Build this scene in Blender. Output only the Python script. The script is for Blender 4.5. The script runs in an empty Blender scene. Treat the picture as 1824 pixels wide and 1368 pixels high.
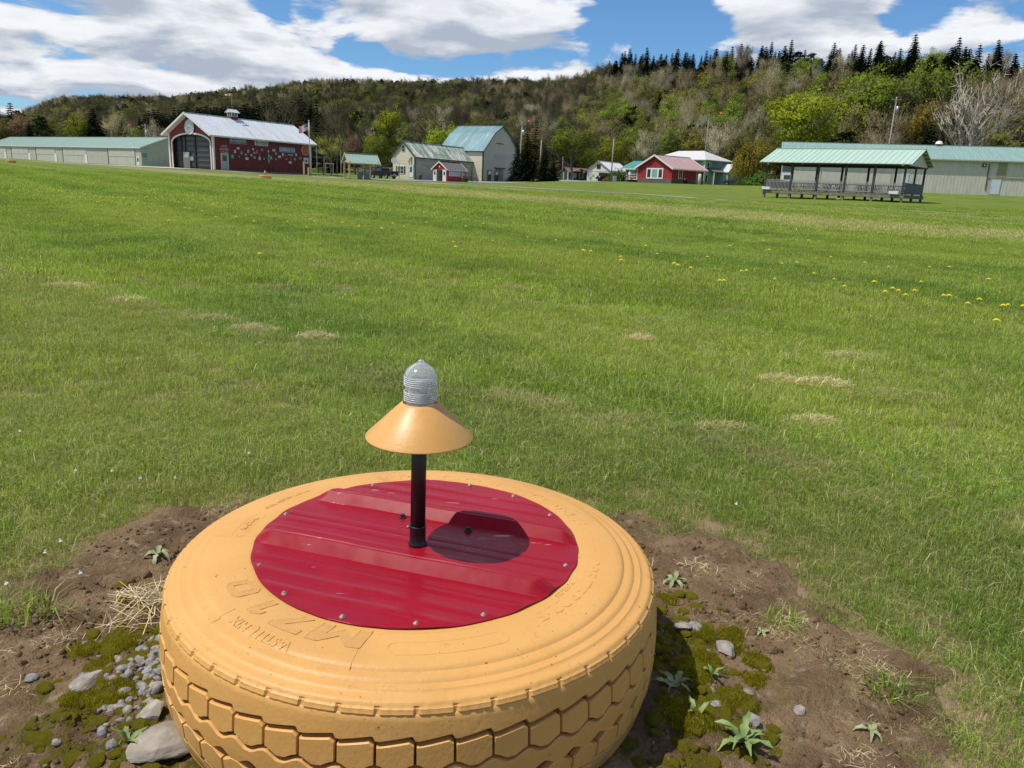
import bpy, bmesh, math, random
import numpy as np
from mathutils import Vector, Matrix

rng = np.random.default_rng(7)
random.seed(7)
PI = math.pi
S = bpy.context.scene
C = S.collection

# ------------------------------------------------------------------ camera
EYE = 0.99
PITCH, ROLL, FPX = math.radians(14.5), math.radians(2.5), 1370.0   # focal length in 1824-px units
fw = Vector((0, math.cos(PITCH), -math.sin(PITCH)))
r0 = Vector((1, 0, 0)); u0 = r0.cross(fw)
RT = r0 * math.cos(ROLL) + u0 * math.sin(ROLL)
UP = -r0 * math.sin(ROLL) + u0 * math.cos(ROLL)
cam_d = bpy.data.cameras.new('camera'); cam = bpy.data.objects.new('camera', cam_d); C.objects.link(cam)
cam.matrix_world = Matrix(((RT.x, UP.x, -fw.x, 0), (RT.y, UP.y, -fw.y, 0), (RT.z, UP.z, -fw.z, EYE), (0, 0, 0, 1)))
cam_d.sensor_width = 36; cam_d.lens = FPX / 1824 * 36
cam_d.clip_start = 0.05; cam_d.clip_end = 6000
S.camera = cam

# ------------------------------------------------------------------ light
SUN_DIR = Vector((-0.463, -0.116, 0.879)).normalized()      # towards the sun
SUN_EL = math.asin(SUN_DIR.z); SUN_AZ = math.atan2(SUN_DIR.x, SUN_DIR.y)
S.view_settings.view_transform = 'Standard'; S.view_settings.look = 'None'
S.view_settings.exposure = 0.0; S.view_settings.gamma = 1.0; S.view_settings.use_curve_mapping = False
sd = bpy.data.lights.new('sun', 'SUN'); so = bpy.data.objects.new('sun', sd); C.objects.link(so)
sd.energy = 4.4; sd.angle = math.radians(0.53); sd.color = (1.0, 0.95, 0.87)
so.rotation_euler = SUN_DIR.to_track_quat('Z', 'Y').to_euler(); so.location = (-40, -10, 80)


class NT:
    """tiny node-tree writer"""
    def __init__(s, t): s.t = t; s.n = t.nodes; s.l = t.links
    def new(s, typ, ins=None, **kw):
        nd = s.n.new(typ)
        for k, v in kw.items(): setattr(nd, k, v)
        for k, v in (ins or {}).items(): s.set(nd.inputs[k], v)
        return nd
    def set(s, sock, v):
        if isinstance(v, bpy.types.NodeSocket): s.l.new(v, sock)
        elif isinstance(v, (tuple, list)) and len(v) == 3 and sock.type == 'RGBA': sock.default_value = (*v, 1)
        else: sock.default_value = v
    def math(s, op, a, b=0.0, c=0.0, clamp=False):
        nd = s.n.new('ShaderNodeMath'); nd.operation = op; nd.use_clamp = clamp
        s.set(nd.inputs[0], a); s.set(nd.inputs[1], b); s.set(nd.inputs[2], c); return nd.outputs[0]
    def vmath(s, op, a, b=(0, 0, 0), out=0):
        nd = s.n.new('ShaderNodeVectorMath'); nd.operation = op
        s.set(nd.inputs[0], a); s.set(nd.inputs[1], b); return nd.outputs['Value' if op == 'DOT_PRODUCT' else 0]
    def mix(s, f, a, b, mode='MIX'):
        nd = s.n.new('ShaderNodeMix'); nd.data_type = 'RGBA'; nd.blend_type = mode
        s.set(nd.inputs[0], f); s.set(nd.inputs[6], a); s.set(nd.inputs[7], b); return nd.outputs[2]
    def noise(s, vec, scale, detail=4, rough=0.55, out=0, dist=0.0):
        nd = s.n.new('ShaderNodeTexNoise'); s.set(nd.inputs['Vector'], vec)
        nd.inputs['Scale'].default_value = scale; nd.inputs['Detail'].default_value = detail
        nd.inputs['Roughness'].default_value = rough; nd.inputs['Distortion'].default_value = dist
        return nd.outputs[out]
    def ss(s, v, a, b, lo=0.0, hi=1.0):
        nd = s.n.new('ShaderNodeMapRange'); nd.interpolation_type = 'SMOOTHSTEP'
        s.set(nd.inputs[0], v)
        for i, q in zip((1, 2, 3, 4), (a, b, lo, hi)): s.set(nd.inputs[i], q)
        return nd.outputs[0]


def px_ray(x, y):
    """direction of the sight line through photo pixel (x, y), scaled so that .y = 1"""
    d = fw * FPX + RT * (x - 912) - UP * (y - 684)
    return d / d.y

# ------------------------------------------------------------------ sky
world = bpy.data.worlds.new('World'); S.world = world; world.use_nodes = True
w = NT(world.node_tree); w.n.clear()
sky = w.new('ShaderNodeTexSky', sky_type='NISHITA', sun_disc=False, sun_elevation=SUN_EL, sun_rotation=SUN_AZ % (2 * PI))
sky.altitude = 300; sky.air_density = 1.0; sky.dust_density = 0.3; sky.ozone_density = 2.5
tc = w.new('ShaderNodeTexCoord').outputs['Generated']
sep = w.new('ShaderNodeSeparateXYZ', {0: tc})
zz = w.math('ADD', w.math('MAXIMUM', sep.outputs[2], 0.0), 0.16)
pv = w.new('ShaderNodeCombineXYZ', {0: w.math('DIVIDE', sep.outputs[0], zz), 1: w.math('DIVIDE', sep.outputs[1], zz), 2: 0.0}).outputs[0]
raw = pv
pv = w.vmath('ADD', raw, (5.3, 2.2, 0.4))
big = w.noise(pv, 2.1, 9, 0.54, dist=0.3)
pv2 = w.vmath('ADD', w.vmath('MULTIPLY', raw, (0.935, 0.935, 1.0)), (5.28, 2.2, 0.4))   # the same field looked up a little higher: undersides come out grey
big2 = w.noise(pv2, 2.1, 6, 0.5, dist=0.2)
cov = big
def lobe(px, py, inner, outer, amt):
    global cov
    d = px_ray(px, py).normalized()
    dot = w.vmath('DOT_PRODUCT', tc, tuple(d))
    cov = w.math('ADD', cov, w.ss(dot, math.cos(outer), math.cos(inner), 0.0, amt))
nrm_d = [(1175, 50, .02, .105, -.20), (1240, 90, .01, .08, -.08), (1655, 20, .01, .06, -.15),
         (1440, 60, .06, .19, .09), (1790, 40, .02, .10, .10), (930, 70, .04, .13, .08), (560, 90, .10, .32, .085), (130, 90, .10, .35, .11),
         (640, 75, .005, .04, -.13), (470, 20, .005, .035, -.10), (1130, 112, .01, .05, .14)]
for a in nrm_d:
    if a[4]: lobe(*a)
mask = w.ss(cov, 0.49, 0.575)
# thick parts are greyer, edges towards the sun brighter
dif = w.math('SUBTRACT', big, big2)
lit = w.math('ADD', w.math('MULTIPLY', dif, 5.0), 0.57, clamp=True)
thick = w.ss(cov, 0.60, 0.86)
fine = w.noise(pv, 4.5, 8, 0.62)
lit2 = w.math('SUBTRACT', w.math('ADD', lit, w.math('MULTIPLY', w.math('SUBTRACT', fine, 0.5), 0.9)), w.math('MULTIPLY', thick, 0.25), clamp=True)
ccol = w.mix(lit2, (4.3, 4.9, 5.9), (9.2, 9.4, 9.7))
skyc = w.mix(1.0, sky.outputs[0], (0.66, 0.97, 1.24), 'MULTIPLY')
col = w.mix(mask, skyc, ccol)
bg = w.new('ShaderNodeBackground', {0: col, 1: 0.10})
w.l.new(bg.outputs[0], w.new('ShaderNodeOutputWorld').inputs[0])

# ------------------------------------------------------------------ terrain function
CP = np.array([(-19.6, 61, .60), (-55.8, 87, 1.0), (24.5, 80.5, .84), (34.6, 72, .92), (40, 80, 1.1), (-43.6, 113, 1.28), (-52, 118, 1.32), (-34, 129, 1.25),
               (-93, 195, 1.6), (-157, 240, 2.3), (-75, 206, 1.7), (-18.7, 140, 1.2), (-22.9, 142.5, 1.2), (-10, 155, 1.3), (-7.5, 154, 1.3), (-.8, 165, 1.4), (-15, 159, 1.3),
               (-11.9, 128, 1.06), (-9, 131, 1.1), (-25, 115, .8), (-22, 117, .82), (28.3, 150, 2.4), (22.8, 156.5, 2.4), (35.7, 156, 2.45), (18, 157, 2.3), (18.3, 143, 2.45), (30, 140, 2.45),
               (42, 185, 3.0), (48, 189, 3.1), (31, 198, 3.0), (19.4, 175, 2.6), (14.7, 178, 2.6), (10, 200, 2.7), (16, 200, 2.9), (70.7, 112, 2.45), (39.6, 122, 2.5), (59, 115.5, 2.45), (85, 107, 2.4),
               (28.7, 45, .41), (17.6, 60, .50), (6.4, 76, .70), (-13, 92, .74), (-1, 150, 1.5), (10, 140, 2.0), (0, 30, .22), (-20, 30, .22), (20, 30, .22), (-31, 118, .96), (-27, 137, 1.0)])
KPX = np.array([-900, 50, 130, 340, 560, 750, 950, 1080, 1300, 1480, 1700, 1824, 2700])
KPHI = np.arctan((KPX - 912) / 1370.0)
KEL = np.array([60, 71, 104, 121, 158, 173, 184, 222, 231, 236, 231, 212, 200]) / 1370.0
KD = np.array([950, 900, 900, 900, 760, 680, 620, 420, 340, 315, 300, 290, 270])
KT = np.array([335, 335, 332, 345, 262, 232, 228, 230, 224, 182, 176, 168, 160])
KH = KD * KEL - 15 + EYE

def sst(x, a, b):
    t = np.clip((x - a) / (b - a), 0, 1); return t * t * (3 - 2 * t)

def ground(x, y):
    x = np.asarray(x, float); y = np.asarray(y, float)
    sh = np.broadcast(x, y).shape; x = np.broadcast_to(x, sh).ravel(); y = np.broadcast_to(y, sh).ravel()
    r = np.hypot(x, y); phi = np.arctan2(x, y)
    base = 0.0085 * np.clip(y, 0, 160)
    wsum = np.full(x.shape, 1 / 60.0 ** 3); rs = np.zeros(x.shape)
    for cx, cy, cz in CP:
        d = np.hypot(x - cx, y - cy); wt = 1 / (d + 1.5) ** 3
        wsum += wt; rs += wt * (cz - 0.0085 * min(cy, 160))
    z = (base + rs / wsum) * sst(r, 4, 26)
    D = np.interp(phi, KPHI, KD); T = np.interp(phi, KPHI, KT); H = np.interp(phi, KPHI, KH)
    uu = np.clip((r - T) / (D - T), 0, 1)
    fade = 1 - sst(np.abs(phi), math.radians(62), math.radians(110))
    hill = (H - 3) * uu ** 1.12 - np.clip(r - D, 0, 900) * 0.03
    wob = 1.6 * np.sin(x * .031 + 1) * np.cos(y * .027) * np.clip(uu * 3, 0, 1)
    z = z + (hill + wob) * fade
    return z.reshape(sh)

def gz(x, y): return float(ground(x, y))

def at(px, d, py=None):
    """point at depth d on the sight line of pixel column px (row py, else near the horizon row)"""
    hy = 330 + (px - 912) * 0.0436
    q = px_ray(px, hy if py is None else py) * d
    return Vector((q.x, q.y, q.z + EYE))

# ------------------------------------------------------------------ object helpers
def link(o, parent=None):
    C.objects.link(o)
    if parent is not None: o.parent = parent
    return o
def tag(o, label=None, cat=None, group=None, kind=None):
    if label: o['label'] = label
    if cat: o['category'] = cat
    if group: o['group'] = group
    if kind: o['kind'] = kind
    return o
def thing(name, label, cat, loc=(0, 0, 0), rz=0.0, group=None):
    o = bpy.data.objects.new(name, None); o.empty_display_size = 0.2
    o.location = loc; o.rotation_euler = (0, 0, rz); link(o)
    return tag(o, label, cat, group)

class MB:
    def __init__(s): s.v = []; s.f = []
    def add(s, vs, fs):
        k = len(s.v); s.v += [tuple(p) for p in vs]; s.f += [tuple(i + k for i in f) for f in fs]; return s
    def box(s, c, d, rz=0.0, rx=0.0, ry=0.0):
        m = Matrix.Rotation(rz, 3, 'Z') @ Matrix.Rotation(ry, 3, 'Y') @ Matrix.Rotation(rx, 3, 'X')
        vs = [Vector(c) + m @ Vector((a * d[0] / 2, b * d[1] / 2, e * d[2] / 2)) for a in (-1, 1) for b in (-1, 1) for e in (-1, 1)]
        return s.add(vs, [(0, 1, 3, 2), (4, 6, 7, 5), (0, 4, 5, 1), (2, 3, 7, 6), (0, 2, 6, 4), (1, 5, 7, 3)])
    def b2(s, a, b):
        """box from corner a to corner b"""
        return s.box([(p + q) / 2 for p, q in zip(a, b)], [abs(q - p) for p, q in zip(a, b)])
    def prism(s, poly, t):
        """poly: 3-D outline, t: extrusion vector"""
        n = len(poly); t = Vector(t)
        vs = [Vector(p) for p in poly] + [Vector(p) + t for p in poly]
        return s.add(vs, [tuple(range(n))[::-1], tuple(range(n, 2 * n))] + [(i, (i + 1) % n, n + (i + 1) % n, n + i) for i in range(n)])
    def beam(s, a, b, wd, ht):
        a = Vector(a); b = Vector(b); d = (b - a).normalized()
        up = Vector((0, 0, 1)) if abs(d.z) < .95 else Vector((0, 1, 0))
        e = d.cross(up).normalized() * wd / 2; g = e.normalized().cross(d) * ht / 2
        vs = [p + sx * e + sz * g for p in (a, b) for sx, sz in ((-1, -1), (1, -1), (1, 1), (-1, 1))]
        return s.add(vs, [(3, 2, 1, 0), (4, 5, 6, 7), (0, 1, 5, 4), (1, 2, 6, 5), (2, 3, 7, 6), (3, 0, 4, 7)])
    def tube(s, pts, rad, n=8, cap=True):
        pts = [Vector(p) for p in pts]; rad = [rad] * len(pts) if not hasattr(rad, '__len__') else rad
        k = len(s.v); ref = None
        for i, p in enumerate(pts):
            d = (pts[min(i + 1, len(pts) - 1)] - pts[max(i - 1, 0)]).normalized()
            if ref is None: ref = d.orthogonal().normalized()
            e = (ref - d * ref.dot(d)).normalized(); g = d.cross(e); ref = e
            for j in range(n):
                a = 2 * PI * j / n; s.v.append(tuple(p + (e * math.cos(a) + g * math.sin(a)) * rad[i]))
        for i in range(len(pts) - 1):
            for j in range(n):
                a = k + i * n; s.f.append((a + j, a + (j + 1) % n, a + n + (j + 1) % n, a + n + j))
        if cap:
            s.f.append(tuple(k + j for j in range(n))[::-1]); q = k + (len(pts) - 1) * n; s.f.append(tuple(q + j for j in range(n)))
        return s
    def lathe(s, prof, n=32, c=(0, 0, 0), closed=False):
        k = len(s.v); m = len(prof)
        for j in range(n):
            a = 2 * PI * j / n
            for r, z in prof: s.v.append((c[0] + r * math.cos(a), c[1] + r * math.sin(a), c[2] + z))
        for j in range(n):
            for i in range(m if closed else m - 1):
                i2 = (i + 1) % m
                s.f.append((k + j * m + i, k + ((j + 1) % n) * m + i, k + ((j + 1) % n) * m + i2, k + j * m + i2))
        return s
    def disc(s, c, r, n, nrm_axis, t):
        """disc of thickness t; nrm_axis 'x','y' or 'z'"""
        ps = []
        for j in range(n):
            a = 2 * PI * j / n; p, q = r * math.cos(a), r * math.sin(a)
            ps.append(Vector(c) + Vector({'x': (0, p, q), 'y': (p, 0, q), 'z': (p, q, 0)}[nrm_axis]))
        return s.prism(ps, {'x': (t, 0, 0), 'y': (0, t, 0), 'z': (0, 0, t)}[nrm_axis])
    def mesh(s, name, mat=None, smooth=False):
        me = bpy.data.meshes.new(name); me.from_pydata(s.v, [], s.f); me.update()
        if mat: me.materials.append(mat)
        bm = bmesh.new(); bm.from_mesh(me); bmesh.ops.recalc_face_normals(bm, faces=bm.faces); bm.to_mesh(me); bm.free()
        if smooth: me.polygons.foreach_set('use_smooth', [True] * len(me.polygons))
        return me
    def build(s, name, mat, parent=None, smooth=False, bevel=0.0, kind=None):
        o = link(bpy.data.objects.new(name, s.mesh(name, mat, smooth)), parent)
        if bevel:
            m = o.modifiers.new('bevel', 'BEVEL'); m.width = bevel; m.segments = 2; m.limit_method = 'ANGLE'
        if kind: o['kind'] = kind
        return o

def auto_smooth(o, ang=35):
    me = o.data; bm = bmesh.new(); bm.from_mesh(me)
    for f in bm.faces: f.smooth = True
    for e in bm.edges:
        if len(e.link_faces) == 2 and e.calc_face_angle(0) > math.radians(ang): e.smooth = False
    bm.to_mesh(me); bm.free()

def copy_tree(o, parent=None):
    c = o.copy(); C.objects.link(c)
    if parent is not None: c.parent = parent
    for ch in list(o.children): copy_tree(ch, c)
    return c

def text_mesh(txt, size, depth, bold=0.0):
    cu = bpy.data.curves.new('t', 'FONT'); cu.body = txt; cu.size = size; cu.extrude = depth; cu.align_x = 'CENTER'; cu.align_y = 'CENTER'
    cu.resolution_u = 3; cu.offset = bold
    ob = bpy.data.objects.new('t', cu); C.objects.link(ob)
    dg = bpy.context.evaluated_depsgraph_get(); dg.update()
    me = bpy.data.meshes.new_from_object(ob.evaluated_get(dg)); bpy.data.objects.remove(ob)
    return me

# ------------------------------------------------------------------ materials
def mat(name, col, col2=None, nscale=3.0, rough=0.6, metal=0.0, bump=0.0, bscale=40.0, detail=5, lo=0.35, hi=0.65, stretch=None, spec=0.5, coord='Object', objcol=False):
    m = bpy.data.materials.new(name); m.use_nodes = True; t = NT(m.node_tree); b = t.n['Principled BSDF']
    b.inputs['Roughness'].default_value = rough; b.inputs['Metallic'].default_value = metal; b.inputs['Specular IOR Level'].default_value = spec
    v = t.new('ShaderNodeTexCoord').outputs[coord]
    if stretch: v = t.vmath('MULTIPLY', v, stretch)
    c = col
    if col2: c = t.mix(t.ss(t.noise(v, nscale, detail), lo, hi), col, col2)
    t.set(b.inputs['Base Color'], c)
    if bump:
        bn = t.new('ShaderNodeBump', {'Strength': 1.0, 'Distance': bump, 'Height': t.noise(v, bscale, 6)})
        t.l.new(bn.outputs[0], b.inputs['Normal'])
    return m

RUNX, RUNY = 0.775, 0.63          # across-the-runway direction
def lawn_colour(t, blade=False):
    pos = t.new('ShaderNodeNewGeometry').outputs['Position']
    p = t.vmath('DOT_PRODUCT', pos, (RUNX, RUNY, 0))
    big = t.noise(pos, 0.16, 3); mid = t.noise(pos, 0.9, 4); fin = t.noise(pos, 7.0, 3)
    along = t.vmath('MULTIPLY', pos, (1, 1, 0))
    c = t.mix(t.ss(mid, .35, .68), (.18, .31, .03), (.32, .45, .053))
    c = t.mix(t.ss(big, .40, .62), c, t.mix(0.6, c, (.40, .46, .045)))
    st = t.math('SINE', t.math('MULTIPLY', t.math('ADD', p, t.math('MULTIPLY', mid, 0.5)), 2 * PI / 3.4))
    c = t.mix(t.ss(st, -.35, .35, 0, .42), c, (.40, .46, .09)); c = t.mix(t.ss(st, -.1, -.7, 0, .15), c, (.085, .16, .018))
    # pale dry bands along the landing strip
    pw = t.math('ADD', p, t.math('MULTIPLY', t.math('SUBTRACT', big, .5), 7))
    band = t.math('MULTIPLY', t.ss(pw, 20.5, 23.0), t.ss(pw, 31, 27.5))
    thin = t.math('ADD', t.math('MULTIPLY', t.ss(p, 36.2, 36.8), t.ss(p, 38, 37.4)), t.math('MULTIPLY', t.ss(p, 42.5, 43.0), t.ss(p, 44.4, 43.8)))
    dry = t.math('MULTIPLY', t.math('ADD', t.math('MULTIPLY', band, .72), t.math('MULTIPLY', thin, .8)), t.ss(mid, .1, .5))
    c = t.mix(dry, c, (.60, .54, .25))
    # tyre side of the mown edge: shorter, paler, with a thread of clippings along it
    q = t.math('ADD', t.math('SUBTRACT', t.vmath('DOT_PRODUCT', pos, (.60, .80, 0)), 2.88), t.math('MULTIPLY', t.math('SUBTRACT', mid, .5), .5))
    c = t.mix(t.math('MULTIPLY', t.ss(q, .1, -.25), t.ss(t.noise(pos, 1.1, 4), .25, .65, .05, .50)), c, (.25, .285, .065))
    c = t.mix(t.math('MULTIPLY', t.math('MULTIPLY', t.ss(q, -.20, -.06), t.ss(q, .12, .0)), t.ss(t.noise(pos, 2.2, 4), .4, .65, .0, .75)), c, (.48, .44, .21))
    pt = t.ss(t.noise(pos, 1.6, 5), .62, .74, 0, .55)
    c = t.mix(pt, c, (.36, .33, .11))
    return c, pos, fin

def m_lawn():
    m = bpy.data.materials.new('lawn_ground'); m.use_nodes = True; t = NT(m.node_tree); b = t.n['Principled BSDF']
    c, pos, fin = lawn_colour(t)
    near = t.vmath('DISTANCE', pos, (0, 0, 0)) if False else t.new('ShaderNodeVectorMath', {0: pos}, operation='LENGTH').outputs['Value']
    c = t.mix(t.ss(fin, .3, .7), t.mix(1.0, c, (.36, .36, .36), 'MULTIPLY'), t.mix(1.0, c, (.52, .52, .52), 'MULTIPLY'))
    mid5 = t.noise(pos, 5.0, 4)
    soil = t.mix(t.ss(fin, .35, .6), (.11, .085, .04), (.20, .17, .07))
    c = t.mix(t.ss(near, 5, 24, .80, 0.0), c, soil)
    q = t.vmath('MULTIPLY', t.vmath('SUBTRACT', pos, (-.172, 1.42, 0)), (1, 1, 0)); rr = t.new('ShaderNodeVectorMath', {0: q}, operation='LENGTH').outputs['Value']
    c = t.mix(t.ss(t.math('ADD', rr, t.math('MULTIPLY', t.math('SUBTRACT', mid5, .5), .5)), 1.42, 1.12), c, t.mix(fin, (.15, .10, .058), (.27, .19, .108)))
    # leaf litter under the woods
    litter = t.mix(t.ss(t.noise(pos, .25, 5), .4, .6), (.13, .105, .065), (.10, .095, .045))
    hgt = t.new('ShaderNodeSeparateXYZ', {0: pos}).outputs[2]
    far = t.math('MULTIPLY', t.ss(near, 150, 215), t.ss(hgt, 2.6, 5))
    c = t.mix(far, c, litter)
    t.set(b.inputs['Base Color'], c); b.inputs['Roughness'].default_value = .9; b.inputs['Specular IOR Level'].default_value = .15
    bn = t.new('ShaderNodeBump', {'Strength': .7, 'Distance': .05, 'Height': t.noise(pos, 9.0, 5)})
    t.l.new(bn.outputs[0], b.inputs['Normal'])
    return m

def m_blade(name, tint=(1, 1, 1), straw=None):
    m = bpy.data.materials.new(name); m.use_nodes = True; t = NT(m.node_tree); t.n.clear()
    if straw: c = straw
    else:
        c, pos, fin = lawn_colour(t, True)
        c = t.mix(1.0, c, tint, 'MULTIPLY')
    rnd = t.new('ShaderNodeObjectInfo').outputs['Random']
    isl = t.new('ShaderNodeNewGeometry').outputs['Random Per Island']
    k = t.math('ADD', t.math('MULTIPLY', t.math('POWER', isl, 1.4), 1.25), .50)
    k = t.math('MULTIPLY', k, t.math('ADD', t.math('MULTIPLY', rnd, .3), .85))
    kk = t.new('ShaderNodeCombineXYZ', {0: k, 1: k, 2: k}).outputs[0]
    c = t.mix(1.0, c, kk, 'MULTIPLY')
    p = t.new('ShaderNodeBsdfPrincipled', {'Base Color': c, 'Roughness': .38, 'Specular IOR Level': .42})
    tr = t.new('ShaderNodeBsdfTranslucent', {0: t.mix(1.0, c, (1.25, 1.3, .7), 'MULTIPLY')})
    mx = t.new('ShaderNodeMixShader', {0: .45, 1: p.outputs[0], 2: tr.outputs[0]})
    t.l.new(mx.outputs[0], t.new('ShaderNodeOutputMaterial').inputs[0])
    return m

def m_leaf(name, transl=.35, col=None):
    """foliage: colour comes from the object, varied tree by tree and leaf by leaf"""
    m = bpy.data.materials.new(name); m.use_nodes = True; t = NT(m.node_tree); t.n.clear()
    oi = t.new('ShaderNodeObjectInfo'); isl = t.new('ShaderNodeNewGeometry').outputs['Random Per Island']
    k = t.math('ADD', t.math('MULTIPLY', isl, .36), .82)
    k = t.math('MULTIPLY', k, t.math('ADD', t.math('MULTIPLY', oi.outputs['Random'], .6), .70))
    kk = t.new('ShaderNodeCombineXYZ', {0: k, 1: k, 2: k}).outputs[0]
    hs = t.new('ShaderNodeHueSaturation', {'Hue': t.math('ADD', t.math('MULTIPLY', oi.outputs['Random'], .035), .4825), 'Color': col or oi.outputs['Color']})
    c = t.mix(1.0, hs.outputs[0], kk, 'MULTIPLY')
    d = t.new('ShaderNodeBsdfDiffuse', {0: c}); tr = t.new('ShaderNodeBsdfTranslucent', {0: c})
    mx = t.new('ShaderNodeMixShader', {0: transl, 1: d.outputs[0], 2: tr.outputs[0]})
    t.l.new(mx.outputs[0], t.new('ShaderNodeOutputMaterial').inputs[0])
    return m

M = {}
M['lawn'] = m_lawn()
M['blade'] = m_blade('grass_blade'); M['straw'] = m_blade('dry_blade', straw=(.50, .42, .22)); M['straw_green'] = m_blade('cut_grass', straw=(.30, .31, .13)); M['straw_pale'] = m_blade('pale_straw', straw=(.74, .61, .40))
M['leaf'] = m_leaf('leaf'); M['needle'] = m_leaf('needle', .1); M['twig'] = m_leaf('twig', .0)
M['bark'] = mat('bark', (.10, .085, .065), (.17, .15, .12), 3, .9, stretch=(1, 1, .3))
M['pale_bark'] = mat('pale_bark', (.36, .33, .28), (.22, .20, .17), 2, .9)
M['moss_blade'] = m_blade('moss_tuft', straw=(.27, .235, .014))
M['weed'] = mat('weed_leaf', (.13, .20, .045), (.22, .28, .10), 30, .6)
M['weed_grey'] = mat('weed_grey_leaf', (.23, .26, .11), (.31, .33, .17), 25, .7)

def m_soil():
    m = bpy.data.materials.new('soil'); m.use_nodes = True; t = NT(m.node_tree); b = t.n['Principled BSDF']
    pos = t.new('ShaderNodeNewGeometry').outputs['Position']
    c = t.mix(t.ss(t.noise(pos, 5, 6, .65), .35, .65), (.185, .114, .061), (.355, .238, .131))
    c = t.mix(t.ss(t.noise(pos, 30, 4), .55, .75), c, (.43, .32, .20))
    # moss film: strong close to the tyre
    q = t.vmath('SUBTRACT', pos, (-.172, 1.42, 0)); q = t.vmath('MULTIPLY', q, (1, 1, 0))
    rr = t.new('ShaderNodeVectorMath', {0: q}, operation='LENGTH').outputs['Value']
    ms = t.math('MULTIPLY', t.ss(rr, .84, .62), t.ss(t.noise(pos, 12, 5, .6), .50, .60))
    c = t.mix(ms, c, t.mix(t.noise(pos, 40, 3), (.07, .065, .012), (.20, .17, .018)))
    t.set(b.inputs['Base Color'], c); b.inputs['Roughness'].default_value = .95; b.inputs['Specular IOR Level'].default_value = .1
    hh = t.math('ADD', t.noise(pos, 60, 6, .7), t.math('MULTIPLY', t.noise(pos, 220, 3), .35))
    bn = t.new('ShaderNodeBump', {'Strength': 1, 'Distance': .026, 'Height': hh}); t.l.new(bn.outputs[0], b.inputs['Normal'])
    return m
M['soil'] = m_soil()
M['moss'] = mat('moss', (.11, .105, .008), (.33, .285, .016), 22, .95, bump=.006, bscale=260, spec=.1)
M['stone'] = mat('stone', (.23, .20, .16), (.37, .33, .27), 2, .85, bump=.003, bscale=5, spec=.2, coord='Generated')
M['slate'] = mat('grey_stone', (.18, .175, .165), (.30, .285, .265), 2, .8, bump=.003, bscale=5, spec=.25, coord='Generated')

def m_paint():
    m = bpy.data.materials.new('yellow_paint'); m.use_nodes = True; t = NT(m.node_tree); b = t.n['Principled BSDF']
    v = t.new('ShaderNodeTexCoord').outputs['Object']
    c = t.mix(t.ss(t.noise(v, 6, 5), .3, .7), (.63, .325, .088), (.665, .355, .105))
    c = t.mix(t.ss(t.noise(t.vmath('MULTIPLY', v, (1, 1, 2)), 3.2, 7, .7), .46, .70, 0, .5), c, (.50, .27, .085))
    c = t.mix(t.math('MULTIPLY', t.ss(t.noise(v, 26, 8, .75), .60, .66), .30), c, (.36, .20, .07))
    spk = t.ss(t.noise(v, 150, 2, .5), .72, .75)
    c = t.mix(spk, c, (.16, .09, .03))
    sz = t.new('ShaderNodeSeparateXYZ', {0: v}).outputs[2]
    grime = t.math('MULTIPLY', t.ss(sz, .13, .02), t.ss(t.noise(v, 11, 6, .65), .38, .62))
    c = t.mix(t.math('MULTIPLY', grime, .75), c, (.20, .145, .035))
    t.set(b.inputs['Base Color'], c); b.inputs['Roughness'].default_value = .48; b.inputs['Specular IOR Level'].default_value = .35
    bn = t.new('ShaderNodeBump', {'Strength': .6, 'Distance': .0015, 'Height': t.noise(v, 90, 5)}); t.l.new(bn.outputs[0], b.inputs['Normal'])
    return m
M['paint'] = m_paint()
M['paint_shade'] = mat('shade_paint', (.63, .325, .085), (.66, .35, .10), 20, .42, bump=.0005, bscale=130)
M['stipple'] = mat('stippled_paint', (.60, .31, .085), (.64, .335, .095), 60, .55, bump=.0016, bscale=900)
M['groove'] = mat('groove_rubber', (.16, .085, .02), (.05, .03, .012), 30, .8, bump=.001)  # shade of the deep tread grooves put into a dark floor colour

def m_panel():
    m = bpy.data.materials.new('red_steel'); m.use_nodes = True; t = NT(m.node_tree); b = t.n['Principled BSDF']
    v = t.new('ShaderNodeTexCoord').outputs['Object']
    c = t.mix(t.ss(t.noise(v, 5, 5), .35, .65), (.275, .005, .015), (.30, .008, .019))
    dust = t.ss(t.noise(v, 38, 8, .75), .55, .85, 0, .12)
    c = t.mix(dust, c, (.42, .20, .18))
    # scratches
    for sc, ro in ((60, .4), (45, 1.9)):
        mp = t.new('ShaderNodeMapping', {0: v}); mp.inputs['Rotation'].default_value = (0, 0, ro); mp.inputs['Scale'].default_value = (.10, 1, 1)
        sv = t.ss(t.noise(mp.outputs[0], sc * 2.2, 2, .4), .715, .735); gate = t.ss(t.noise(v, 9, 2), .56, .62)
        c = t.mix(t.math('MULTIPLY', t.math('MULTIPLY', sv, gate), .6), c, (.62, .40, .36))
    t.set(b.inputs['Base Color'], c); b.inputs['Roughness'].default_value = .30; b.inputs['Specular IOR Level'].default_value = .23
    t.set(b.inputs['Roughness'], t.ss(t.noise(v, 20, 6), .3, .7, .25, .34))
    return m
M['panel'] = m_panel()
M['black'] = mat('black_paint', (.010, .010, .011), None, rough=.38, bump=.0008, bscale=120)
M['screw'] = mat('zinc_screw', (.40, .38, .35), (.24, .20, .16), 60, .55, .5)
M['bolt'] = mat('dark_bolt', (.02, .02, .02), None, rough=.5)
M['rust_screw'] = mat('rusty_screw', (.28, .12, .05), (.45, .38, .32), 120, .6, .4)
gl = bpy.data.materials.new('clear_glass'); gl.use_nodes = True; gb = gl.node_tree.nodes['Principled BSDF']
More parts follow.
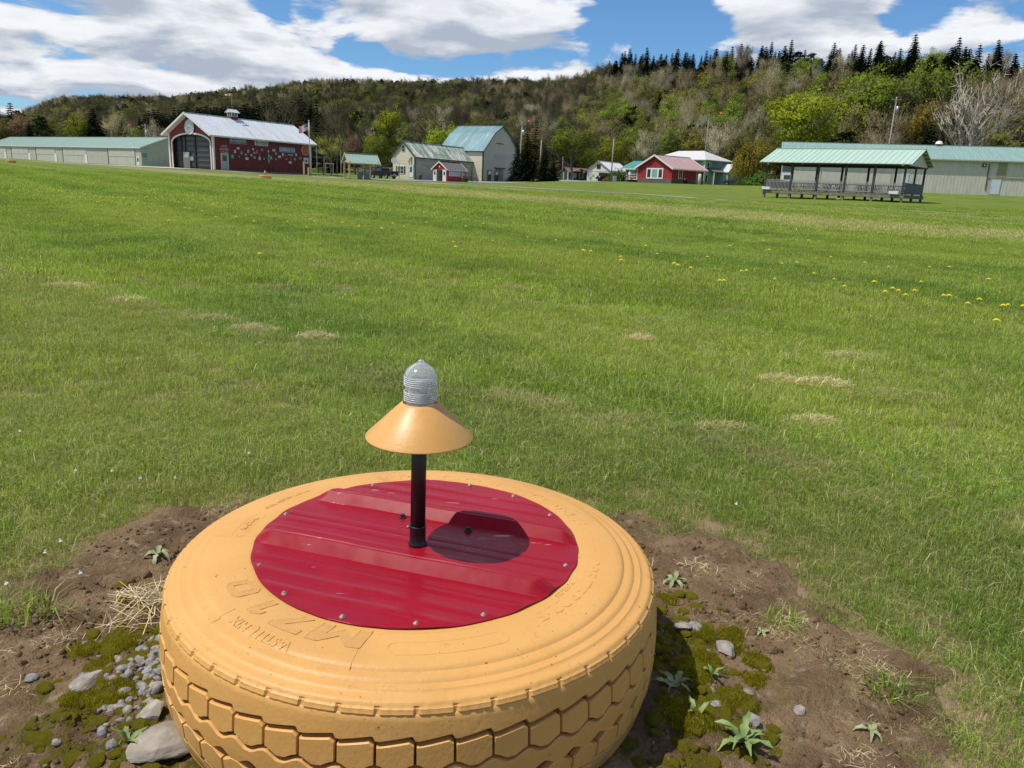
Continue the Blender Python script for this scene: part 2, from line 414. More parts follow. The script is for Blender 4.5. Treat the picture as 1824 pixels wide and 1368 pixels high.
gb.inputs['Transmission Weight'].default_value = 1; gb.inputs['Roughness'].default_value = .09; gb.inputs['IOR'].default_value = 1.49; gb.inputs['Base Color'].default_value = (.96, .98, .98, 1)
_t = NT(gl.node_tree); _out = gl.node_tree.nodes['Material Output']
_d = _t.new('ShaderNodeBsdfDiffuse', {0: (.92, .93, .93)}); _tr = _t.new('ShaderNodeBsdfTranslucent', {0: (.92, .93, .93)}); _dd = _t.new('ShaderNodeMixShader', {0: .5, 1: _d.outputs[0], 2: _tr.outputs[0]})
_t.l.new(_t.new('ShaderNodeMixShader', {0: .19, 1: gb.outputs[0], 2: _dd.outputs[0]}).outputs[0], _out.inputs[0])
M['glass'] = gl
M['glass_rib'] = mat('glass_rib', (.80, .83, .84), None, rough=.08, spec=.8)
M['socket'] = mat('white_socket', (.75, .74, .70), None, rough=.5)

def m_ribmetal(name, c1, c2, c3=None, amt=.5, rough=.4, metal=0.0, sx=(3, .25, .25), lo=.52, hi=.66, spec=.5):
    """painted sheet metal with streaks running down the slope (local axes of the building)"""
    m = bpy.data.materials.new(name); m.use_nodes = True; t = NT(m.node_tree); b = t.n['Principled BSDF']
    v = t.new('ShaderNodeTexCoord').outputs['Object']
    q = t.vmath('MULTIPLY', v, sx)
    c = t.mix(t.ss(t.noise(q, 1.0, 5), .35, .65), c1, c2)
    if c3: c = t.mix(t.math('MULTIPLY', t.ss(t.noise(t.vmath('ADD', q, (7, 3, 1)), 1.4, 6, .65), lo, hi), amt), c, c3)
    t.set(b.inputs['Base Color'], c); b.inputs['Roughness'].default_value = rough; b.inputs['Metallic'].default_value = metal; b.inputs['Specular IOR Level'].default_value = spec
    return m
M['cream_siding'] = m_ribmetal('cream_siding', (.50, .47, .395), (.55, .52, .44), (.41, .385, .31), .5, .5, sx=(1.2, 1.2, .4))
M['green_roof'] = m_ribmetal('pale_green_roof', (.28, .39, .32), (.32, .43, .35), None, rough=.4, sx=(.25, 3, .25))
M['green_roof2'] = m_ribmetal('weathered_green_roof', (.21, .325, .28), (.25, .37, .32), None, rough=.42, sx=(.25, 3, .25))
M['pav_roof'] = m_ribmetal('pavilion_green_roof', (.40, .54, .43), (.44, .58, .47), None, rough=.38, sx=(.25, 3, .25))
M['teal_roof'] = m_ribmetal('teal_roof', (.035, .21, .185), (.05, .25, .22), None, rough=.42)
M['red_wall'] = m_ribmetal('barn_red', (.145, .014, .016), (.165, .018, .019), None, rough=.5, sx=(1, 1, .3))
M['silver_roof'] = m_ribmetal('silver_roof', (.60, .62, .64), (.66, .68, .70), (.42, .30, .22), .55, .42, .15, sx=(1.0, .16, .16), lo=.56, hi=.70)
M['grey_metal'] = mat('grey_flashing', (.17, .18, .20), None, rough=.5)
M['white_trim'] = mat('white_trim', (.66, .62, .55), (.72, .68, .62), 4, .6)
M['white'] = mat('white_paint', (.78, .78, .76), (.70, .70, .68), 5, .5)
M['offwhite'] = mat('offwhite_wall', (.62, .59, .50), (.68, .65, .55), 2, .7)
M['cream_board'] = m_ribmetal('cream_boards', (.66, .59, .42), (.72, .66, .50), (.46, .40, .29), .6, .75, sx=(.25, .25, 5))
M['grey_board'] = m_ribmetal('weathered_boards', (.40, .37, .32), (.47, .44, .385), (.24, .215, .19), .6, .8, sx=(.35, .35, 4), lo=.48, hi=.62)
M['barn_board'] = m_ribmetal('pale_barn_boards', (.53, .50, .43), (.59, .56, .49), (.40, .37, .31), .5, .75, sx=(3, 3, .3))
M['patched_roof'] = m_ribmetal('peeling_green_roof', (.66, .63, .57), (.54, .51, .45), (.14, .26, .165), .85, .5, sx=(1.1, .3, .3), lo=.46, hi=.54)
M['blue_roof'] = m_ribmetal('faded_blue_roof', (.13, .245, .265), (.19, .325, .34), (.50, .49, .45), .8, .45, sx=(.2, 1.1, .2), lo=.58, hi=.68)
M['pink_roof'] = m_ribmetal('faded_red_roof', (.43, .27, .27), (.50, .34, .335), None, rough=.5)
M['white_roof'] = m_ribmetal('pale_grey_shingles', (.50, .50, .48), (.57, .57, .55), None, rough=.8, sx=(2, 2, 2))
M['dark_roof'] = m_ribmetal('dark_shingles', (.11, .10, .10), (.16, .15, .145), None, rough=.85, sx=(2, 2, 2))
M['brown_roof'] = m_ribmetal('brown_shingles', (.13, .08, .065), (.17, .11, .09), None, rough=.85, sx=(2, 2, 2))
M['house_red'] = m_ribmetal('house_red', (.30, .022, .024), (.34, .03, .03), None, rough=.6, sx=(1, 1, .3))
M['mint'] = m_ribmetal('mint_boards', (.30, .44, .31), (.34, .48, .34), None, rough=.7, sx=(.3, .3, 5))
M['blue_grey'] = mat('blue_grey_boards', (.13, .21, .25), (.16, .25, .29), 3, .7)
M['found'] = mat('grey_foundation', (.085, .075, .068), (.12, .11, .10), 3, .8)
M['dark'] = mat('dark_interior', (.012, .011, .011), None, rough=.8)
M['steel_black'] = mat('black_steel', (.015, .015, .016), None, rough=.5)
M['window'] = mat('window_glass', (.035, .045, .05), None, rough=.08, spec=.8)
M['window_pale'] = mat('curtained_glass', (.22, .40, .37), None, rough=.12, spec=.8)
M['deck'] = mat('weathered_timber', (.16, .14, .115), (.24, .205, .165), 6, .85, stretch=(1, 1, .3))
M['dark_timber'] = mat('dark_timber', (.035, .033, .033), (.06, .055, .05), 6, .8)
M['brown_timber'] = mat('brown_timber', (.085, .05, .035), (.14, .085, .055), 6, .8)
M['new_timber'] = mat('new_timber', (.55, .38, .20), (.62, .46, .27), 4, .75)
M['grey_rail'] = mat('grey_rail', (.27, .27, .255), (.35, .34, .32), 8, .8)
M['slate_board'] = mat('slate_boards', (.075, .09, .105), (.10, .115, .13), 5, .7)
M['asphalt'] = mat('asphalt', (.16, .155, .15), (.22, .21, .20), 2, .9, coord='Generated', bump=.01, bscale=400)
M['gravel'] = mat('gravel_road', (.20, .19, .175), (.28, .265, .24), 1.5, .9)
M['concrete'] = mat('concrete', (.50, .45, .39), (.57, .52, .46), 1, .85)
M['galv'] = mat('galvanised', (.38, .39, .40), (.48, .49, .50), 5, .4, .5)
M['pole'] = mat('pole_wood', (.24, .215, .19), (.33, .30, .27), 2, .85, stretch=(3, 3, .3))
M['car_black'] = mat('black_car_paint', (.008, .009, .011), None, rough=.3, spec=.35)
M['rubber'] = mat('tyre_rubber', (.015, .015, .015), None, rough=.8)
M['red_lamp'] = mat('red_tail_lamp', (.45, .01, .015), None, rough=.25)
M['orange'] = mat('orange_ball', (.80, .09, .03), None, rough=.4)
M['brick'] = mat('red_brick', (.26, .06, .04), (.33, .09, .06), 8, .85)
def flat(name, c, rough=.5):
    if name not in M: M[name] = mat(name, c, None, rough=rough)
    return M[name]

# ------------------------------------------------------------------ ground sheet
def build_ground():
    rr = np.concatenate([[0.0], np.geomspace(.5, 1700, 175)])
    a1 = np.radians(np.arange(-46, 46.01, .5)); a2 = np.radians(np.arange(50, 311, 5.0))
    aa = np.concatenate([a1, a2]); n = len(aa)
    R, A = np.meshgrid(rr[1:], aa, indexing='ij'); X = R * np.sin(A); Y = R * np.cos(A)
    Z = ground(X, Y)
    V = np.concatenate([[[0, 0, 0]], np.stack([X.ravel(), Y.ravel(), Z.ravel()], 1)])
    F = [(0, 1 + (j + 1) % n, 1 + j) for j in range(n)]
    for i in range(len(rr) - 2):
        o = 1 + i * n
        F += [(o + j, o + (j + 1) % n, o + n + (j + 1) % n, o + n + j) for j in range(n)]
    me = bpy.data.meshes.new('ground'); me.from_pydata(V.tolist(), [], F); me.update()
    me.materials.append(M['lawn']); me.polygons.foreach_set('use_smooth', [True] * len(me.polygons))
    bm = bmesh.new(); bm.from_mesh(me); bmesh.ops.recalc_face_normals(bm, faces=bm.faces)
    if sum(f.normal.z for f in bm.faces) < 0: bmesh.ops.reverse_faces(bm, faces=bm.faces)
    bm.to_mesh(me); bm.free()
    o = link(bpy.data.objects.new('ground', me)); tag(o, kind='structure'); return o
build_ground()

def strip(name, pts, halfw, m, lift=.02, label=None):
    """a road or drive: a thin sheet following the ground along a polyline"""
    pts = [Vector(p) for p in pts]; fine_ = []
    for a, b in zip(pts, pts[1:]):
        k = max(1, int((b - a).length / 2.0))
        fine_ += [a.lerp(b, i / k) for i in range(k)]
    fine_.append(pts[-1]); mb = MB(); nn = 5
    for i, p in enumerate(fine_):
        d = (fine_[min(i + 1, len(fine_) - 1)] - fine_[max(i - 1, 0)]).normalized(); e = Vector((d.y, -d.x))
        h = halfw if not hasattr(halfw, '__len__') else np.interp(i / (len(fine_) - 1), np.linspace(0, 1, len(halfw)), halfw)
        for j in range(nn):
            q = p + e * h * (2 * j / (nn - 1) - 1) ; mb.v.append((q.x, q.y, gz(q.x, q.y) + lift))
    for i in range(len(fine_) - 1):
        for j in range(nn - 1):
            mb.f.append((i * nn + j, i * nn + j + 1, (i + 1) * nn + j + 1, (i + 1) * nn + j))
    o = mb.build(name, m, smooth=True); tag(o, kind='structure'); return o
PATH = [(70, -4), (44, 26), (28.7, 45), (17.6, 59.5), (6.4, 75), (-6, 88), (-12.5, 97)]
strip('path', PATH, [1.0, 1.0, 1.0, 1.0, 1.1, 1.5, 2.4], M['gravel'])
strip('driveway', [(-40, 108.5), (-30, 113.5), (-21, 121), (-14, 127), (-6, 137), (2, 152), (9, 172), (14, 190)], [1.5, 2.2, 5, 6.5, 5, 3, 3, 3.5], M['gravel'], .03)
strip('driveway', [(9, 172), (14, 168), (22, 166)], [2.5, 3, 3.5], M['gravel'], .045)
strip('apron', [(-66, 123), (-53, 112.5), (-45, 109.5)], [5, 5.5, 2.5], M['concrete'], .05)

# ------------------------------------------------------------------ scatter (stuff only)
def scatter(name, P, sc, rot, idx, protos, label=None, cat=None):
    coll = bpy.data.collections.new(name + '_kinds')
    for k, p in enumerate(protos):
        p.name = '%03d_%s' % (k, name); coll.objects.link(p)
    me = bpy.data.meshes.new(name); n = len(P)
    me.vertices.add(n); me.vertices.foreach_set('co', np.asarray(P, np.float32).ravel())
    a = me.attributes.new('sc', 'FLOAT', 'POINT'); a.data.foreach_set('value', np.asarray(sc, np.float32))
    a = me.attributes.new('rot', 'FLOAT_VECTOR', 'POINT'); a.data.foreach_set('vector', np.asarray(rot, np.float32).ravel())
    a = me.attributes.new('idx', 'INT', 'POINT'); a.data.foreach_set('value', np.asarray(idx, np.int32))
    o = link(bpy.data.objects.new(name, me)); tag(o, label, cat, kind='stuff')
    g = bpy.data.node_groups.new(name + '_scatter', 'GeometryNodeTree')
    g.interface.new_socket('Geometry', in_out='INPUT', socket_type='NodeSocketGeometry'); g.interface.new_socket('Geometry', in_out='OUTPUT', socket_type='NodeSocketGeometry')
    gi = g.nodes.new('NodeGroupInput'); go = g.nodes.new('NodeGroupOutput'); ip = g.nodes.new('GeometryNodeInstanceOnPoints')
    ci = g.nodes.new('GeometryNodeCollectionInfo'); ci.inputs['Collection'].default_value = coll; ci.inputs['Separate Children'].default_value = True; ci.inputs['Reset Children'].default_value = True
    def na(nm, typ):
        q = g.nodes.new('GeometryNodeInputNamedAttribute'); q.data_type = typ; q.inputs['Name'].default_value = nm; return q.outputs['Attribute']
    g.links.new(gi.outputs[0], ip.inputs['Points']); g.links.new(ci.outputs[0], ip.inputs['Instance']); ip.inputs['Pick Instance'].default_value = True
    g.links.new(na('idx', 'INT'), ip.inputs['Instance Index']); g.links.new(na('rot', 'FLOAT_VECTOR'), ip.inputs['Rotation']); g.links.new(na('sc', 'FLOAT'), ip.inputs['Scale'])
    g.links.new(ip.outputs[0], go.inputs[0])
    md = o.modifiers.new('scatter', 'NODES'); md.node_group = g
    return o

def blades(name, n, half, h0, h1, wd, straw=.12, lean=.5, mats=None, round_=False, gauss=False):
    """a tuft or patch of n bent blades"""
    x = rng.uniform(-half, half, n); y = rng.uniform(-half, half, n)
    if round_:
        rr = half * np.sqrt(rng.uniform(0, 1, n)); aa = rng.uniform(0, 2 * PI, n); x, y = rr * np.cos(aa), rr * np.sin(aa)
    h = rng.uniform(h0, h1, n); a = rng.uniform(0, 2 * PI, n); ln = np.abs(rng.normal(0, lean, n)) * h
    wx, wy = np.cos(a) * wd / 2, np.sin(a) * wd / 2; la = a + PI / 2 + rng.normal(0, .5, n); lx, ly = np.cos(la) * ln, np.sin(la) * ln
    V = np.zeros((n, 5, 3))
    V[:, 0] = np.stack([x - wx, y - wy, 0 * x - .005], 1); V[:, 1] = np.stack([x + wx, y + wy, 0 * x - .005], 1)
    V[:, 2] = np.stack([x - wx * .75 + lx * .35, y - wy * .75 + ly * .35, h * .6], 1); V[:, 3] = np.stack([x + wx * .75 + lx * .35, y + wy * .75 + ly * .35, h * .6], 1)
    V[:, 4] = np.stack([x + lx, y + ly, h * (1 - .25 * np.clip(ln / h, 0, 1.5))], 1)
    me = bpy.data.meshes.new(name); F = []
    for i in range(n): k = 5 * i; F += [(k, k + 1, k + 3, k + 2), (k + 2, k + 3, k + 4)]
    me.from_pydata(V.reshape(-1, 3).tolist(), [], F)
    for m_ in (mats or (M['blade'], M['straw'])): me.materials.append(m_)
    mi = np.repeat((rng.uniform(0, 1, n) < straw).astype(np.int32), 2); me.polygons.foreach_set('material_index', mi)
    me.update(); return bpy.data.objects.new(name, me)

TC = np.array([-.1745, 1.42])            # tyre axis
def vnoise(x, y, s, seed=0):
    """cheap smooth noise from sines"""
    r = np.random.default_rng(seed); v = 0
    for k in range(7):
        a = r.uniform(0, 2 * PI); f = s * r.uniform(.6, 1.7); v = v + np.sin((x * math.cos(a) + y * math.sin(a)) * f + r.uniform(0, 6) + 1.3 * np.sin((x * math.sin(a) - y * math.cos(a)) * f * .6 + k))
    return v / 7
def dirt_R(th):
    return 1.0 + .055 * np.sin(3 * th + .6) + .04 * np.sin(7 * th + 2) + .03 * np.sin(13 * th + 1) + .02 * np.sin(29 * th) - .10 * np.exp(-((th - 1.5) / .55) ** 2)

MOW = np.array([(-6.5, 8.6), (-4.7, 6.97), (-3.67, 6.16), (-2.79, 5.67), (-1.8, 4.88), (-1.08, 4.19), (-.59, 3.75), (-.24, 3.62), (.23, 3.35), (.59, 3.12), (.91, 2.98), (1.2, 2.75), (1.74, 2.42), (3, 2.0)])
def mow_side(x, y):
    """negative inside (tyre side) of the mown edge"""
    return y - np.interp(x, MOW[:, 0], MOW[:, 1])

def fill(n, ymin, ymax, wide=.75, extra=.6):
    y = np.sqrt(rng.uniform(ymin ** 2, ymax ** 2, n)); x = rng.uniform(-1, 1, n) * (y * wide + extra); return x, y

def grass_layer(name, n, y0, y1, protos, s0, s1, wide=.75, extra=.5, half_=0.0, soft=.12):
    x, y = fill(n, y0, y1, wide, extra)
    d = np.hypot(x - TC[0], y - TC[1]); th = np.arctan2(y - TC[1], x - TC[0]); R = dirt_R(th)
    rag = .10 * vnoise(x, y, 11, 31) + .07 * vnoise(x, y, 33, 32)
    edge = (d - R + .03 + rag + (.10 if soft > .2 else 0)) / soft
    keep = rng.uniform(0, 1, n) < np.clip(edge + .5, 0, 1) ** 1.2
    # keep roads and floors free of grass
    for a, b in zip(PATH, PATH[1:]):
        a, b = np.array(a), np.array(b); t = np.clip(((x - a[0]) * (b - a)[0] + (y - a[1]) * (b - a)[1]) / ((b - a) ** 2).sum(), 0, 1); keep &= np.hypot(x - a[0] - t * (b - a)[0], y - a[1] - t * (b - a)[1]) > 1.15 + half_
    x, y, edge = x[keep], y[keep], edge[keep]; m = len(x)
    z = ground(x, y)
    inside = mow_side(x, y) < 0
    sc = rng.uniform(s0, s1, m) * np.where(inside, .82, 1.06) * np.clip(.55 + edge * .18, .55, 1)
    patch = .5 + .5 * np.sin(x * 2.3 + 1.3 * np.sin(y * 1.7)) * np.sin(y * 1.9 + 1.1 * np.sin(x * 1.3))
    sc *= .85 + .3 * patch
    rot = np.stack([rng.normal(0, .08, m), rng.normal(0, .08, m), rng.uniform(0, 2 * PI, m)], 1)
    idx = rng.integers(0, len(protos), m)
    return scatter(name, np.stack([x, y, z], 1), sc, rot, idx, protos)

near_p = [blades('near', 84, .08, .020, .056, .0022, st_, ln_) for st_, ln_ in ((.07, .7), (.12, 1.0), (.10, .8), (.34, 1.2))]
grass_layer('grass', 21000, .6, 6.4, near_p, .75, 1.2, .80, 2.2)
close_p = [blades('close', 76, .06, .015, .042, .0019, st_, ln_) for st_, ln_ in ((.10, .9), (.22, 1.3), (.14, 1.0))]
grass_layer('grass', 15000, .5, 3.2, close_p, .8, 1.25, .85, 1.8, soft=.34)
mid_p = [blades('mid', 200, .17, .022, .058, .0038, st_, ln_) for st_, ln_ in ((.07, .6), (.10, .9), (.20, .8))]
grass_layer('grass', 15000, 5.6, 20, mid_p, .8, 1.15, .80, 1.8)
far_p = [blades('far', 230, .5, .025, .058, .009, st_, .7) for st_ in (.06, .1, .12)]
grass_layer('grass', 11000, 18, 62, far_p, .8, 1.2, half_=.3)

# ------------------------------------------------------------------ soil ring, stones, moss, weeds
def vnoise(x, y, s, seed=0):
    """cheap smooth noise from sines"""
    r = np.random.default_rng(seed); v = 0
    for k in range(7):
        a = r.uniform(0, 2 * PI); f = s * r.uniform(.6, 1.7); v = v + np.sin((x * math.cos(a) + y * math.sin(a)) * f + r.uniform(0, 6) + 1.3 * np.sin((x * math.sin(a) - y * math.cos(a)) * f * .6 + k))
    return v / 7
def soil_h(x, y):
    d = np.hypot(x - TC[0], y - TC[1]); th = np.arctan2(y - TC[1], x - TC[0]); R = dirt_R(th)
    m = np.clip((R + .13 + .05 * vnoise(x, y, 24, 33) - d) / .20, 0, 1); m = m * m * (3 - 2 * m)
    h = .016 + .011 * vnoise(x, y, 14, 1) + .010 * vnoise(x, y, 38, 2) + .0075 * np.maximum(vnoise(x, y, 95, 3), -.25) + .005 * np.maximum(vnoise(x, y, 230, 4), -.2)
    h = h + .02 * np.clip((.72 - d) / .25, 0, 1)
    return -.012 * (1 - m) + np.abs(h) * m
def build_soil():
    na_, nr = 800, 150; th = np.linspace(0, 2 * PI, na_, endpoint=False); t = np.linspace(0, 1, nr)
    TH, T_ = np.meshgrid(th, t, indexing='ij'); Rm = .43 + (dirt_R(TH) + .20 - .43) * T_
    X = TC[0] + Rm * np.cos(TH); Y = TC[1] + Rm * np.sin(TH); Z = soil_h(X, Y)
    F = [(i * nr + j, ((i + 1) % na_) * nr + j, ((i + 1) % na_) * nr + j + 1, i * nr + j + 1) for i in range(na_) for j in range(nr - 1)]
    me = bpy.data.meshes.new('soil'); me.from_pydata(np.stack([X, Y, Z], -1).reshape(-1, 3).tolist(), [], F); me.materials.append(M['soil'])
    me.polygons.foreach_set('use_smooth', [True] * len(me.polygons)); me.update()
    o = link(bpy.data.objects.new('soil', me)); tag(o, kind='structure')
build_soil()

def rock_mesh(name, seed, m, flat_=.55, sub=3, rough_=.16):
    bm = bmesh.new(); bmesh.ops.create_icosphere(bm, subdivisions=sub, radius=1); r = np.random.default_rng(seed)
    pl = [(Vector(r.normal(0, 1, 3)).normalized(), r.uniform(.55, .9)) for _ in range(9)]
    for v in bm.verts:
        for nn_, dd in pl:
            e = v.co.dot(nn_) - dd
            if e > 0: v.co -= nn_ * e * .96
        p = v.co; v.co *= 1 + rough_ * .3 * math.sin(p.x * 5 + seed) * math.sin(p.y * 6 + p.z * 4)
        v.co.z *= flat_
    me = bpy.data.meshes.new(name); bm.to_mesh(me); bm.free(); me.materials.append(m); me.polygons.foreach_set('use_smooth', [sub < 3] * len(me.polygons)); return me
stones = [(-.560, 1.115, .056, 'big flat grey brown stone half under the tyre at the bottom edge'), (-.628, 1.194, .030, 'smooth oval tan stone standing alone left of the tyre tread'),
          (-.791, 1.284, .030, 'pale flat stone lying between the yellow moss cushions'), (-.915, 1.305, .014, 'small round white stone on bare soil far left of the tyre'),
          (-.72, 1.36, .018, 'dark grey slate chip above the gravel left of the tyre'), (-.66, 1.40, .022, 'blue grey slate pebble touching the tyre shoulder on its left'),
          (-.690, 1.325, .018, 'grey flat pebble in the middle of the gravel heap'), (-.655, 1.27, .020, 'blue grey pebble just above the oval tan stone'),
          (-.70, 1.21, .012, 'small brown pebble left of the oval tan stone'),
          (.443, 1.574, .018, 'round light grey pebble beside the top moss right of the tyre'), (.495, 1.501, .024, 'large whitish stone among moss right of the tyre'),
          (.50, 1.345, .013, 'small white pebble below the whitish stone right of the tyre'), (.482, 1.26, .020, 'dark grey stone beside the big thistle at the lower right'),
          (.588, 1.304, .013, 'small pale pebble out on the bare soil at the right'), (.41, 1.57, .020, 'dark slate stone in the moss close to the tyre at the right'), (.43, 1.30, .014, 'grey pebble in the tyre shadow at the lower right')]
for i, (x, y, r, lab) in enumerate(stones):
    o = link(bpy.data.objects.new('stone', rock_mesh('stone', 40 + i, M['stone'] if i % 3 else M['slate'] if i else M['stone'], .5)))
    o.scale = (r * 1.25, r, r * (.62 if r > .04 else .85)); o.rotation_euler = (rng.normal(0, .15), rng.normal(0, .15), rng.uniform(0, 6)); o.location = (x, y, float(soil_h(x, y)) + r * .18)
    tag(o, lab, 'stone', 'stones round the tyre')
gp = [bpy.data.objects.new('g', rock_mesh('pebble', 90 + k, M['stone'] if k % 2 else M['slate'], .6, 2)) for k in range(5)]
n = 420
ga = np.concatenate([rng.normal(math.radians(192), .16, 260), rng.uniform(-PI, PI, n - 260)]); gr = np.concatenate([.50 + np.abs(rng.normal(0, .055, 260)), .5 + np.abs(rng.normal(0, .22, n - 260))])
gx, gy = TC[0] + gr * np.cos(ga), TC[1] + gr * np.sin(ga); gs = np.clip(np.abs(rng.normal(.007, .004, n)), .002, .016); gs[260:] *= .6
cp_ = [bpy.data.objects.new('c', rock_mesh('clod', 120 + k, M['soil'], .7, 2, .5)) for k in range(5)]
n2 = 6500; ca = rng.uniform(-PI, PI, n2); cr_ = .52 + rng.uniform(0, .52, n2); cx_, cy_ = TC[0] + cr_ * np.cos(ca), TC[1] + cr_ * np.sin(ca); cs_ = np.clip(rng.lognormal(-5.75, .6, n2), .0012, .015); ok_ = (cr_ < dirt_R(ca) - .02) & (vnoise(cx_, cy_, 16, 41) > -.2); cx_, cy_, cs_ = cx_[ok_], cy_[ok_], cs_[ok_]
scatter('soil_clods', np.stack([cx_, cy_, soil_h(cx_, cy_) + cs_ * .15], 1), cs_, rng.uniform(0, 6, (len(cx_), 3)), rng.integers(0, 5, len(cx_)), cp_)
scatter('gravel', np.stack([gx, gy, soil_h(gx, gy) + gs * .2], 1), gs, rng.uniform(-.4, 6, (n, 3)) * np.array([.1, .1, 1]), rng.integers(0, 5, n), gp)

def moss_mesh(seed):
    bm = bmesh.new(); bmesh.ops.create_icosphere(bm, subdivisions=4, radius=1); r = np.random.default_rng(seed)
    ph = r.uniform(0, 6, 6)
    for v in bm.verts:
        p = v.co.copy(); k = 1 + .10 * math.sin(3 * p.x + ph[0]) * math.sin(3 * p.y + ph[1]) + .05 * math.sin(9 * p.x + ph[2]) * math.sin(8 * p.y + ph[3]) + .03 * r.normal()
        v.co = p * k; v.co.z = max(v.co.z * .55, -.1)
    me = bpy.data.meshes.new('moss'); bm.to_mesh(me); bm.free(); me.materials.append(M['moss']); me.polygons.foreach_set('use_smooth', [True] * len(me.polygons)); return me
moss = [(-.80, 1.415, .045, 'roundest bright yellow green moss cushion left of the tyre'), (-.80, 1.345, .030, 'small moss cushion below the roundest one at the left'), (-.73, 1.25, .050, 'wide olive moss cushion above the tan oval stone'),
        (-.78, 1.24, .036, 'flat moss cushion under the pale flat stone'), (-.72, 1.47, .030, 'dim moss cushion in the gravel nearest the tyre at the left'), (-.86, 1.40, .03, 'leftmost low moss cushion on the soil'),
        (.406, 1.692, .026, 'bright green moss cushion highest up right of the tyre'), (.464, 1.553, .030, 'round green moss cushion beside the light grey pebble'), (.526, 1.569, .034, 'long pale moss cushion bordering the bare soil'),
        (.559, 1.465, .034, 'yellowish moss cushion furthest out on the right'), (.47, 1.313, .045, 'broad moss cushion near the thistle at the right'), (.40, 1.40, .05, 'dark moss cushion in the tyre shadow at the right'),
        (.52, 1.52, .03, 'small moss cushion between two grey stones at the right'), (.36, 1.25, .06, 'large dark moss cushion against the lower right of the tyre'), (.44, 1.45, .04, 'moss cushion behind the whitish stone'), (.53, 1.40, .03, 'low moss cushion below the yellowish one at the right')]
for i, (x, y, r, lab) in enumerate(moss):
    o = link(bpy.data.objects.new('moss_cushion', moss_mesh(i))); r *= .74; o.location = (x, y, float(soil_h(x, y)) - .002); o.scale = (r * rng.uniform(.9, 1.3), r, r * rng.uniform(.6, .9)); o.rotation_euler = (0, 0, rng.uniform(0, 6))
    tag(o, lab, 'moss', 'moss cushions round the tyre')
mc_ = [bpy.data.objects.new('mc', moss_mesh(60 + k)) for k in range(4)]
k = 420; aa = np.concatenate([rng.normal(.0, .42, k // 2), rng.normal(PI + .1, .35, k // 2)]); rr = .50 + np.abs(rng.normal(0, .11, k)); ux_, uy_ = TC[0] + rr * np.cos(aa), TC[1] + rr * np.sin(aa)
scatter('moss_lumps', np.stack([ux_, uy_, soil_h(ux_, uy_) - .002], 1), rng.uniform(.004, .019, k), rng.uniform(0, 6, (k, 3)) * np.array([.05, .05, 1]), rng.integers(0, 4, k), mc_)
mp_ = [blades('m', 60, .012, .0012, .003, .0009, .2, .5, (M['moss_blade'], M['moss_blade']), True) for _ in range(3)]
P = []
for x, y, r, _ in moss:
    k = int(45 * (r / .03) ** 2); rr = r * .76 * np.sqrt(rng.uniform(0, 1.1, k)); aa = rng.uniform(0, 2 * PI, k); mx, my = x + rr * np.cos(aa), y + rr * np.sin(aa)
    P.append(np.stack([mx, my, soil_h(mx, my) + .27 * r * np.sqrt(np.clip(1 - (rr / (r * .80)) ** 2, 0, 1))], 1))
k = 500; aa = rng.uniform(-PI, PI, k); rr = .5 + np.abs(rng.normal(0, .12, k)); mx, my = TC[0] + rr * np.cos(aa), TC[1] + rr * np.sin(aa)
sel = vnoise(mx, my, 20, 9) > .05; P.append(np.stack([mx, my, soil_h(mx, my)], 1)[sel])
P = np.concatenate(P); n = len(P)
scatter('moss', P, rng.uniform(.6, 1.2, n), np.stack([rng.normal(0, .2, n), rng.normal(0, .2, n), rng.uniform(0, 6, n)], 1), rng.integers(0, 3, n), mp_)
# loose straw on the soil and along the mown edge
def straw_patch(name, n, half, hgt, m, ln=(.02, .065), wd=.0007):
    mb = MB()
    for _ in range(n):
        rr = half * math.sqrt(random.random()) ; a = random.uniform(0, 2 * PI); c = Vector((rr * math.cos(a), rr * math.sin(a), hgt * random.random() * (1 - (rr / half) ** 2) + .002))
        d = Vector((random.gauss(0, 1), random.gauss(0, 1), random.gauss(0, .22))).normalized() * random.uniform(*ln) / 2
        e = d.cross(Vector((0, 0, 1))).normalized() * wd; b_ = Vector((random.gauss(0, .006), random.gauss(0, .006), random.uniform(0, .006)))
        k = len(mb.v); mb.v += [tuple(c - d - e), tuple(c - d + e), tuple(c + b_ + e), tuple(c + b_ - e), tuple(c + d)]
        mb.f += [(k, k + 1, k + 2, k + 3), (k + 3, k + 2, k + 4)]
    return bpy.data.objects.new(name, mb.mesh(name, m))
sp_ = [straw_patch('s', 34, .07, .010, M['straw_pale']), straw_patch('s', 30, .07, .008, M['straw']), straw_patch('s', 18, .06, .006, M['straw_pale'], (.015, .05), .0005)]
k = 560; aa = rng.uniform(-PI, PI, k); rr = .52 + rng.uniform(0, .55, k); sx, sy = TC[0] + rr * np.cos(aa), TC[1] + rr * np.sin(aa); sel = vnoise(sx, sy, 9, 11) > .0; sx, sy = sx[sel], sy[sel]
sz = np.maximum(soil_h(sx, sy), 0)
scatter('straw', np.stack([sx, sy, sz], 1), rng.uniform(.3, .85, len(sx)), np.stack([0 * sx, 0 * sx, rng.uniform(0, 6, len(sx))], 1), rng.integers(0, 3, len(sx)), sp_)
sp2 = [straw_patch('c', 55, .12, .03, M['straw_green'], (.03, .09), .0011), straw_patch('c', 45, .12, .02, M['straw'], (.03, .08), .001)]
NCL = 230
tt = rng.uniform(1, len(MOW) - 2, NCL); cx = np.interp(tt, np.arange(len(MOW)), MOW[:, 0]) + rng.normal(0, .10, NCL); cy = np.interp(tt, np.arange(len(MOW)), MOW[:, 1]) + rng.normal(0, .09, NCL)
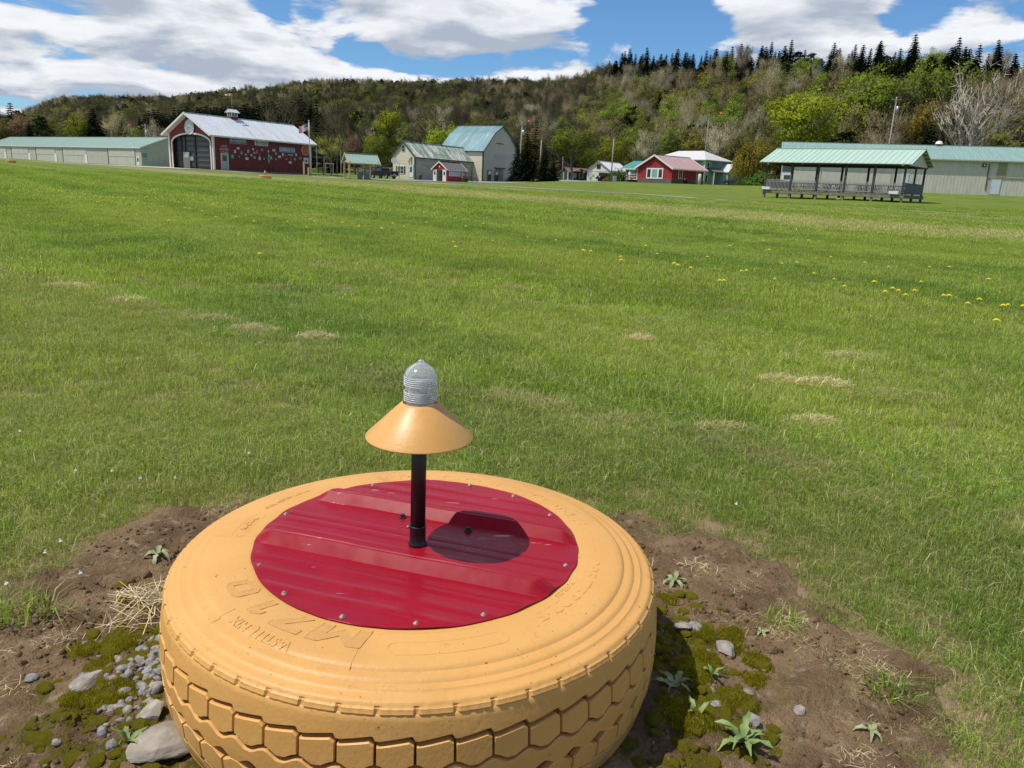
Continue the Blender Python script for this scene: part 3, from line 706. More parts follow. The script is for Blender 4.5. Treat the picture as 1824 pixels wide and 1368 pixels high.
scatter('grass_clippings', np.stack([cx, cy, ground(cx, cy) + .018], 1), rng.uniform(.35, .8, NCL), np.stack([0 * cx, 0 * cx, rng.uniform(0, 6, NCL)], 1), rng.integers(0, 2, NCL), sp2)
clumps = [(1.14, 5.88, .32, 'long low heap of tan dry clippings beyond the lamp to the right'), (2.17, 4.81, .24, 'tan clump of dry grass nearest the right edge of the lawn'), (1.67, 4.05, .20, 'tall tan clump of dry grass left of the long dry streak'),
          (1.99, 3.84, .34, 'long streak of tan dry grass in the right lawn'), (1.45, 4.08, .15, 'small dry clump left of the tall tan clump'), (-3.71, 6.32, .24, 'dry clump at the far left start of the mown edge'), (-2.04, 5.13, .22, 'pale dry clump in the bend of the mown edge'),
          (-1.68, 4.87, .20, 'grey green clump next to the pale dry clump'), (-1.22, 4.69, .16, 'small dry clump on the mown edge left of the lamp'), (.91, 3.12, .17, 'grey green clump of cut grass on the mown edge at right'),
          (.85, 5.1, .13, 'loose dry tuft left below the long low heap'), (1.35, 3.3, .14, 'small tan tuft right of the grey green clump'), (-.05, 7.4, .16, 'small far tan tuft straight behind the lamp'), (-2.9, 5.75, .2, 'second dry clump from the left on the mown edge')]
for i, (x, y, r, lab) in enumerate(clumps):
    o = straw_patch('dry_grass_clump', int(520), r, .055, M['straw_pale'] if i % 3 else M['straw'], (.04, .11), .0014); link(o)
    o.location = (x, y, gz(x, y) + .02); o.scale = (.9, .42, .8); tag(o, lab, 'dry grass', 'dry grass clumps on the lawn')
# tuft of dead roots left of the tyre
o = straw_patch('dead_grass_tuft', 130, .10, .05, M['straw_pale'], (.05, .13), .0009); link(o); o.location = (-.80, 1.56, .02); tag(o, 'spidery tuft of dead pale grass on the soil left of the tyre', 'dry grass')

def weed(name, x, y, h, nl, m, lab, cat='weed', spread=.7):
    r_ = thing(name, lab, cat, (x, y, float(soil_h(x, y))), random.uniform(0, 6)); h *= .58
    for k in range(nl):
        a = 2 * PI * k / nl + random.uniform(-.3, .3); L = h * random.uniform(.75, 1.15); el = random.uniform(.35, 1.15) if k % 2 else random.uniform(.8, 1.4); mb = MB(); seg = 7
        for i in range(seg + 1):
            t = i / seg; rad = L * t; e2 = el - spread * t * t; px_, pz = rad * math.cos(e2), rad * math.sin(e2)
            wd = L * .10 * math.sin(PI * min(1, .12 + t * .88)) ** .8 * (1 + (.35 if i % 2 else -.25)) + .0008
            for s_ in (-1, 0, 1): mb.v.append((px_ * math.cos(a) - s_ * wd * math.sin(a), px_ * math.sin(a) + s_ * wd * math.cos(a), pz + abs(s_) * wd * .35 + (random.gauss(0, .002))))
        for i in range(seg):
            for s_ in (0, 1): b_ = i * 3 + s_; mb.f.append((b_, b_ + 1, b_ + 4, b_ + 3))
        mb.build('leaf', m, r_, smooth=True)
    return r_
weed('thistle', .446, 1.195, .105, 9, M['weed'], 'big pale green thistle with toothed leaves at the bottom right of the tyre', 'thistle')
weed('thistle', .705, 1.25, .055, 5, M['weed_grey'], 'small two leaf weed alone on the bare soil at lower right', 'thistle', 1.0)
weed('thistle', .44, 1.39, .065, 4, M['weed'], 'slim upright weed in the moss right of the tyre', 'thistle', .3)
weed('thistle', .35, 1.33, .08, 6, M['weed_grey'], 'grey green weed in the tyre shadow on the right', 'thistle', .6)
weed('thistle', -.90, 1.815, .085, 6, M['weed_grey'], 'flat grey weed with bright shoot upper left of the tyre', 'weed', 1.3)
weed('thistle', .44, 1.79, .07, 6, M['weed_grey'], 'flat grey weed on the soil upper right of the tyre', 'weed', 1.4)
weed('thistle', -.63, 1.115, .06, 5, M['weed'], 'green shoot at the bottom edge left of the tyre', 'weed', .5)
weed('thistle', .60, 1.58, .05, 5, M['weed_grey'], 'dry grey weed on the soil beyond the moss at right', 'weed', 1.4)
weed('thistle', .37, 1.24, .07, 4, M['weed'], 'narrow green shoot in the shaded moss beside the tread', 'weed', .4)
tf = [(-1.07, 1.52, .9, 'coarse silvery grass tuft at the left edge of the soil'), (.66, 1.62, .6, 'fine green grass tuft out on the soil right of the tyre'), (.80, 1.38, .65, 'green grass tuft at the right rim of the bare soil')]
for x, y, s_, lab in tf:
    o = link(blades('grass_tuft', 120, .075, .05, .11, .0045, .1, .9, None, True)); o.location = (x, y, .0); o.scale = (s_,) * 3; tag(o, lab, 'grass tuft')

# dandelions and small white flowers
def flower_mesh(name, colm, r, nst):
    mb = MB(); mb.tube([(0, 0, 0), (.004, 0, .05), (.002, .002, .078)], .0012, 4)
    me1 = mb.mesh(name, flat('stem_green', (.12, .2, .04)))
    me1.materials.append(colm); bm = bmesh.new(); bm.from_mesh(me1)
    for ring, rr, zz_ in ((nst, r, .082), (nst - 4, r * .66, .088), (nst - 8, r * .34, .092)):
        for k in range(max(ring, 4)):
            a = 2 * PI * k / max(ring, 4) + ring; w_ = rr * .28
            vs = [bm.verts.new((.002, .002, zz_ - .006)), bm.verts.new((.002 + rr * .7 * math.cos(a) - w_ * math.sin(a), .002 + rr * .7 * math.sin(a) + w_ * math.cos(a), zz_)), bm.verts.new((.002 + rr * math.cos(a), .002 + rr * math.sin(a), zz_ - .003)), bm.verts.new((.002 + rr * .7 * math.cos(a) + w_ * math.sin(a), .002 + rr * .7 * math.sin(a) - w_ * math.cos(a), zz_))]
            f = bm.faces.new(vs); f.material_index = 1
    bm.to_mesh(me1); bm.free(); return me1
dm = flower_mesh('dandelion', flat('dandelion_yellow', (.82, .68, .015), .6), .020, 16)
spots = [(1577, 523), (1590, 517), (1600, 521), (1629, 521), (1612, 529), (1680, 530), (1690, 530), (1745, 537), (1722, 544), (1785, 548), (1795, 547), (1775, 575), (1504, 513), (1486, 500), (1320, 486), (1330, 485), (1282, 503), (1290, 503), (1201, 472), (1208, 475), (1393, 472),
         (1040, 449), (1052, 450), (1105, 460), (1106, 466), (1038, 448), (1360, 431), (1370, 447), (1078, 416), (1055, 415), (1102, 418), (877, 431), (807, 433), (812, 442), (463, 455), (546, 407), (560, 396), (512, 397), (553, 392), (680, 409), (700, 400), (720, 405), (300, 395), (384, 388), (378, 366),
         (110, 343), (105, 341), (96, 340), (150, 348), (170, 350), (220, 354), (222, 355), (175, 361), (200, 361), (290, 370), (330, 372), (338, 373), (280, 380), (340, 345), (395, 347), (397, 341), (477, 367), (830, 405), (628, 372), (1245, 405), (1440, 430), (1583, 478), (1556, 505), (1655, 478), (1820, 549),
         (246, 360), (120, 352), (65, 340), (42, 338), (18, 342), (205, 348), (262, 352), (318, 362), (360, 378), (420, 388), (452, 396), (610, 398), (640, 405), (760, 398), (860, 400), (940, 425), (990, 430), (1150, 440), (1170, 455), (1260, 460), (1300, 440), (1420, 470), (1480, 460), (1540, 470), (1690, 478), (1760, 500), (1640, 505), (1450, 490), (1380, 500), (1230, 480)]
for i, (px_, py_) in enumerate(spots):
    d_ = px_ray(px_, py_); yy = 10.0
    for _ in range(30): yy = (gz(d_.x * yy, yy) + .08 - EYE) / d_.z if d_.z < 0 else 60
    if yy < 2 or yy > 90: continue
    o = link(bpy.data.objects.new('dandelion', dm)); o.location = (d_.x * yy, yy, gz(d_.x * yy, yy)); o.rotation_euler = (0, 0, random.uniform(0, 6)); s_ = random.uniform(.85, 1.3) * (1 + yy / 22); o.scale = (s_, s_, min(s_, 1.25))
    tag(o, 'open yellow dandelion flower standing in the mown lawn', 'dandelion', 'dandelions in the lawn')
wm = flower_mesh('white_flower', flat('petal_white', (.75, .76, .70), .6), .011, 9)
for k_, (px_, py_) in enumerate([(40, 757), (133, 825), (192, 828), (243, 843), (312, 843), (150, 1008), (20, 1022), (443, 795), (1306, 886), (878, 842), (75, 975), (112, 953)]):
    d_ = px_ray(px_, py_); yy = (.05 - EYE) / d_.z; o = link(bpy.data.objects.new('white_flower', wm)); o.location = (d_.x * yy, yy, -.03); o.scale = (.5, .5, .75); o.rotation_euler = (.2, -.1, k_); tag(o, 'tiny white flower low in the lawn near the tyre', 'flower', 'tiny white flowers in the lawn')


# ------------------------------------------------------------------ the tyre with its lamp
NB = 52                               # tread blocks round the tyre
RT_ = 0.4845; ZM = 0.140; PITCH_ = 2 * PI / NB
def crown(z):
    """tyre radius at height z: the tread is slightly domed"""
    return RT_ - .0115 * ((z - .146) / .1) ** 2
def pl(t, pts):
    return float(np.interp(t % 1.0, [p[0] for p in pts], [p[1] for p in pts]))
W1 = [(0, -.0035), (.10, -.0042), (.45, -.0008), (.88, .0035), (.94, .0030), (1, -.0035)]      # gently rising saw between rib and blocks
W2 = [(0, .0060), (.12, .0040), (.36, -.0055), (.60, -.0055), (.88, .0040), (1, .0060)]         # zigzag between blocks and centre rib

def ring(name, zlo, zhi, parent, rin, rout, m, n_per=12, cham=.0025):
    """a rubber rib running round the tyre; zlo / zhi give its edges by phase"""
    mb = MB(); n = NB * n_per
    for i in range(n):
        a = 2 * PI * i / n; t = (i % n_per) / n_per; l_, h_ = zlo(t), zhi(t)
        m1, m2 = l_ + (h_ - l_) * .35, l_ + (h_ - l_) * .7
        for r, z in ((rin, l_), (crown(l_) - cham, l_), (crown(l_ + cham), l_ + cham), (crown(m1), m1), (crown(m2), m2), (crown(h_ - cham), h_ - cham), (crown(h_) - cham, h_), (rin, h_)): mb.v.append((r * math.cos(a), r * math.sin(a), z))
    for i in range(n):
        for j in range(7): a, b = i * 8 + j, ((i + 1) % n) * 8 + j; mb.f.append((a, b, b + 1, a + 1))
    o = mb.build(name, m, parent); auto_smooth(o, 40); return o

def block_mesh():
    mb = MB(); g = .066; K = 9; t = np.linspace(g / 2, 1 - g / 2, K)
    pts = [(q, ZM + .0620 + pl(q + .02, W1)) for q in t] + [(q, ZM + .0240 + pl(q, W2)) for q in t[::-1]]
    ct, cz = .5, ZM + .043; lay = []
    for r, sh in ((RT_ - .016, 1.0), (RT_ - .0022, 1.0), (RT_ + .0002, .955)):
        k = len(mb.v); lay.append(k)
        for q, z in pts:
            q2, z2 = ct + (q - ct) * (1 - (1 - sh) * .6), cz + (z - cz) * (1 - (1 - sh) * 1.6)
            a = (q2 - .5) * PITCH_; r2 = r - RT_ + crown(z2); mb.v.append((r2 * math.cos(a), r2 * math.sin(a), z2))
    n = len(pts)
    for a, b in ((lay[0], lay[1]), (lay[1], lay[2])):
        for i in range(n): mb.f.append((a + i, a + (i + 1) % n, b + (i + 1) % n, b + i))
    q = lay[2]
    for i in range(K - 1): mb.f.append((q + i, q + i + 1, q + 2 * K - 2 - i, q + 2 * K - 1 - i))
    return mb

def sidewall_z(r):
    """height of the upper sidewall"""
    P_ = [(.30, .283), (.325, .2855), (.36, .2855), (.395, .2825), (.408, .2805), (.4125, .2755), (.422, .2745), (.4275, .2735), (.4325, .2690), (.444, .2675), (.4485, .2640), (.4560, .2625), (.4610, .2605), (.4665, .2572)]
    return float(np.interp(r, [p[0] for p in P_], [p[1] for p in P_]))

def wrap(me, r_c, th_c, lift):
    """bend flat lettering round the sidewall: letter tops outward, reading clockwise seen from above"""
    for v in me.vertices:
        r = r_c + v.co.y; th = th_c - v.co.x / r_c
        v.co = (r * math.cos(th), r * math.sin(th), sidewall_z(r) + lift + v.co.z)

def build_marker():
    root = thing('runway_marker', 'big yellow painted tyre with red steel lid carrying a lamp under a cone shade', 'tyre marker', (TC[0], TC[1], 0), 0, 'painted tyre runway markers')
    # carcass: sidewall with grooves and the notched shoulder
    mb = MB(); n_per = 16; n = NB * n_per
    prof = [(.29, .20), (.295, .270), (.300, .283), (.325, .2855), (.345, .2860), (.37, .2848), (.395, .2825), (.405, .2812), (.4095, .2790), (.4125, .2755), (.418, .2745), (.4245, .2742), (.4290, .2725), (.4325, .2690), (.438, .2680), (.4445, .2674), (.4470, .2650), (.4500, .2638), (.4570, .2625),
            (.4620, .2618), (.4650, .2600), (.4668, .2570), (.4690, .2550), (.4715, .2538), (.4720, .2518), (.4742, .2478), (.4660, .2050)]
    lip0 = 21
    bot = [(.4620, .10), (.4640, .088), (.4710, .048), (.470, .036), (.44, .018), (.38, .008), (.30, .010), (.29, .09)]
    pr = prof + bot; m_ = len(pr)
    for i in range(n):
        a = 2 * PI * i / n; t = (i % n_per) / n_per
        deep = 1.0 if t < .11 else 0.0; sh_ = .16 if abs(t - .40) < .04 or abs(t - .68) < .04 else 0.0; k = max(deep, sh_)
        for j, (r, z) in enumerate(pr):
            if j in (22, 23, 24, 25): r, z = r - .0034 * k, z - .0008 * k
            if j in (24, 25) and deep: z -= .0012
            mb.v.append((r * math.cos(a), r * math.sin(a), z))
    for i in range(n):
        for j in range(m_):
            a, b = i * m_ + j, ((i + 1) % n) * m_ + j; j2 = (j + 1) % m_ - j
            mb.f.append((a, b, b + j2, a + j2))
    tyre = mb.build('tyre', M['paint'], root); auto_smooth(tyre, 30)
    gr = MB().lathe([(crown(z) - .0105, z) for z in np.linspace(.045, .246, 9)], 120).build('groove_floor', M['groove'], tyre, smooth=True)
    z1 = ZM + .0690
    ring('shoulder_rib', lambda t: z1 + pl(t, W1), lambda t: .2462, tyre, RT_ - .024, RT_, M['paint'], 16)
    ring('centre_rib', lambda t: ZM - .0170 + pl(t + .5, W2), lambda t: ZM + .0170 + pl(t, W2), tyre, RT_ - .016, RT_, M['paint'], 12)
    ring('shoulder_rib', lambda t: .046, lambda t: ZM - .0690 - pl(t + .5, W1), tyre, RT_ - .024, RT_, M['paint'], 12)
    bm_ = block_mesh(); me = bm_.mesh('tread_block', M['paint'])
    bl_lo = MB(); bl_lo.v = [(x, y, 2 * ZM - z) for x, y, z in bm_.v]; bl_lo.f = bm_.f; me2 = bl_lo.mesh('tread_block', M['paint'])
    for k in range(NB):
        for mesh_, off in ((me, .5), (me2, 0.0)):
            o = link(bpy.data.objects.new('tread_block', mesh_), tyre); o.rotation_euler = (0, 0, (k + off) * PITCH_)
    # lettering on the sidewall
    def letters(txt, size, r_c, th, name='lettering', sp=1.0, dep=.0011, sx=1.0, bold=0.0):
        me = text_mesh(txt, size, dep, bold)
        for v in me.vertices: v.co.x *= sx
        bm = bmesh.new(); bm.from_mesh(me); bmesh.ops.remove_doubles(bm, verts=bm.verts, dist=1e-5); bmesh.ops.triangulate(bm, faces=bm.faces); bmesh.ops.subdivide_edges(bm, edges=[e for e in bm.edges if e.calc_length() > .008], cuts=5 if size > .06 else 2, use_grid_fill=True); bmesh.ops.triangulate(bm, faces=bm.faces); bm.to_mesh(me); bm.free()
        wrap(me, r_c, th, .0002); me.materials.clear(); me.materials.append(M['stipple'] if bold > .0008 else M['paint'])
        link(bpy.data.objects.new(name, me), tyre)
    GLY = {'M': [[(0, 0), (.24, 0), (.24, .58), (.50, .12), (.76, .58), (.76, 0), (1, 0), (1, 1), (.76, 1), (.50, .52), (.24, 1), (0, 1)]],
           '7': [[(.12, 0), (.42, 0), (1, .80), (1, 1), (0, 1), (0, .76), (.66, .76)]], '1': [[(.38, 0), (.70, 0), (.70, 1), (.42, 1), (.12, .82), (.12, .62), (.38, .72)]],
           '0': [[(.2, 0), (.5, 0), (.5, .22), (.30, .22), (.25, .28), (.25, .72), (.30, .78), (.5, .78), (.5, 1), (.2, 1), (0, .84), (0, .16)], [(.5, 0), (.8, 0), (1, .16), (1, .84), (.8, 1), (.5, 1), (.5, .78), (.70, .78), (.75, .72), (.75, .28), (.70, .22), (.5, .22)]]}
    def glyph(ch, wd, ht, r_c, th):
        """one big raised block letter with a fine border, bent round the sidewall"""
        bm = bmesh.new()
        for poly in GLY[ch]:
            fc = bm.faces.new([bm.verts.new(((p[0] - .5) * wd + (p[1] - .5) * ht * .18, (p[1] - .5) * ht, 0)) for p in poly]); fc.normal_update()
        bmesh.ops.triangulate(bm, faces=bm.faces)
        for _ in range(3): bmesh.ops.subdivide_edges(bm, edges=[e for e in bm.edges if e.calc_length() > .006], cuts=1); bmesh.ops.triangulate(bm, faces=bm.faces)
        bmesh.ops.recalc_face_normals(bm, faces=bm.faces)
        rg = bmesh.ops.extrude_face_region(bm, geom=bm.faces[:]); top = [v for v in rg['geom'] if isinstance(v, bmesh.types.BMVert)]
        for v in top: v.co.z += .0012
        bmesh.ops.recalc_face_normals(bm, faces=bm.faces); me = bpy.data.meshes.new('lettering'); bm.to_mesh(me); bm.free()
        wrap(me, r_c, th, -.0003); me.materials.append(M['stipple']); o = link(bpy.data.objects.new('lettering', me), tyre)
        for poly in GLY[ch]:
            pts = [((p[0] - .5) * wd + (p[1] - .5) * ht * .18, (p[1] - .5) * ht) for p in poly]; pp = []
            for (a, b), (c, d) in zip(pts, pts[1:] + pts[:1]):
                if ch == '0' and abs(a) - abs((b) * .18) < 1e-4 and abs(c - d * .18) < 1e-4: continue
                seg = [(a + (c - a) * i / 5, b + (d - b) * i / 5) for i in range(6)]
                MB().tube([((r_c + y) * math.cos(th - x / r_c), (r_c + y) * math.sin(th - x / r_c), sidewall_z(r_c + y) + .0008) for x, y in seg], .0007, 5).build('letter_edge', M['paint'], tyre, smooth=True)
    for ch, dg, wd, ht in (('M', -103.5, .090, .046), ('7', -118, .058, .046), ('1', -130.5, .046, .046), ('0', -143.5, .054, .046)): glyph(ch, wd, ht, .350, math.radians(dg))
    letters('V-STEEL MIX', .026, .399, math.radians(-122), sx=.95, bold=.0004)
    letters('295/75R22.5', .038, .350, math.radians(-28), sx=1.32, dep=.0007, bold=.0003)
    letters('TUBELESS', .014, .330, math.radians(-30), sx=1.1)
    for k, ch in enumerate('BRIDGESTONE'): letters(ch, .044, .353, math.radians(112 - 9.0 * k), sx=1.6, dep=.0006, bold=.0006)
    letters('STEEL BELTED RADIAL', .013, .372, math.radians(150))
    letters('RADIAL', .018, .362, math.radians(172))
    def outline(r1, r2, a1, a2, w_, name='raised_outline'):
        """thin raised stadium outline on the sidewall"""
        c = []; rm, h = (r1 + r2) / 2, (r2 - r1) / 2; N = 26
        for i in range(N + 1): c.append((math.radians(a1 + (a2 - a1) * i / N), r2))
        for i in range(1, 9): q = PI / 2 - PI * i / 9; c.append((math.radians(a2) + h * math.cos(q) / rm, rm + h * math.sin(q)))
        for i in range(N + 1): c.append((math.radians(a2 + (a1 - a2) * i / N), r1))
        for i in range(1, 9): q = -PI / 2 - PI * i / 9; c.append((math.radians(a1) + h * math.cos(q) / rm, rm + h * math.sin(q)))
        mbo = MB(); mbo.tube([(r * math.cos(a), r * math.sin(a), sidewall_z(r)) for a, r in c + c[:1]], w_, 5, False); mbo.build(name, M['paint'], tyre, smooth=True)
    outline(.352, .382, -88, -62, .0008); outline(.327, .342, -92, -66, .0006); outline(.350, .376, 166, 180, .0007)
    for a1, ra, rb in ((-97, .33, .415), (-60, .37, .42), (-135, .385, .43)):
        q = math.radians(a1); MB().tube([(r * math.cos(q), r * math.sin(q), sidewall_z(r) + .0001) for r in np.linspace(ra, rb, 12)], .0007, 5).build('mould_line', M['paint'], tyre, smooth=True)
    # red ribbed steel lid
    RP = .3215; ang = math.radians(-16.6); ux, uy = math.cos(ang), math.sin(ang)
    def prof_z(t):
        z = 0
        for tb in (-.129, .097):
            z = max(z, float(np.interp(t, [tb, tb + .0185, tb + .024, tb + .026, tb + .030, tb + .032, tb + .038, tb + .056], [0, .0195, .0195, .0207, .0207, .0195, .0195, 0])))
        for tb in (-.218, -.173, -.054, -.009, .018 + .0, .172, .215, .262, -.263):
            z = max(z, float(np.interp(t, [tb - .012, tb - .006, tb + .006, tb + .012], [0, .0015, .0015, 0])))
        return z
    ts = sorted(set([-RP + .0004, RP - .0004] + list(np.linspace(-RP + .002, RP - .002, 70)) + [tb + d for tb in (-.129, .097) for d in (0, .0185, .024, .026, .030, .032, .038, .056)] + [tb + d for tb in (-.218, -.173, -.054, -.009, .018, .172, .215, .262, -.263) for d in (-.012, -.006, .006, .012)]))
    ts = [t for t in ts if abs(t) < RP]; mb = MB(); NS = 61
    for t in ts:
        half = math.sqrt(RP * RP - t * t) + .0012 * math.sin(t * 90)
        for i in range(NS):
            s_ = half * math.sin(PI / 2 * (2 * i / (NS - 1) - 1)); e = half - abs(s_)
            z = prof_z(t) * min(1, .08 + (e / .030) ** 1.0 if e < .03 else 1) if prof_z(t) > .004 else prof_z(t) * min(1, e / .02)
            z += .0011 * math.sin(s_ * 21 + t * 13) * math.cos(t * 17 + 1) + .0007 * math.sin(s_ * 60 + 2) * math.sin(t * 50) * (1 if e < .03 else .3)
            mb.v.append((s_ * ux - t * uy, s_ * uy + t * ux + .005, .2885 + z))
    for i in range(len(ts) - 1):
        for j in range(NS - 1): a = i * NS + j; mb.f.append((a, a + 1, a + NS + 1, a + NS))
    lid = mb.build('steel_lid', M['panel'], root); auto_smooth(lid, 22)
    so_ = lid.modifiers.new('sheet', 'SOLIDIFY'); so_.thickness = .0014; so_.offset = -1
    MB().lathe([(.0, .2842), (.312, .2842), (.3180, .2850)], 96, (0, .005, 0)).build('rubber_gasket', M['bolt'], root)
    # screws round the rim
    sc = MB().lathe([(0, .0055), (.0030, .0052), (.0036, .004), (.0038, .0018), (.0068, .0014), (.0072, -.002)], 12).mesh('screw', M['screw'], True)
    sc2 = sc.copy(); sc2.materials.clear(); sc2.materials.append(M['rust_screw'])
    for k, (dg, r) in enumerate([(163, .309), (139, .309), (117.7, .309), (95, .309), (74.2, .310), (52.2, .309), (28.2, .307), (5.2, .306), (-16.2, .305), (-36.3, .304), (-62.1, .307), (-83.5, .308), (-106.6, .309), (-131.5, .308), (-153.9, .309), (-178, .309)]):
        a = math.radians(dg); x, y = r * math.cos(a), r * math.sin(a); o = link(bpy.data.objects.new('screw', sc2 if k in (13, 14) else sc), root); o.location = (x, y + .005, .2893); o.scale = (.72, .72, .72); o.rotation_euler = (random.gauss(0, .12), random.gauss(0, .12), 0)
    hb = MB().lathe([(0, .008), (.0042, .008), (.0048, .0072), (.0048, .0022), (.0085, .0018), (.0090, -.001)], 6).mesh('hex_bolt', M['bolt'])
    for x, y in ((-.222, 1.524), (-.271, 1.376), (-.078, 1.474), (-.123, 1.333)):
        o = link(bpy.data.objects.new('hex_bolt', hb), root); o.location = (x - TC[0], y - TC[1], .2895)
    # lamp
    lx, ly = 0.0, 1.4046 - TC[1]; zb = .289
    MB().lathe([(.013, zb + .002), (.0178, zb), (.0186, zb + .0022), (.0172, zb + .005), (.0160, zb + .007), (.0160, zb + .038), (.0166, zb + .039), (.0166, zb + .0415), (.0148, zb + .0415)], 28, (lx, ly, 0)).build('pole_collar', M['black'], root, smooth=True)
    MB().tube([(lx, ly, zb + .03), (lx + .001, ly, .566)], .0148, 24).build('lamp_pole', M['black'], root, smooth=True)
    MB().tube([(lx - .015, ly, zb + .036), (lx - .0215, ly - .003, zb + .0365)], .0028, 10).build('set_screw', M['screw'], root, smooth=True)
    cone = MB().lathe([(.1022, .5150), (.1030, .5165), (.1020, .5185), (.0385, .5800), (.0335, .5832), (.0325, .5835), (.0325, .5815), (.0375, .5780), (.1005, .5165), (.1012, .5150)], 96, (lx + .0015, ly, 0), True).build('lamp_shade', M['paint_shade'], root); auto_smooth(cone, 40)
    outer = [(.0300, .572), (.0300, .5862), (.0312, .5870), (.0300, .5880)]
    z = .5888
    for k in range(4): outer += [(.0280, z), (.0306, z + .0007), (.0314, z + .0019), (.0306, z + .0031)]; z += .0039
    outer += [(.0296, z + .001), (.0292, .6165)]; z = .6170
    for k in range(4): outer += [(.0279, z), (.0304, z + .0007), (.0312, z + .0019), (.0304, z + .0031)]; z += .0040
    outer += [(.0300, .6345), (.0302, .6385), (.0290, .6430), (.0245, .6490), (.0185, .6540), (.0125, .6580), (.0080, .6605), (.0060, .6625), (.0056, .6645), (.0040, .6662), (.0001, .6668)]
    inner = [(.0001, .6585), (.0100, .6545), (.0190, .6480), (.0245, .6420), (.0262, .6370), (.0260, .6100), (.0262, .572)]
    lens = MB().lathe(outer + inner, 56, (lx + .002, ly, 0), True).build('glass_globe', M['glass'], root); auto_smooth(lens, 60)
    for zr in [.5902 + .0039 * i for i in range(5)] + [.6190 + .0040 * i for i in range(5)]:
        MB().tube([(lx + .002 + .0312 * math.cos(a), ly + .0312 * math.sin(a), zr) for a in np.linspace(0, 2 * PI, 41)], .00055, 6, False).build('glass_rib', M['glass_rib'], lens, smooth=True)
    MB().lathe([(.0001, .6230), (.0100, .6215), (.0150, .6150), (.0150, .6000), (.0110, .5950), (.0150, .5900), (.0150, .5720)], 24, (lx + .002, ly, 0)).build('lamp_bulb', M['socket'], root, smooth=True)
    MB().lathe([(.0145, .560), (.031, .566), (.031, .5765), (.0001, .5765)], 24, (lx + .002, ly, 0)).build('lamp_socket', M['galv'], root, smooth=True)
    return root
marker = build_marker()
def far_marker(x, y, lab):
    root = thing('runway_marker', lab, 'tyre marker', (x, y, gz(x, y) + .01), 1.0, 'painted tyre runway markers')
    for ch in marker.children:
        if ch.name.split('.')[0] in ('tyre', 'steel_lid', 'lamp_pole', 'lamp_shade', 'glass_globe', 'lamp_bulb'):
            c = ch.copy(); C.objects.link(c); c.parent = root
    root.scale = (1.0, 1.0, 1.0)
    return root
far_marker(-19.65, 61, 'small distant yellow tyre with lamp in front of the red barn')
far_marker(-55.84, 87, 'farthest yellow tyre with lamp in front of the long cream hangar')

# ------------------------------------------------------------------ buildings: shared builders
# every building stands at its near corner: local x runs back to the right, local y back to the left; face 'x0' looks along -x, 'y0' along -y
def fbox(mb, plane, u0, u1, z0, z1, o0, o1, off=0.0):
    if plane == 'x0': mb.b2((off - o1, u0, z0), (off - o0, u1, z1))
    else: mb.b2((u0, off - o1, z0), (u1, off - o0, z1))
    return mb
def on_face(root, plane, px, py, off=0.0):
    """(u, z) on a face of a building for a photo pixel"""
    lx = Vector((math.cos(root.rotation_euler.z), math.sin(root.rotation_euler.z), 0)); ly = Vector((-lx.y, lx.x, 0))
    nrm, ax = (lx, ly) if plane == 'x0' else (ly, lx)
    d = px_ray(px, py); o = Vector((0, 0, EYE)); c = root.location
    t = ((c - o).dot(nrm) + off) / d.dot(nrm); p = o + d * t
    return (p - c).dot(ax), p.z - c.z
def spans(lo, hi, step):
    k = max(1, round((hi - lo) / step)); return [lo + (hi - lo) * (i + .5) / k for i in range(k)]
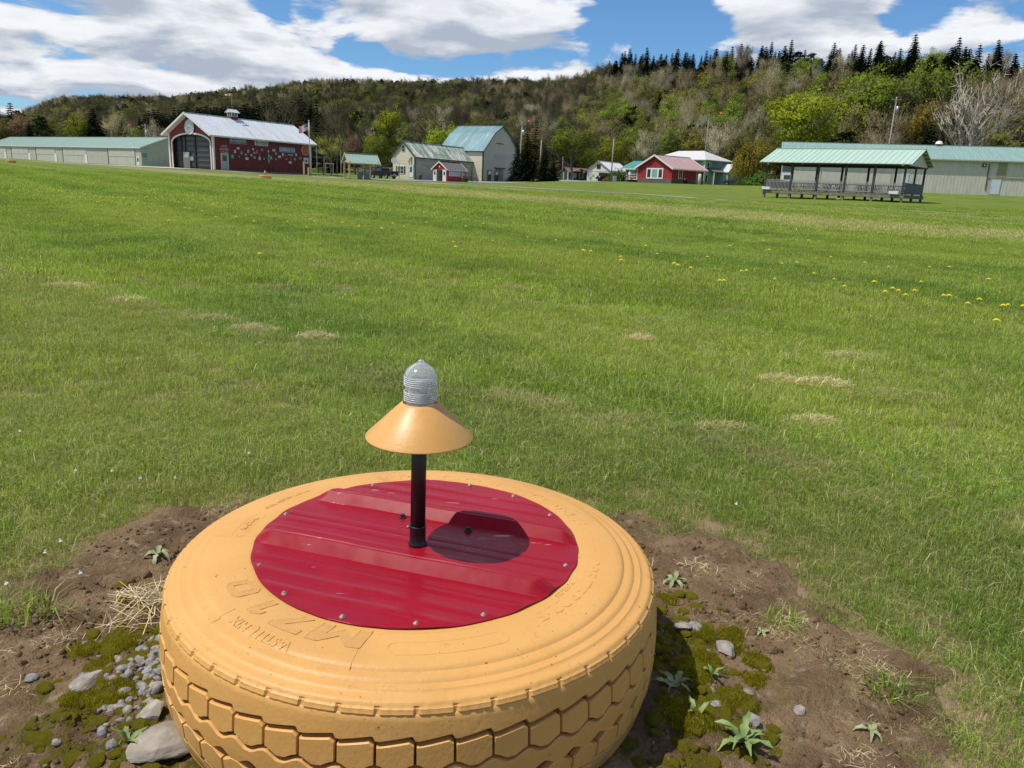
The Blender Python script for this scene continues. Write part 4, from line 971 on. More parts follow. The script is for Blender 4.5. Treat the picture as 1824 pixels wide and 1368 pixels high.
def house(root, X, Y, axis, he, hr, wall, roof, oe=.4, og=.4, th=.10, rib=0, ribm=None, trim=None, wallrib=0, faces=('x0', 'y0'), prof=None, walls=True, base=-.5, gable_hole=None, trimw=.16):
    L, W = (X, Y) if axis == 'x' else (Y, X)
    P = (lambda a, b, z: (a, b, z)) if axis == 'x' else (lambda a, b, z: (b, a, z))
    prof = prof or [(0, he), (W / 2, hr), (W, he)]
    if walls:
        out = [(0, base)] + prof + [(W, base)]; mb = MB()
        if gable_hole: mb.prism([P(.72, b, z) for b, z in out], Vector(P(L - .72, 0, 0)))
        else: mb.prism([P(0, b, z) for b, z in out], Vector(P(L, 0, 0)))
        wl = mb.build('wall', wall, root)
        if gable_hole:
            h = gable_hole; mb = MB(); mb.prism([P(0, b, z) for b, z in [(0, base)] + prof + [(W, base)] + h], Vector(P(.2, 0, 0))); mb.build('front_gable', wall, root)
            for b in (0, W): MB().b2(P(.2, b, base), P(.72, b + (.12 if b == 0 else -.12), he)).build('side_return', wall, root)
        if wallrib:
            mb = MB()
            for f in faces:
                long_ = (f == 'y0') == (axis == 'x')
                for u in spans(0, X if f == 'y0' else Y, wallrib):
                    zt = he if long_ else float(np.interp(u, [p[0] for p in prof], [p[1] for p in prof]))
                    if gable_hole and not long_: continue
                    fbox(mb, f, u - .022, u + .022, -.3, zt - .03, 0, .028)
            if mb.v: mb.build('siding_ribs', wall, wl, kind='stuff')
    rf = MB(); rb = MB(); tr = MB(); n = len(prof)
    pts = list(prof)
    s0 = (pts[1][1] - pts[0][1]) / (pts[1][0] - pts[0][0]); s1 = (pts[-1][1] - pts[-2][1]) / (pts[-1][0] - pts[-2][0])
    pts[0] = (pts[0][0] - oe, pts[0][1] - oe * s0); pts[-1] = (pts[-1][0] + oe, pts[-1][1] + oe * s1)
    for (b0, z0), (b1, z1) in zip(pts, pts[1:]):
        rf.prism([P(-og, b0, z0 + .01), P(-og, b1, z1 + .01), P(-og, b1, z1 + th), P(-og, b0, z0 + th)], Vector(P(L + 2 * og, 0, 0)))
        if rib:
            for a in spans(-og + .02, L + og - .02, rib): rb.beam(P(a, b0, z0 + th + .012), P(a, b1, z1 + th + .012), .07, .05)
        if trim:
            for a in (-og - .012, L + og + .012): tr.beam(P(a, b0, z0 + th / 2 - .02), P(a, b1, z1 + th / 2 - .02), .03, th + trimw)
    if trim:
        for b, z in (pts[0], pts[-1]): tr.beam(P(-og, b + (-.015 if b < W / 2 else .015), z + th / 2 - .04), P(L + og, b + (-.015 if b < W / 2 else .015), z + th / 2 - .04), .03, th + trimw * .6)
    r = rf.build('roof', roof, root)
    if rib: rb.build('roof_ribs', ribm or roof, r, kind='stuff')
    if trim: tr.build('fascia', trim, r)
    rm = max(range(len(prof)), key=lambda i: prof[i][1]); b, z = prof[rm]
    MB().beam(P(-og, b, z + th + .03), P(L + og, b, z + th + .03), .32, .05).build('ridge_cap', ribm or roof, r)
    return r
def window(root, plane, u, z, wd, ht, frame, pane, cols=2, rows=2, off=0.0, fw_=.10, shutters=None):
    f = MB()
    for a, b, c, d in ((u - wd / 2 - fw_, u - wd / 2, z - fw_, z + ht + fw_), (u + wd / 2, u + wd / 2 + fw_, z - fw_, z + ht + fw_), (u - wd / 2, u + wd / 2, z - fw_, z), (u - wd / 2, u + wd / 2, z + ht, z + ht + fw_)):
        fbox(f, plane, a, b, c, d, -.02, .055, off)
    o = f.build('window', frame, root)
    fbox(MB(), plane, u - wd / 2, u + wd / 2, z, z + ht, -.02, .012, off).build('pane', pane, o)
    m = MB()
    for i in range(1, cols): q = u - wd / 2 + wd * i / cols; fbox(m, plane, q - .03, q + .03, z, z + ht, .014, .045, off)
    for i in range(1, rows): q = z + ht * i / rows; fbox(m, plane, u - wd / 2, u + wd / 2, q - .025, q + .025, .014, .047, off)
    if m.v: m.build('mullion', frame, o)
    if shutters:
        for s_ in (-1, 1):
            c = u + s_ * (wd / 2 + fw_ + .17); fbox(MB(), plane, c - .15, c + .15, z - .05, z + ht + .05, 0, .05, off).build('shutter', shutters, o)
    return o
def door(root, plane, u, z, wd, ht, m, frame=None, pane=None, off=0.0, name='door', pane_box=(.2, .8, .55, .85)):
    o = fbox(MB(), plane, u - wd / 2, u + wd / 2, z, z + ht, 0, .05, off).build(name, m, root)
    if frame:
        f = MB()
        for a, b, c, d in ((u - wd / 2 - .09, u - wd / 2, z, z + ht + .09), (u + wd / 2, u + wd / 2 + .09, z, z + ht + .09), (u - wd / 2, u + wd / 2, z + ht, z + ht + .09)): fbox(f, plane, a, b, c, d, 0, .07, off)
        f.build('door_frame', frame, o)
    if pane:
        a, b, c, d = pane_box; fbox(MB(), plane, u - wd / 2 + wd * a, u - wd / 2 + wd * b, z + ht * c, z + ht * d, .04, .058, off).build('pane', pane, o)
    fbox(MB(), plane, u + wd * .36, u + wd * .42, z + ht * .45, z + ht * .49, .05, .11, off).build('handle', M['galv'], o)
    return o
def corner_trim(root, X, Y, h, m, wd=.16, corners=((0, 0), (1, 0), (0, 1))):
    for i, j in corners: MB().box((X * i, Y * j, h / 2 - .1), (wd, wd, h + .2)).build('corner_board', m, root)

# ------------------------------------------------------------------ red barn with the sign wall
bx, by = -43.58, 113.0
barn = thing('red_barn', 'red barn with silver roof, arched open front and a wall hung with signs', 'barn', (bx, by, 1.30), math.radians(60))
BX, BY, BH, BR = 18.75, 9.5, 4.87, 7.55
arch = [(8.95, -.5), (8.95, 3.62)] + [(4.72 + 4.23 * math.cos(a), 3.62 + 1.28 * math.sin(a)) for a in np.linspace(.12, PI - .12, 19)] + [(.49, 3.62), (.49, -.5)]
br = house(barn, BX, BY, 'x', BH, BR, M['red_wall'], M['silver_roof'], .55, .95, .12, .62, M['silver_roof'], M['white_trim'], .30, ('y0',), gable_hole=arch, trimw=.14)
corner_trim(barn, BX, BY, BH, M['white_trim'], .26)
mb = MB(); ap = [(8.95, -.4), (8.95, 3.62)] + [(4.72 + 4.23 * math.cos(a), 3.62 + 1.28 * math.sin(a)) for a in np.linspace(.12, PI - .12, 19)] + [(.49, 3.62), (.49, -.4)]
for (a, b), (c, d) in zip(ap, ap[1:]): mb.beam((-.05, a, b), (-.05, c, d), .10, .22)
mb.build('arch_trim', M['white_trim'], barn)
dk = MB(); dk.b2((.62, .3, -.3), (.66, 9.2, 4.95)); inner = dk.build('door_backing', flat('grey_panel', (.05, .05, .05)), barn)
hd = MB()
for u, w_ in ((.62, .22), (1.30, .34), (4.62, .34), (6.72, .14), (7.62, .34), (8.8, .22)): hd.b2((.45, u - w_ / 2, -.3), (.58, u + w_ / 2, 4.9))
for z in (.35, 1.05, 1.75, 2.45, 3.15, 3.85, 4.5): hd.b2((.47, .5, z - .055), (.56, 8.95, z + .055))
hd.build('hangar_door_frame', M['steel_black'], barn)
for a, b in ((1.5, 4.4), (4.8, 6.6), (6.8, 7.4), (7.8, 8.7), (.75, 1.1)):
    for z in (.40, 1.10, 1.80, 2.50, 3.20, 3.90):
        MB().b2((.60, a, z), (.615, b, z + .58)).build('door_panel', flat('door_panel_grey', (.075, .075, .073)), barn)
MB().b2((.40, 5.75, 0.0), (.46, 7.2, 2.35)).build('inner_door', flat('putty_door', (.16, .155, .135)), barn)
MB().b2((.37, 5.9, 1.55), (.395, 7.05, 2.3)).build('inner_door_pane', flat('pale_pane', (.36, .35, .31)), barn)
MB().b2((.38, 4.9, 1.15), (.43, 5.6, 1.7)).build('notice', flat('notice_grey', (.28, .28, .27)), barn)
u0, z0 = on_face(barn, 'y0', 400.8, 302.5)
door(barn, 'y0', u0, max(z0, -.1), 1.15, 2.25, flat('door_grey', (.42, .42, .38)), M['white_trim'], M['window'], pane_box=(.18, .82, .55, .9))
MB().b2((-.4, -.25, -.3), (BX + 5.5, -.8, .05)).build('footing', M['asphalt'], barn)
# cupola on the ridge
cu = MB().b2((6.9, 4.15, 7.2), (8.3, 5.35, 8.0)).build('cupola', M['red_wall'], barn)
cw = MB()
for a, b in ((6.95, 4.2), (8.25, 4.2), (6.95, 5.3), (8.25, 5.3)): cw.box((a, b, 8.35), (.14, .14, .8))
cw.b2((6.88, 4.13, 8.0), (8.32, 5.37, 8.07)); cw.b2((7.55, 4.15, 8.05), (7.65, 4.21, 8.7)); cw.b2((6.90, 4.7, 8.05), (6.96, 4.8, 8.7)); cw.build('cupola_window', M['white_trim'], cu)
MB().b2((7.02, 4.24, 8.06), (8.18, 5.26, 8.7)).build('cupola_pane', M['window'], cu)
MB().prism([(6.55, 3.85, 8.68), (6.55, 4.75, 9.28), (6.55, 5.65, 8.68), (6.55, 5.6, 8.62), (6.55, 4.75, 9.18), (6.55, 3.9, 8.62)], (2.1, 0, 0)).build('cupola_roof', M['silver_roof'], cu)
MB().prism([(6.60, 4.0, 8.68), (6.60, 4.75, 9.16), (6.60, 5.5, 8.68)], (.04, 0, 0)).build('cupola_gable', M['white_trim'], cu)
def hung(name, label, cat, x, y, z, rz): return thing(name, label, cat, barn.matrix_world @ Vector((x, y, z)) if False else Matrix.Translation(barn.location) @ Matrix.Rotation(math.radians(60), 4, 'Z') @ Vector((x, y, z)), math.radians(60) + rz)
cu.scale = (.8, .8, .8); cu.location = (7.6 * .2, 4.75 * .2, 7.45 * .2)
ws = hung('windsock', 'small orange and white windsock above the cupola of the red barn', 'windsock', 7.6, 4.75, 8.85, 0)
MB().tube([(0, 0, -.05), (0, 0, 2.15)], .025, 6).build('mast', M['galv'], ws)
for k in range(4):
    MB().tube([(-.02 - .32 * k, -.02 - .05 * k, 2.12 - .04 * k), (-.34 - .32 * k, -.07 - .05 * k, 2.08 - .04 * k)], [.17 - .018 * k, .152 - .018 * k], 10).build('sock_band', M['orange'] if k % 2 == 0 else M['white'], ws, True)
# round emblem in the gable
em = hung('round_emblem', 'round silver emblem showing a house under the peak of the red barn', 'emblem', -.08, 4.75, 5.75, 0)
MB().disc((0, 0, 0), 1.02, 40, 'x', -.06).build('disc', flat('emblem_sky', (.50, .54, .56), .3), em)
mb = MB(); c_ = [(-.065, 1.0 * math.cos(a), 1.0 * math.sin(a)) for a in np.linspace(PI, 2 * PI, 24)]
mb.prism(c_, (-.012, 0, 0)); mb.build('emblem_field', M['white'], em)
MB().prism([(-.08, .62, 0), (-.08, .5, .18), (-.08, .0, .52), (-.08, -.55, .16), (-.08, -.85, .12), (-.08, -.85, 0)], (-.012, 0, 0)).build('emblem_house', M['white'], em)
mb = MB()
for a, b, c, d in ((.30, -.12, .18, .20), (.05, -.10, .18, .24), (-.2, -.12, .14, .18), (.3, -.3, .9, .035), (.0, -.62, .7, .03), (.0, -.72, .5, .025)): mb.box((-.095, a, b), (.008, c, d))
mb.build('emblem_marks', flat('emblem_grey', (.42, .46, .46)), em)
rim = MB()
rim.tube([(-.06, 1.02 * math.cos(a), 1.02 * math.sin(a)) for a in np.linspace(0, 2 * PI, 41)], .04, 6, False); rim.build('rim', M['galv'], em, True)

def sign(cx, cy, wpx, hpx, colr, label, shape='rect', txt=None, tcol=(.8, .8, .78), cat='sign', group=None, border=None, rot=0.0, marks=None, name='sign', tsx=1.0):
    """a sign screwed to the barn's long wall; centre and size read from the 9.6x enlargement of the photo"""
    u, z = on_face(barn, 'y0', 380 + cx / 9.6, 220 + cy / 9.6); ua, za = on_face(barn, 'y0', 380 + (cx - wpx / 2) / 9.6, 220 + (cy - hpx / 2) / 9.6); ub, zb = on_face(barn, 'y0', 380 + (cx + wpx / 2) / 9.6, 220 + (cy + hpx / 2) / 9.6)
    w_, h_ = ub - ua, (za - zb) if wpx < 130 else hpx / 9.6 * 113 / 1370 * (1 + u * .006)
    s_ = hung(name, label, cat, u, -.045, z, 0)
    if group: s_['group'] = group
    m = flat('sign_%d_%d_%d' % tuple(int(q * 100) for q in colr), colr)
    def shp(k, d0):
        a, b = w_ / 2 * k, h_ / 2 * k
        if shape == 'round': return [(a * math.cos(q), d0, b * math.sin(q)) for q in np.linspace(0, 2 * PI, 28, endpoint=False)]
        if shape == 'oct': return [(a * math.cos(q) * 1.05, d0, b * math.sin(q) * 1.05) for q in np.linspace(PI / 8, 2 * PI + PI / 8, 8, endpoint=False)]
        if shape == 'shield': return [(-a, d0, b), (a, d0, b), (a * .9, d0, -b * .2), (0, d0, -b), (-a * .9, d0, -b * .2)]
        if shape == 'wings': return [(-a, d0, b), (-a * .3, d0, b * .6), (a * .3, d0, b * .6), (a, d0, b), (a * .55, d0, -b * .2), (a * .3, d0, -b), (-a * .3, d0, -b), (-a * .55, d0, -b * .2)]
        c, s2 = math.cos(rot), math.sin(rot)
        return [(p * c - q * s2, d0, p * s2 + q * c) for p, q in ((-a, -b), (a, -b), (a, b), (-a, b))]
    MB().prism(shp(1, 0), (0, -.03, 0)).build('board', m, s_)
    if border: MB().prism(shp(.90, -.032), (0, -.006, 0)).build('field', flat('sign_%d_%d_%d' % tuple(int(q * 100) for q in border), border), s_)
    if txt:
        k = len(txt)
        for i, line in enumerate(txt):
            me = text_mesh(line[0], line[1], .004); xs = [v.co.x for v in me.vertices]; ex = max(xs) - min(xs); f_ = line[3] * w_ / ex if len(line) > 3 else 1.0
            for v in me.vertices: v.co = (v.co.x * f_, -.045 - v.co.z, v.co.y + line[2])
            me.materials.clear(); me.materials.append(flat('ink_%d_%d_%d' % tuple(int(q * 100) for q in (line[4] if len(line) > 4 else tcol)), line[4] if len(line) > 4 else tcol)); link(bpy.data.objects.new('lettering', me), s_)
    if marks:
        mb = MB()
        for a, b, c, d in marks[1]: mb.box((a * w_ / 2, -.042, b * h_ / 2), (c * w_, .006, d * h_))
        mb.build('printing', flat('ink_%d_%d_%d' % tuple(int(q * 100) for q in marks[0]), marks[0]), s_)
    return s_
NAVY = (.03, .05, .10)
sign(417, 303, 303, 92, (.115, .16, .235), 'long blue sign lettered B.F. Goodrich high on the barn wall', txt=[('B.F.Goodrich', .62, .10, .86), ('TIRES', .20, -.34, .26, (.5, .42, .42))], tcol=(.62, .66, .68), border=(.125, .17, .245))
sign(817, 335, 230, 88, (.58, .56, .52), 'white sign with large dark script between two taller signs on the barn', txt=[('Jordan', .80, -.02, .82)], tcol=(.06, .12, .15), marks=((.07, .14, .15), [(-.72, 0, .05, .8), (.74, -.1, .05, .8)]))
sign(1258, 452, 278, 88, (.16, .22, .36), 'blue sign with white block letters lower on the barn wall', txt=[('GENERAL Tire', .60, 0, .92)], tcol=(.66, .68, .72), border=(.15, .21, .35))
sign(1568, 457, 135, 165, (.56, .44, .38), 'big round orange disc lettered GULF beside the flagpole', 'round', txt=[('GULF', .62, 0, .80, (.70, .62, .60)), ('GULF', .585, -.0, .77, (.02, .03, .10))], border=(.48, .075, .02))
sign(1580, 637, 82, 102, (.62, .63, .60), 'square white sign with dark emblem under the round orange disc', marks=((.10, .14, .15), [(0, .35, .35, .14), (0, .12, .62, .12), (0, -.12, .3, .14), (0, -.38, .5, .14)]))
sign(180, 440, 182, 128, (.26, .012, .03), 'dark red sign lettered KING EDWARD CIGARS above the barn side door', txt=[('KING', .42, .40, .52), ('EDWARD', .42, -.03, .84), ('CIGARS', .42, -.46, .72)], tcol=(.62, .50, .48), border=(.20, .010, .022))
G_ = 'small signs on the barn wall'
WH, CR, BL, PB = (.66, .66, .64), (.56, .53, .45), (.16, .30, .46), (.34, .44, .55)
small = [(365, 477, 36, 56, CR, 'upright cream sign right of the dark red cigar sign', 'rect', 0), (420, 424, 40, 40, WH, 'square white sign highest at the left of the small ones', 'rect', 0), (477, 500, 38, 52, BL, 'blue sign under the left end of the long blue one', 'rect', 0),
         (320, 563, 50, 70, (.05, .33, .24), 'green upright sign with pale spot beside the side door', 'rect', 1), (435, 562, 40, 32, (.30, .33, .42), 'small blue and white plate right of the green upright one', 'wings', 0), (547, 532, 36, 32, (.45, .43, .37), 'small drab plate below the middle of the long blue sign', 'rect', 0),
         (590, 475, 32, 52, (.46, .44, .58), 'lavender upright plate under the right end of the long blue sign', 'rect', 0), (570, 600, 50, 44, (.70, .70, .72), 'wide white plate lowest on the left half of the wall', 'rect', 0), (645, 541, 38, 44, (.55, .54, .48), 'cream eight sided plate left of centre', 'oct', 0),
         (674, 440, 36, 40, (.58, .56, .54), 'round whitish plate left below the white script sign', 'round', 0), (697, 500, 28, 38, (.52, .42, .40), 'small pinkish plate below the round whitish one', 'rect', 0), (740, 485, 18, 54, (.34, .36, .28), 'narrow upright grey green strip under the script sign', 'rect', 0),
         (700, 580, 40, 40, (.36, .34, .30), 'dull grey square plate below the eight sided one', 'rect', 0), (827, 450, 32, 40, (.33, .30, .29), 'tilted grey plate right under the white script sign', 'tilt', 0), (787, 532, 22, 28, (.30, .24, .23), 'small dim round plate in the middle of the wall', 'round', 0),
         (787, 596, 34, 56, WH, 'tall white plate left of the pole with the green top', 'rect', 0), (865, 533, 60, 52, (.035, .045, .09), 'navy winged plate above the pole with the green top', 'wings', 0), (862, 603, 26, 34, (.50, .60, .66), 'pale blue round plate left of the green pole top', 'round', 0),
         (926, 588, 28, 38, (.60, .58, .55), 'white round plate right of the green pole top', 'round', 0), (935, 478, 26, 40, (.36, .46, .52), 'small pale blue upright plate right of the navy winged one', 'rect', 0), (980, 588, 38, 52, PB, 'light blue plate right of the white round plate', 'rect', 0),
         (1000, 525, 26, 36, (.30, .035, .02), 'small red plate right of the middle', 'shield', 0), (1030, 457, 48, 44, CR, 'wide cream plate left of the blue block letter sign', 'rect', 0), (1063, 515, 30, 46, BL, 'small bright blue plate below the wide cream one', 'rect', 0), (1063, 612, 40, 28, (.44, .52, .56), 'pale blue winged plate low on the wall', 'wings', 0),
         (1127, 570, 46, 40, WH, 'white plate below the left end of the block letter sign', 'rect', 0), (1185, 530, 32, 52, (.58, .56, .46), 'upright cream plate under the block letter sign', 'rect', 0), (1230, 552, 28, 24, (.34, .12, .08), 'small rust red plate right of the upright cream one', 'rect', 0),
         (1245, 610, 30, 42, (.32, .25, .24), 'dull grey plate low under the rust red one', 'shield', 0), (1317, 538, 90, 30, (.55, .34, .22), 'long thin tan and orange plate under the block letter sign', 'rect', 0), (1320, 600, 22, 48, (.22, .11, .11), 'dark narrow plate below the long tan one', 'rect', 0),
         (1310, 665, 46, 42, (.66, .62, .64), 'white plate lowest on the right half of the wall', 'rect', 0), (1390, 617, 30, 52, (.34, .31, .26), 'grey figure shaped plate near the right end', 'shield', 0), (1410, 535, 32, 46, (.40, .48, .54), 'pale blue upright plate left of the round orange disc', 'rect', 0), (1480, 600, 58, 66, (.10, .18, .17), 'dark teal plate left of the square white sign', 'shield', 0)]
for cx, cy, w_, h_, c_, lab, shp_, mk in small:
    s_ = sign(cx, cy, w_, h_, c_, lab, 'rect' if shp_ == 'tilt' else shp_, group=G_, rot=.5 if shp_ == 'tilt' else 0, marks=((.45, .62, .5), [(0, .05, .3, .22)]) if mk else (tuple(q * .55 for q in c_), [(0, .25, .55, .12), (0, -.15, .6, .10)]) if c_[0] > .4 else None)
gp_ = hung('signal_pole', 'thin red and white post with a green head in front of the barn wall', 'post', on_face(barn, 'y0', 473, 300)[0], -.8, 0, 0)
zt = on_face(barn, 'y0', 473, 283)[1]
MB().b2((-.28, -.1, zt - .25), (.28, .1, zt + .30)).build('head', flat('signal_green', (.03, .26, .18)), gp_, bevel=.03)
for k in range(4): MB().tube([(0, 0, .95 + .42 * k), (0, 0, .95 + .42 * (k + 1))], .05, 8).build('band', flat('band_red', (.30, .02, .03)) if k % 2 == 0 else M['white'], gp_)
MB().tube([(0, 0, -.3), (0, 0, .95)], .05, 8).build('post', M['dark'], gp_)
# wooden posts and steel lean-to at the right end
for i, (px_, h_, m_, lab) in enumerate([(541.6, 2.05, 'new_timber', 'plain wooden post in front of the barn under the square sign'), (549.5, 1.25, 'new_timber', 'short wooden post beside the foot of the flagpole')]):
    p = at(px_, 121); o = MB().box((0, 0, h_ / 2 - .1), (.22, .22, h_ + .2)).build('post', M[m_]); o.location = (p.x, 121, gz(p.x, 121)); tag(o, lab, 'post')
lt = thing('lean_to', 'open steel lean-to with dark sloping roof on the right end of the barn', 'lean-to', barn.location + Vector((0, 0, 0)), math.radians(60))
MB().prism([(BX + .1, 1.0, 3.95), (BX + 4.6, 1.0, 2.95), (BX + 4.6, 1.0, 3.07), (BX + .1, 1.0, 4.07)], (0, 7.5, 0)).build('roof', M['dark_timber'], lt)
for a, b in ((BX + 4.3, 1.2), (BX + 4.3, 4.6), (BX + 4.3, 8.2)): MB().box((a, b, 1.35), (.16, .16, 3.3)).build('steel_post', M['galv'], lt)
MB().beam((BX + 4.3, 1.0, 2.93), (BX + 4.3, 8.5, 2.93), .14, .2).build('beam', M['galv'], lt)
MB().b2((BX + .3, .5, -.4), (BX + 8.5, 8.0, .03)).build('slab', M['asphalt'], lt)
# flag on its pole
p = at(552.4, 118); fp = thing('flagpole', 'tall white flagpole flying a US flag in front of the red barn', 'flagpole', (p.x, 118, gz(p.x, 118) - .1))
MB().tube([(0, 0, 0), (0, 0, 7.85)], [.075, .045], 10).build('pole', M['galv'], fp, True)
MB().lathe([(.0001, 8.03), (.07, 7.98), (.09, 7.92), (.07, 7.86), (.0001, 7.83)], 12).build('finial', M['galv'], fp, True)
fl = MB(); NX, NZ = 14, 13; mats_i = []
def fpos(i, j): u = i / NX; return (-.06 - 1.42 * u, -.16 * math.sin(u * 6) * u ** .5 - .1 * u, 7.55 - 1.02 * j / NZ - .42 * u ** 1.2 + .07 * math.sin(u * 5 + 1))
for j in range(NZ + 1):
    for i in range(NX + 1): fl.v.append(fpos(i, j))
for j in range(NZ):
    for i in range(NX): a = j * (NX + 1) + i; fl.f.append((a, a + 1, a + NX + 2, a + NX + 1)); mats_i.append(2 if (i < 6 and j < 7) else (0 if j % 2 == 0 else 1))
fo = fl.build('flag', flat('flag_red', (.50, .05, .08)), fp); fo.data.materials.append(flat('flag_white', (.74, .72, .70))); fo.data.materials.append(flat('flag_blue', (.03, .05, .17))); fo.data.polygons.foreach_set('material_index', mats_i)
st = MB()
for j in range(5):
    for i in range(6 if j % 2 == 0 else 5):
        a, b = .5 + i * 1.0 + (0 if j % 2 == 0 else .5), .8 + j * 1.35; x, y, z = fpos(a, b); st.prism([(x + .035 * math.cos(q) * (1 if k % 2 == 0 else .45), y - .012, z + .035 * math.sin(q) * (1 if k % 2 == 0 else .45)) for k, q in enumerate(np.linspace(PI / 2, 2.5 * PI, 10, endpoint=False))], (0, -.004, 0))
st.build('star', flat('flag_white', (.74, .72, .70)), fo, kind='stuff')

# ------------------------------------------------------------------ long cream hangar at the far left
hg = thing('hangar', 'long cream metal hangar with pale green roof left of the red barn', 'hangar', (-92.98, 195, 1.55), math.radians(55))
house(hg, 15, 88, 'y', 4.42, 7.25, M['cream_siding'], M['green_roof'], .35, .3, .1, .9, M['green_roof'], M['white_trim'], .6, ('x0', 'y0'))
seams = [22, 65.8, 113, 193.5]; dr = [11, 54, 100.5, 154]
bays = [(-6, 13.2), (24, 52.5), (67.5, 100), (114.5, 155), (195, 241.5)]
for a, b in bays:
    ua = on_face(hg, 'x0', a, 285)[0]; ub = on_face(hg, 'x0', b, 285)[0]; lo, hi = min(ua, ub), max(ua, ub)
    fbox(MB(), 'x0', lo, hi, -.3, 2.15, .03, .075).build('hangar_door', M['cream_siding'], hg); fbox(MB(), 'x0', lo, hi, 2.2, 3.95, .03, .085).build('hangar_door', M['cream_siding'], hg)
    fbox(MB(), 'x0', lo, hi, 2.15, 2.2, .03, .11).build('door_rail', M['grey_metal'], hg)
for q in seams + [241.5]:
    u = on_face(hg, 'x0', q, 285)[0]; fbox(MB(), 'x0', u - .05, u + .05, -.3, 4.3, .03, .12).build('downpipe', M['grey_metal'], hg)
for q in dr: u = on_face(hg, 'x0', q, 285)[0]; door(hg, 'x0', u, 0, 1.3, 2.45, M['white'], off=-.06)
u = on_face(hg, 'x0', 246.5, 290)[0]; door(hg, 'x0', u, 0, 1.3, 2.35, M['white'], None, M['window'], off=-.03, pane_box=(.25, .75, .45, .85))
u, z = on_face(hg, 'y0', 257.4, 276.5); o = thing('sign', 'small teal sign on the end wall of the long cream hangar', 'sign', Matrix.Translation(hg.location) @ Matrix.Rotation(math.radians(55), 4, 'Z') @ Vector((u, -.06, z)), math.radians(55))
MB().b2((-.5, -.04, -.45), (.5, 0, .45)).build('board', flat('teal_sign', (.02, .30, .28)), o); MB().b2((-.32, -.05, -.05), (.32, -.042, .2)).build('printing', flat('teal_pale', (.2, .5, .46)), o)

# ------------------------------------------------------------------ fuel canopy, pumps, pickup
cn = thing('fuel_canopy', 'small open canopy with pale green roof on wooden posts beside the driveway', 'canopy', (-24.85, 115, .80), math.radians(30))
house(cn, 4.4, 2.6, 'x', 2.5, 3.62, None, M['green_roof'], .3, .25, .06, .55, M['green_roof'], M['new_timber'], walls=False, trimw=.12)
for a, b in ((.1, .1), (3.2, .1), (.1, 2.5), (3.2, 2.5)): MB().box((a, b, 1.2), (.2, .2, 2.7)).build('post', M['new_timber'], cn)
for a in (.05, 4.3): MB().beam((a, -.2, 2.5), (a, 2.8, 2.5), .12, .2).build('tie_beam', M['new_timber'], cn)
for b in (.1, 2.5): MB().beam((-.1, b, 2.42), (4.5, b, 2.42), .14, .2).build('plate_beam', M['new_timber'], cn)
MB().b2((-.6, -.35, -.3), (4.4, 3.0, .12)).build('plinth', M['deck'], cn)
def pump(x, y, lab, h=1.75, c=(.16, .17, .16), rz=.5, globe=False):
    r_ = thing('fuel_pump', lab, 'fuel pump', (x, y, gz(x, y) + .05), rz, 'fuel pumps')
    MB().b2((-.32, -.22, 0), (.32, .22, h)).build('body', flat('pump_%d' % int(c[0] * 100), c), r_, bevel=.03); MB().b2((-.25, -.24, h * .62), (.25, -.225, h * .92)).build('dial', flat('dial_pale', (.45, .46, .44)), r_)
    MB().tube([(.34, 0, h * .6), (.45, -.05, h * .45), (.42, -.05, h * .2), (.33, -.05, h * .5)], .02, 6).build('hose', M['rubber'], r_)
    if globe: MB().disc((0, .06, h + .28), .24, 20, 'y', -.12).build('globe', M['white'], r_)
    return r_
pump(-23.6, 116.6, 'grey fuel pump under the small green roofed canopy', 1.7); pump(-22.75, 117.3, 'second fuel pump under the canopy nearer the pickup', 1.6, (.22, .24, .25))
pump(-5.9, 146.5, 'dark fuel pump with pale face before the gambrel barn', 2.0, (.02, .022, .022)); pump(-4.6, 147.2, 'black narrow pump at the corner of the gambrel barn', 1.9, (.015, .015, .016))
fr_ = thing('timber_frame', 'bare wooden goal shaped frame on the grass beyond the lean-to', 'frame', (at(587, 130).x, 130, gz(at(587, 130).x, 130)), .3)
for a in (-.6, .6): MB().box((a, 0, .85), (.13, .13, 1.9)).build('post', M['new_timber'], fr_)
MB().box((0, 0, 1.86), (1.5, .13, .14)).build('crossbar', M['new_timber'], fr_)
def thin_pole(px_, d, h, lab, r_=.05, m='galv'):
    p = at(px_, d); o = MB().tube([(0, 0, -.3), (0, 0, h)], [r_, r_ * .8], 8).build('pole', M[m]); o.location = (p.x, d, gz(p.x, d)); tag(o, lab, 'pole'); return o
thin_pole(607.5, 117, 4.0, 'slim grey pole left of the fuel canopy'); thin_pole(565, 121, 4.3, 'slim grey pole in front of the lean-to'); thin_pole(601.5, 124, 1.6, 'short red brown post on the grass left of the canopy', .07, 'brown_timber')

